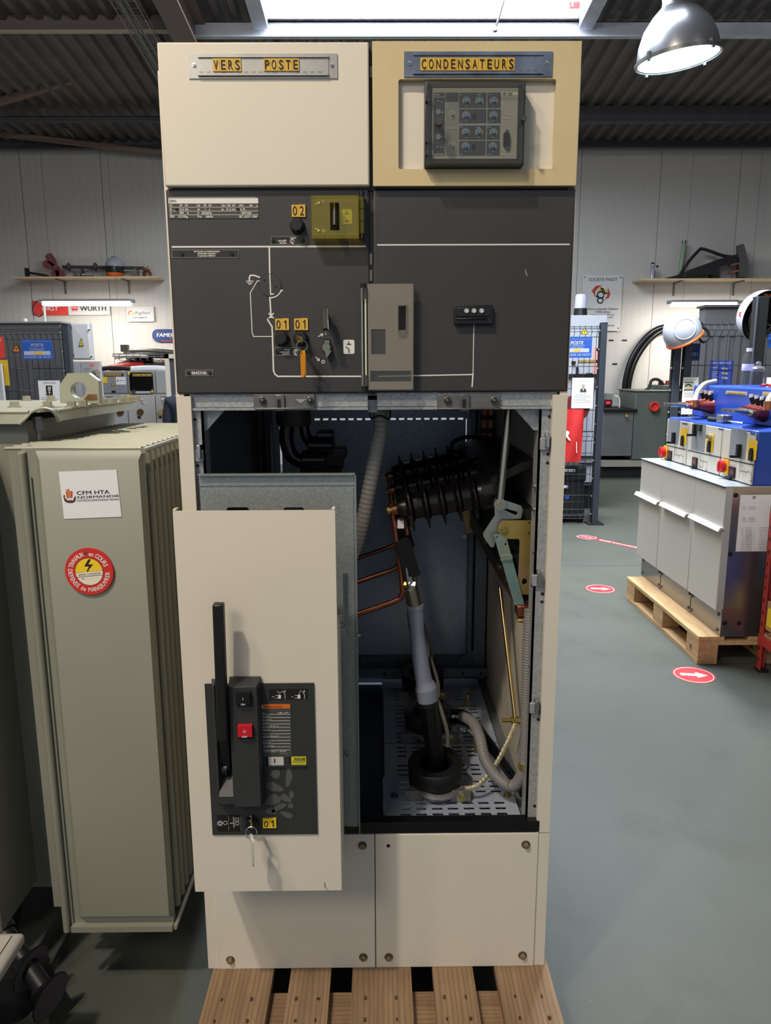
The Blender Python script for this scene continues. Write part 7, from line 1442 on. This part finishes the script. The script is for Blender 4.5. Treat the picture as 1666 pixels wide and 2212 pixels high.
for a, b in ((154, 708), (193, 713), (159, 768), (198, 771)): q = MB(); fcyl(q, a, b, 2, 6.3, .012, DSTEEL, 10); q.build('screw', lid)
tri('slim yellow danger triangle on the white enclosure', 175.5, 739, 10, 18, 6.296, YSIGN)
q = MB(); q.box(X[0]-.07, X[0]-.02, 6.25, 6.3, 0, X[3], GLV); q.build('steel_post', label='bare galvanised post between the left fence post and the white enclosure', cat='post')
t = thing('control_board', 'grey control board with red marks behind the lifting lug', 'control board', (PY(190, 860, 6.3).x, 6.4, 0)); X = rc(152, 781, 219, 900, 6.3); q = MB(); q.box(X[0], X[1], 6.3, 6.36, .0, X[3], mat('grey_board', (172, 168, 168), .45)); q.build('board', t)
q = MB(); fslab(q, (178, 783, 180, 862), 6.297, .003, GREYP); fslab(q, (213, 792, 217, 858), 6.297, .003, mat('pink_strip', (214, 160, 152), .5)); fpoly(q, [(199+6*math.cos(a), 788+3*math.sin(a)) for a in [-2*PI*i/20 for i in range(20)]], 6.298, mat('salmon_print', (222, 120, 104), .5)); 
for y in (796, 800, 806): fline(q, [(182, y), (196, y)], 6.298, .9, GREYP)
fslab(q, (216, 829, 218, 836), 6.29, .006, INK); q.build('printed_labels', t)
q = MB(); p = PY(206, 806, 6.26); q.cyl(p, p+V((.03, -.01, 0)), .035, STEEL, 14); q.cyl(p, p+V((0, 0, -.08)), .018, DSTEEL, 10); q.cyl(p+V((0, .05, 0)), p-V((0, .02, 0)), .03, DSTEEL, 12); q.build('switch_handle', t)
# row of grey switchgear
GSW = mat('switchgear_grey', (142, 142, 144), .45); GSL = mat('switchgear_light', (176, 174, 174), .45)
YG = 8.3
def cell(label, px, kind):
    x0, x1 = px; X = rc(x0, 801, x1, 850, YG); Xl = rc(x0, 852, x1, 912, YG-.05); t = thing('switchgear_cell', label, 'switchgear', ((X[0]+X[1])/2, YG+.4, 0), 'grey switchgear row')
    q = MB(); q.box(X[0], X[1], YG+.012, YG+.9, 0, X[3], GSW); q.build('carcass', t)
    q = MB(); fslab(q, (x0+.6, 802, x1-.6, 849), YG, .012, GSW if kind != 2 else mat('switchgear_mid', (158, 156, 156), .45)); d = q.build('upper_door', t, bevel=.004)
    q = MB(); Xm = rc(x0+.6, 853, x1-.6, 905, YG-.05); q.box(Xm[0], Xm[1], YG-.05, YG+.012, .45, Xm[3], GSL); lp = q.build('control_panel', t, bevel=.004); q = MB(); q.box(Xm[0], Xm[1], YG, YG+.012, 0, .44, GSW); q.build('lower_door', t)
    q = MB(); Yt = YG-.052; cx = (x0+x1)/2; bars(q, x0+10, x0+26, 858, Yt, 1.8, INK, 1)
    fcyl(q, cx+14 if kind == 0 else cx-2, 890, 7, YG-.05, .02, BZC if kind != 2 else mat('pale_brass', (170, 150, 110), .5), 20); fline(q, [(cx, 864), (cx, 872), (cx+5, 872)], Yt, .8, INK); fcyl(q, cx, 862, 2.4, YG-.05, .01, WHITE, 14); fslab(q, (cx-8, 899, cx-2, 904), YG-.056, .006, INK); fcyl(q, cx+8, 872, 1.3, YG-.05, .01, WHITE, 10); q.build('mechanism', lp)
    return t, d
t, d = cell('grey switchgear cell with a white sticker and yellow letter strip', (219, 275), 0)
q = MB(); fslab(q, (226, 807, 267, 813), YG-.006, .006, DSTEEL); fslab(q, (227, 808, 261, 812.2), YG-.009, .004, YTAG); bars(q, 228, 260, 811.6, YG-.009, 2.8, INK, 3); q.build('letter_strip', d)
q = MB(); fslab(q, (221, 814.5, 231.5, 827.5), YG-.003, .003, YSIGN); fslab(q, (250.5, 814, 271.5, 831), YG-.003, .003, WPAPER); T(q, 'CFM HTA', 263, 823, YG-.0032, 2, INK, w_=14); fpoly(q, [(252.5, 824), (255.5, 824), (255, 820), (253, 820)], YG-.0035, SAI); fslab(q, (241, 844, 250, 848), YG-.003, .003, INK); q.build('stickers', d)
tri('yellow danger triangle on the first grey switchgear cell', 244, 829, 8, 8, YG-.004, YSIGN)
t, d = cell('grey switchgear cell with a dark viewing window', (275.5, 336), 1)
q = MB(); X = rc(280, 805, 331, 847, YG-.004); q.plate(rrect(X[0], X[2], X[1], X[3], .03), V((0, YG, 0)), FX, FZ, .004, mat('dark_glass', (20, 19, 20), .12)); q.build('window', d)
q = MB(); fslab(q, (286, 807, 328, 813.4), YG-.010, .006, DSTEEL); fslab(q, (287, 808, 327, 812.6), YG-.013, .004, YTAG); bars(q, 288, 326, 812, YG-.013, 2.8, INK, 3); fslab(q, (276, 803, 280, 810), YG-.006, .006, YSIGN); fslab(q, (276.5, 852, 281, 858), YG-.055, .006, YSIGN); q.build('letter_strip', d)
q = MB(); fslab(q, (284, 845, 330, 850), YG-.03, .03, GSL); fcyl(q, 290, 846, 4, YG-.02, .02, STEEL, 14); q.build('window_ledge', d)
tri('yellow danger triangle at the corner of the dark viewing window', 329, 843.5, 9, 9, YG-.034, YSIGN)
cell('pale grey plain switchgear cell at the end of the row by the cabinet', (336.5, 366), 2)
# tools on the rack above
t = thing('wire_rack', 'wire rack of rods above the grey switchgear row', 'rack', (PY(300, 770, 8.5).x, 8.6, PY(300, 797, 8.5).z)); q = MB(); zr0 = PY(300, 766, 8.5).z
for z_ in (765, 769.5): a, b = PY(243, z_, 8.45), PY(372, z_, 8.45); q.cyl(a, b, .008, STEEL, 6)
for x in range(258, 372, 15): a, b = PY(x, 764, 8.45), PY(x, 778, 8.45); q.cyl(a, b, .005, STEEL, 5); q.cyl(b, b+V((0, .9, 0)), .005, STEEL, 5); q.cyl(a, V((a.x, YW-.003, a.z)), .005, STEEL, 5)
q.build('basket', t)
zsw = PY(290, 801, YG).z
ro = [((268, 760), (374, 762), .035, DSTEEL, 'grey telescopic pole lying highest on the wire rack', 8.6), ((284, 769), (374, 770), .04, BLACK, 'black pole with a ring end on the wire rack', 8.55), ((248, 773), (320, 771), .02, WPAPER, 'thin white rod on the wire rack', 8.5), ((238, 797), (312, 789), .05, SR, 'red folded tool roll on the switchgear row', 8.6), ((256, 789), (330, 778), .035, BLK2, 'black curved rod leaning over the red tool roll', 8.62), ((300, 791), (352, 785), .05, mat('pale_canvas', (176, 168, 160), .8), 'pale canvas roll lying behind the red tool roll', 8.7), ((282, 798.5), (366, 798.5), .04, WPAPER, 'long white rolled sheet along the switchgear top', 8.45), ((220, 796.5), (281, 797.5), .03, BLK2, 'black flat bar along the top of the first grey cell', 8.4), ((315, 794), (368, 793), .035, mat('dark_green_bag', (56, 60, 62), .7), 'dark rolled mat on the switchgear top by the cabinet', 8.55), ((352, 791), (372, 789), .05, OR, 'orange roll end beside the cabinet edge on the row', 8.65)]
for i, (a, b, r, m, lab, Y) in enumerate(ro):
    q = MB(); P0, P1 = PY(*a, Y), PY(*b, Y)
    q.tube([P0, P0.lerp(P1, .3)+V((0, 0, .012)), P0.lerp(P1, .7)+V((0, 0, .014)), P1], r, m, 12, sub=4)
    if 'ring end' in lab: q.tube([P0+V((-.03+.04*math.cos(t_), 0, .04*math.sin(t_))) for t_ in [2*PI*k/20 for k in range(20)]], .012, DSTEEL, 8, closed=True)
    if 'telescopic' in lab: q.box(P0.x-.03, P0.x+.06, Y-.04, Y+.04, P0.z, P0.z+.09, DSTEEL)
    q.build('pole' if 'pole' in lab or 'rod' in lab or 'bar' in lab else 'tool_roll', label=lab, cat='rod' if 'rod' in lab or 'pole' in lab or 'bar' in lab else 'roll', group='rods and rolls above the grey switchgear')
X = rc(361, 765, 392, 905, 7.6); t = thing('framed_panel', 'beige framed dark door panel half hidden by the cabinet', 'panel', ((X[0]+X[1])/2, 7.6, 0)); q = MB(); BF = mat('beige_frame', (206, 198, 184), .5); q.box(X[0], X[0]+.05, 7.56, 7.64, 0, X[3], BF); q.box(X[0], X[1]+.3, 7.56, 7.64, X[3]-.05, X[3], BF); q.box(X[1]+.25, X[1]+.3, 7.56, 7.64, 0, X[3], BF); q.build('frame', t)
q = MB(); q.box(X[0]+.05, X[1]+.25, 7.59, 7.61, .02, X[3]-.05, mat('dark_pane', (70, 74, 78), .3)); q.build('pane', t)
# ============================================================ person behind the cabinet
def skin(name, pts, edges, root, m, parent, sub=2, base=V((0, 0, 0))):
    me = bpy.data.meshes.new(name); me.from_pydata([tuple(V(p[:3])) for p in pts], edges, []); me.materials.append(m)
    o = bpy.data.objects.new(name, me); COL.objects.link(o); o.parent = parent
    s = o.modifiers.new('skin', 'SKIN'); s.use_smooth_shade = True; sv = me.skin_vertices[0].data if me.skin_vertices else None
    if sv is None:
        bpy.context.view_layer.objects.active = o; o.select_set(True)
        bpy.ops.mesh.customdata_skin_add(); sv = me.skin_vertices[0].data
    for i, p in enumerate(pts): sv[i].radius = (p[3], p[4] if len(p) > 4 else p[3])
    sv[root].use_root = True
    b = o.modifiers.new('round', 'SUBSURF'); b.levels = sub; b.render_levels = sub
    dg = bpy.context.evaluated_depsgraph_get(); m2 = bpy.data.meshes.new_from_object(o.evaluated_get(dg)); o.modifiers.clear(); o.data = m2
    m2.polygons.foreach_set('use_smooth', [True]*len(m2.polygons)); return o
# shoulder and upper arm show past the cabinet; the person sits on a stool facing the switchgear row
ye = 5.95; ps = PY(357, 868, ye); bx = ps.x+.205; zs = ps.z; B0_ = zs-1.125
per = thing('person', 'person in a navy top seated behind the cabinet with the back turned', 'person', (bx, ye, 0))
SKN_ = mat('skin', (196, 150, 124), .5); NAVY = mat('navy_cloth', (40, 47, 62), .85, bump=.3, bs=18); TRS = mat('dark_trousers', (40, 42, 48), .85); SHO = mat('black_shoe', (24, 24, 24), .5); HAI = mat('brown_hair', (60, 44, 34), .7)
U = B0_
B_ = [(0, 0, .74+U, .13, .10), (0, -.01, .90+U, .12, .095), (0, .0, 1.05+U, .145, .10), (0, .01, 1.145+U, .11, .08), (0, .02, 1.215+U, .052, .052), (0, .04, 1.29+U, .062, .07), (0, .05, 1.38+U, .075, .09), (0, .045, 1.46+U, .05, .062)]
E_ = [(0, 1), (1, 2), (2, 3), (3, 4), (4, 5), (5, 6), (6, 7)]
def add(p, par): B_.append(p); E_.append((par, len(B_)-1)); return len(B_)-1
zt_s = .70+U
for s in (-1, 1):
    a = add((s*.155, .0, 1.12+U, .058), 3); b = add((s*.175, -.01, 1.0+U, .05), a); c_ = add((s*.185, .0, .86+U, .04), b); d = add((s*.15, .20, .835+U, .03), c_); e = add((s*.13, .27, .815+U, .032, .018), d)
    for k, (dx, L) in enumerate(((-.030, .9), (-.010, 1), (.010, .97), (.029, .8))):
        f1 = add((s*.13+dx, .315, .812+U, .0095), e); f2 = add((s*.13+dx*1.1, .315+.032*L, .800+U, .0085), f1); add((s*.13+dx*1.1, .315+.052*L, .785+U, .0075), f2)
    th = add((s*.085, .285, .815+U, .011), e); add((s*.07, .315, .80+U, .009), th)
    l0 = add((s*.09, .05, .70+U, .092), 0); l1 = add((s*.12, .42, .69+U, .062), l0); l2 = add((s*.12, .40, .33+U, .044), l1); l3 = add((s*.12, .39, .235+U, .04), l2); add((s*.125, .52, .22+U, .034, .026), l3)
skin('body', B_, E_, 0, SKN_, per)
hc = V((0, .05, 1.38+U))+V(per.location)
for s in (-1, 1): q = MB(); q.lathe([(0, 0), (.018, .002), (.022, .008), (.012, .014)], hc+V((s*.076, -.005, -.015)), (s, 0, 0), SKN_, 12, sx=1.4); q.build('ear', per)
q = MB(); q.lathe([(.014, 0), (.008, .02), (0, .026)], hc+V((0, .085, -.02)), (0, 1, -.2), SKN_, 10); q.build('nose', per)
for s in (-1, 1): q = MB(); q.lathe([(.011, 0), (.008, .005), (0, .007)], hc+V((s*.03, .082, .008)), Y1, WPAPER, 12); q.lathe([(.005, .006), (0, .009)], hc+V((s*.03, .082, .008)), Y1, INK, 10); q.build('eye', per)
q = MB(); q.tube([hc+V((-.025, .078, -.055)), hc+V((0, .086, -.057)), hc+V((.025, .078, -.055))], .005, mat('lips', (150, 90, 80), .5), 8); q.build('mouth', per)
q = MB(); helm_shell(q, hc+V((0, -.006, .015)), .092, HAI, (0, -.35, 1), (0, 1, .2), -.15, 24, 10); q.build('hair', per)
J = [(0, 0, .70+U, .15, .125), (0, -.01, .90+U, .14, .115), (0, .0, 1.05+U, .165, .12), (0, .01, 1.15+U, .12, .09), (0, .02, 1.19+U, .07, .07)]; JE = [(0, 1), (1, 2), (2, 3), (3, 4)]
for s in (-1, 1):
    k = len(J); J += [(s*.155, 0, 1.12+U, .076), (s*.178, -.01, 1.0+U, .066), (s*.19, .0, .86+U, .056), (s*.155, .185, .838+U, .042)]; JE += [(3, k), (k, k+1), (k+1, k+2), (k+2, k+3)]
skin('jacket', J, JE, 0, NAVY, per)
K = [(0, 0, .73+U, .145, .12)]; KE = []
for s in (-1, 1):
    k = len(K); K += [(s*.09, .05, .70+U, .105), (s*.12, .42, .69+U, .075), (s*.12, .40, .33+U, .062)]; KE += [(0, k), (k, k+1), (k+1, k+2)]
skin('trousers', K, KE, 0, TRS, per)
for s in (-1, 1): q = MB(); o = V(per.location); q.lathe([(0, -.10), (.04, -.09), (.052, 0), (.05, .12), (.03, .19), (0, .20)], o+V((s*.12, .42, .225+U)), Y1, SHO, 18); q.build('shoe', per)
st_ = thing('stool', 'tall stool under the seated person in navy', 'stool', (bx, ye, 0)); zs0_ = .62+U
q = MB(); q.cyl((bx, ye+.04, zs0_-.04), (bx, ye+.04, zs0_), .19, BLK2, 28); q.build('seat', st_, bevel=.008)
for k in range(4): a = PI/4+k*PI/2; q = MB(); q.cyl((bx+.12*math.cos(a), ye+.04+.12*math.sin(a), zs0_-.04), (bx+.25*math.cos(a), ye+.04+.25*math.sin(a), 0), .014, DSTEEL, 12); q.build('leg', st_)
q = MB(); rr_ = .19; q.tube([(bx+rr_*math.cos(2*PI*k/28), ye+.04+rr_*math.sin(2*PI*k/28), .24) for k in range(28)], .010, DSTEEL, 8, closed=True); q.build('foot_ring', st_)
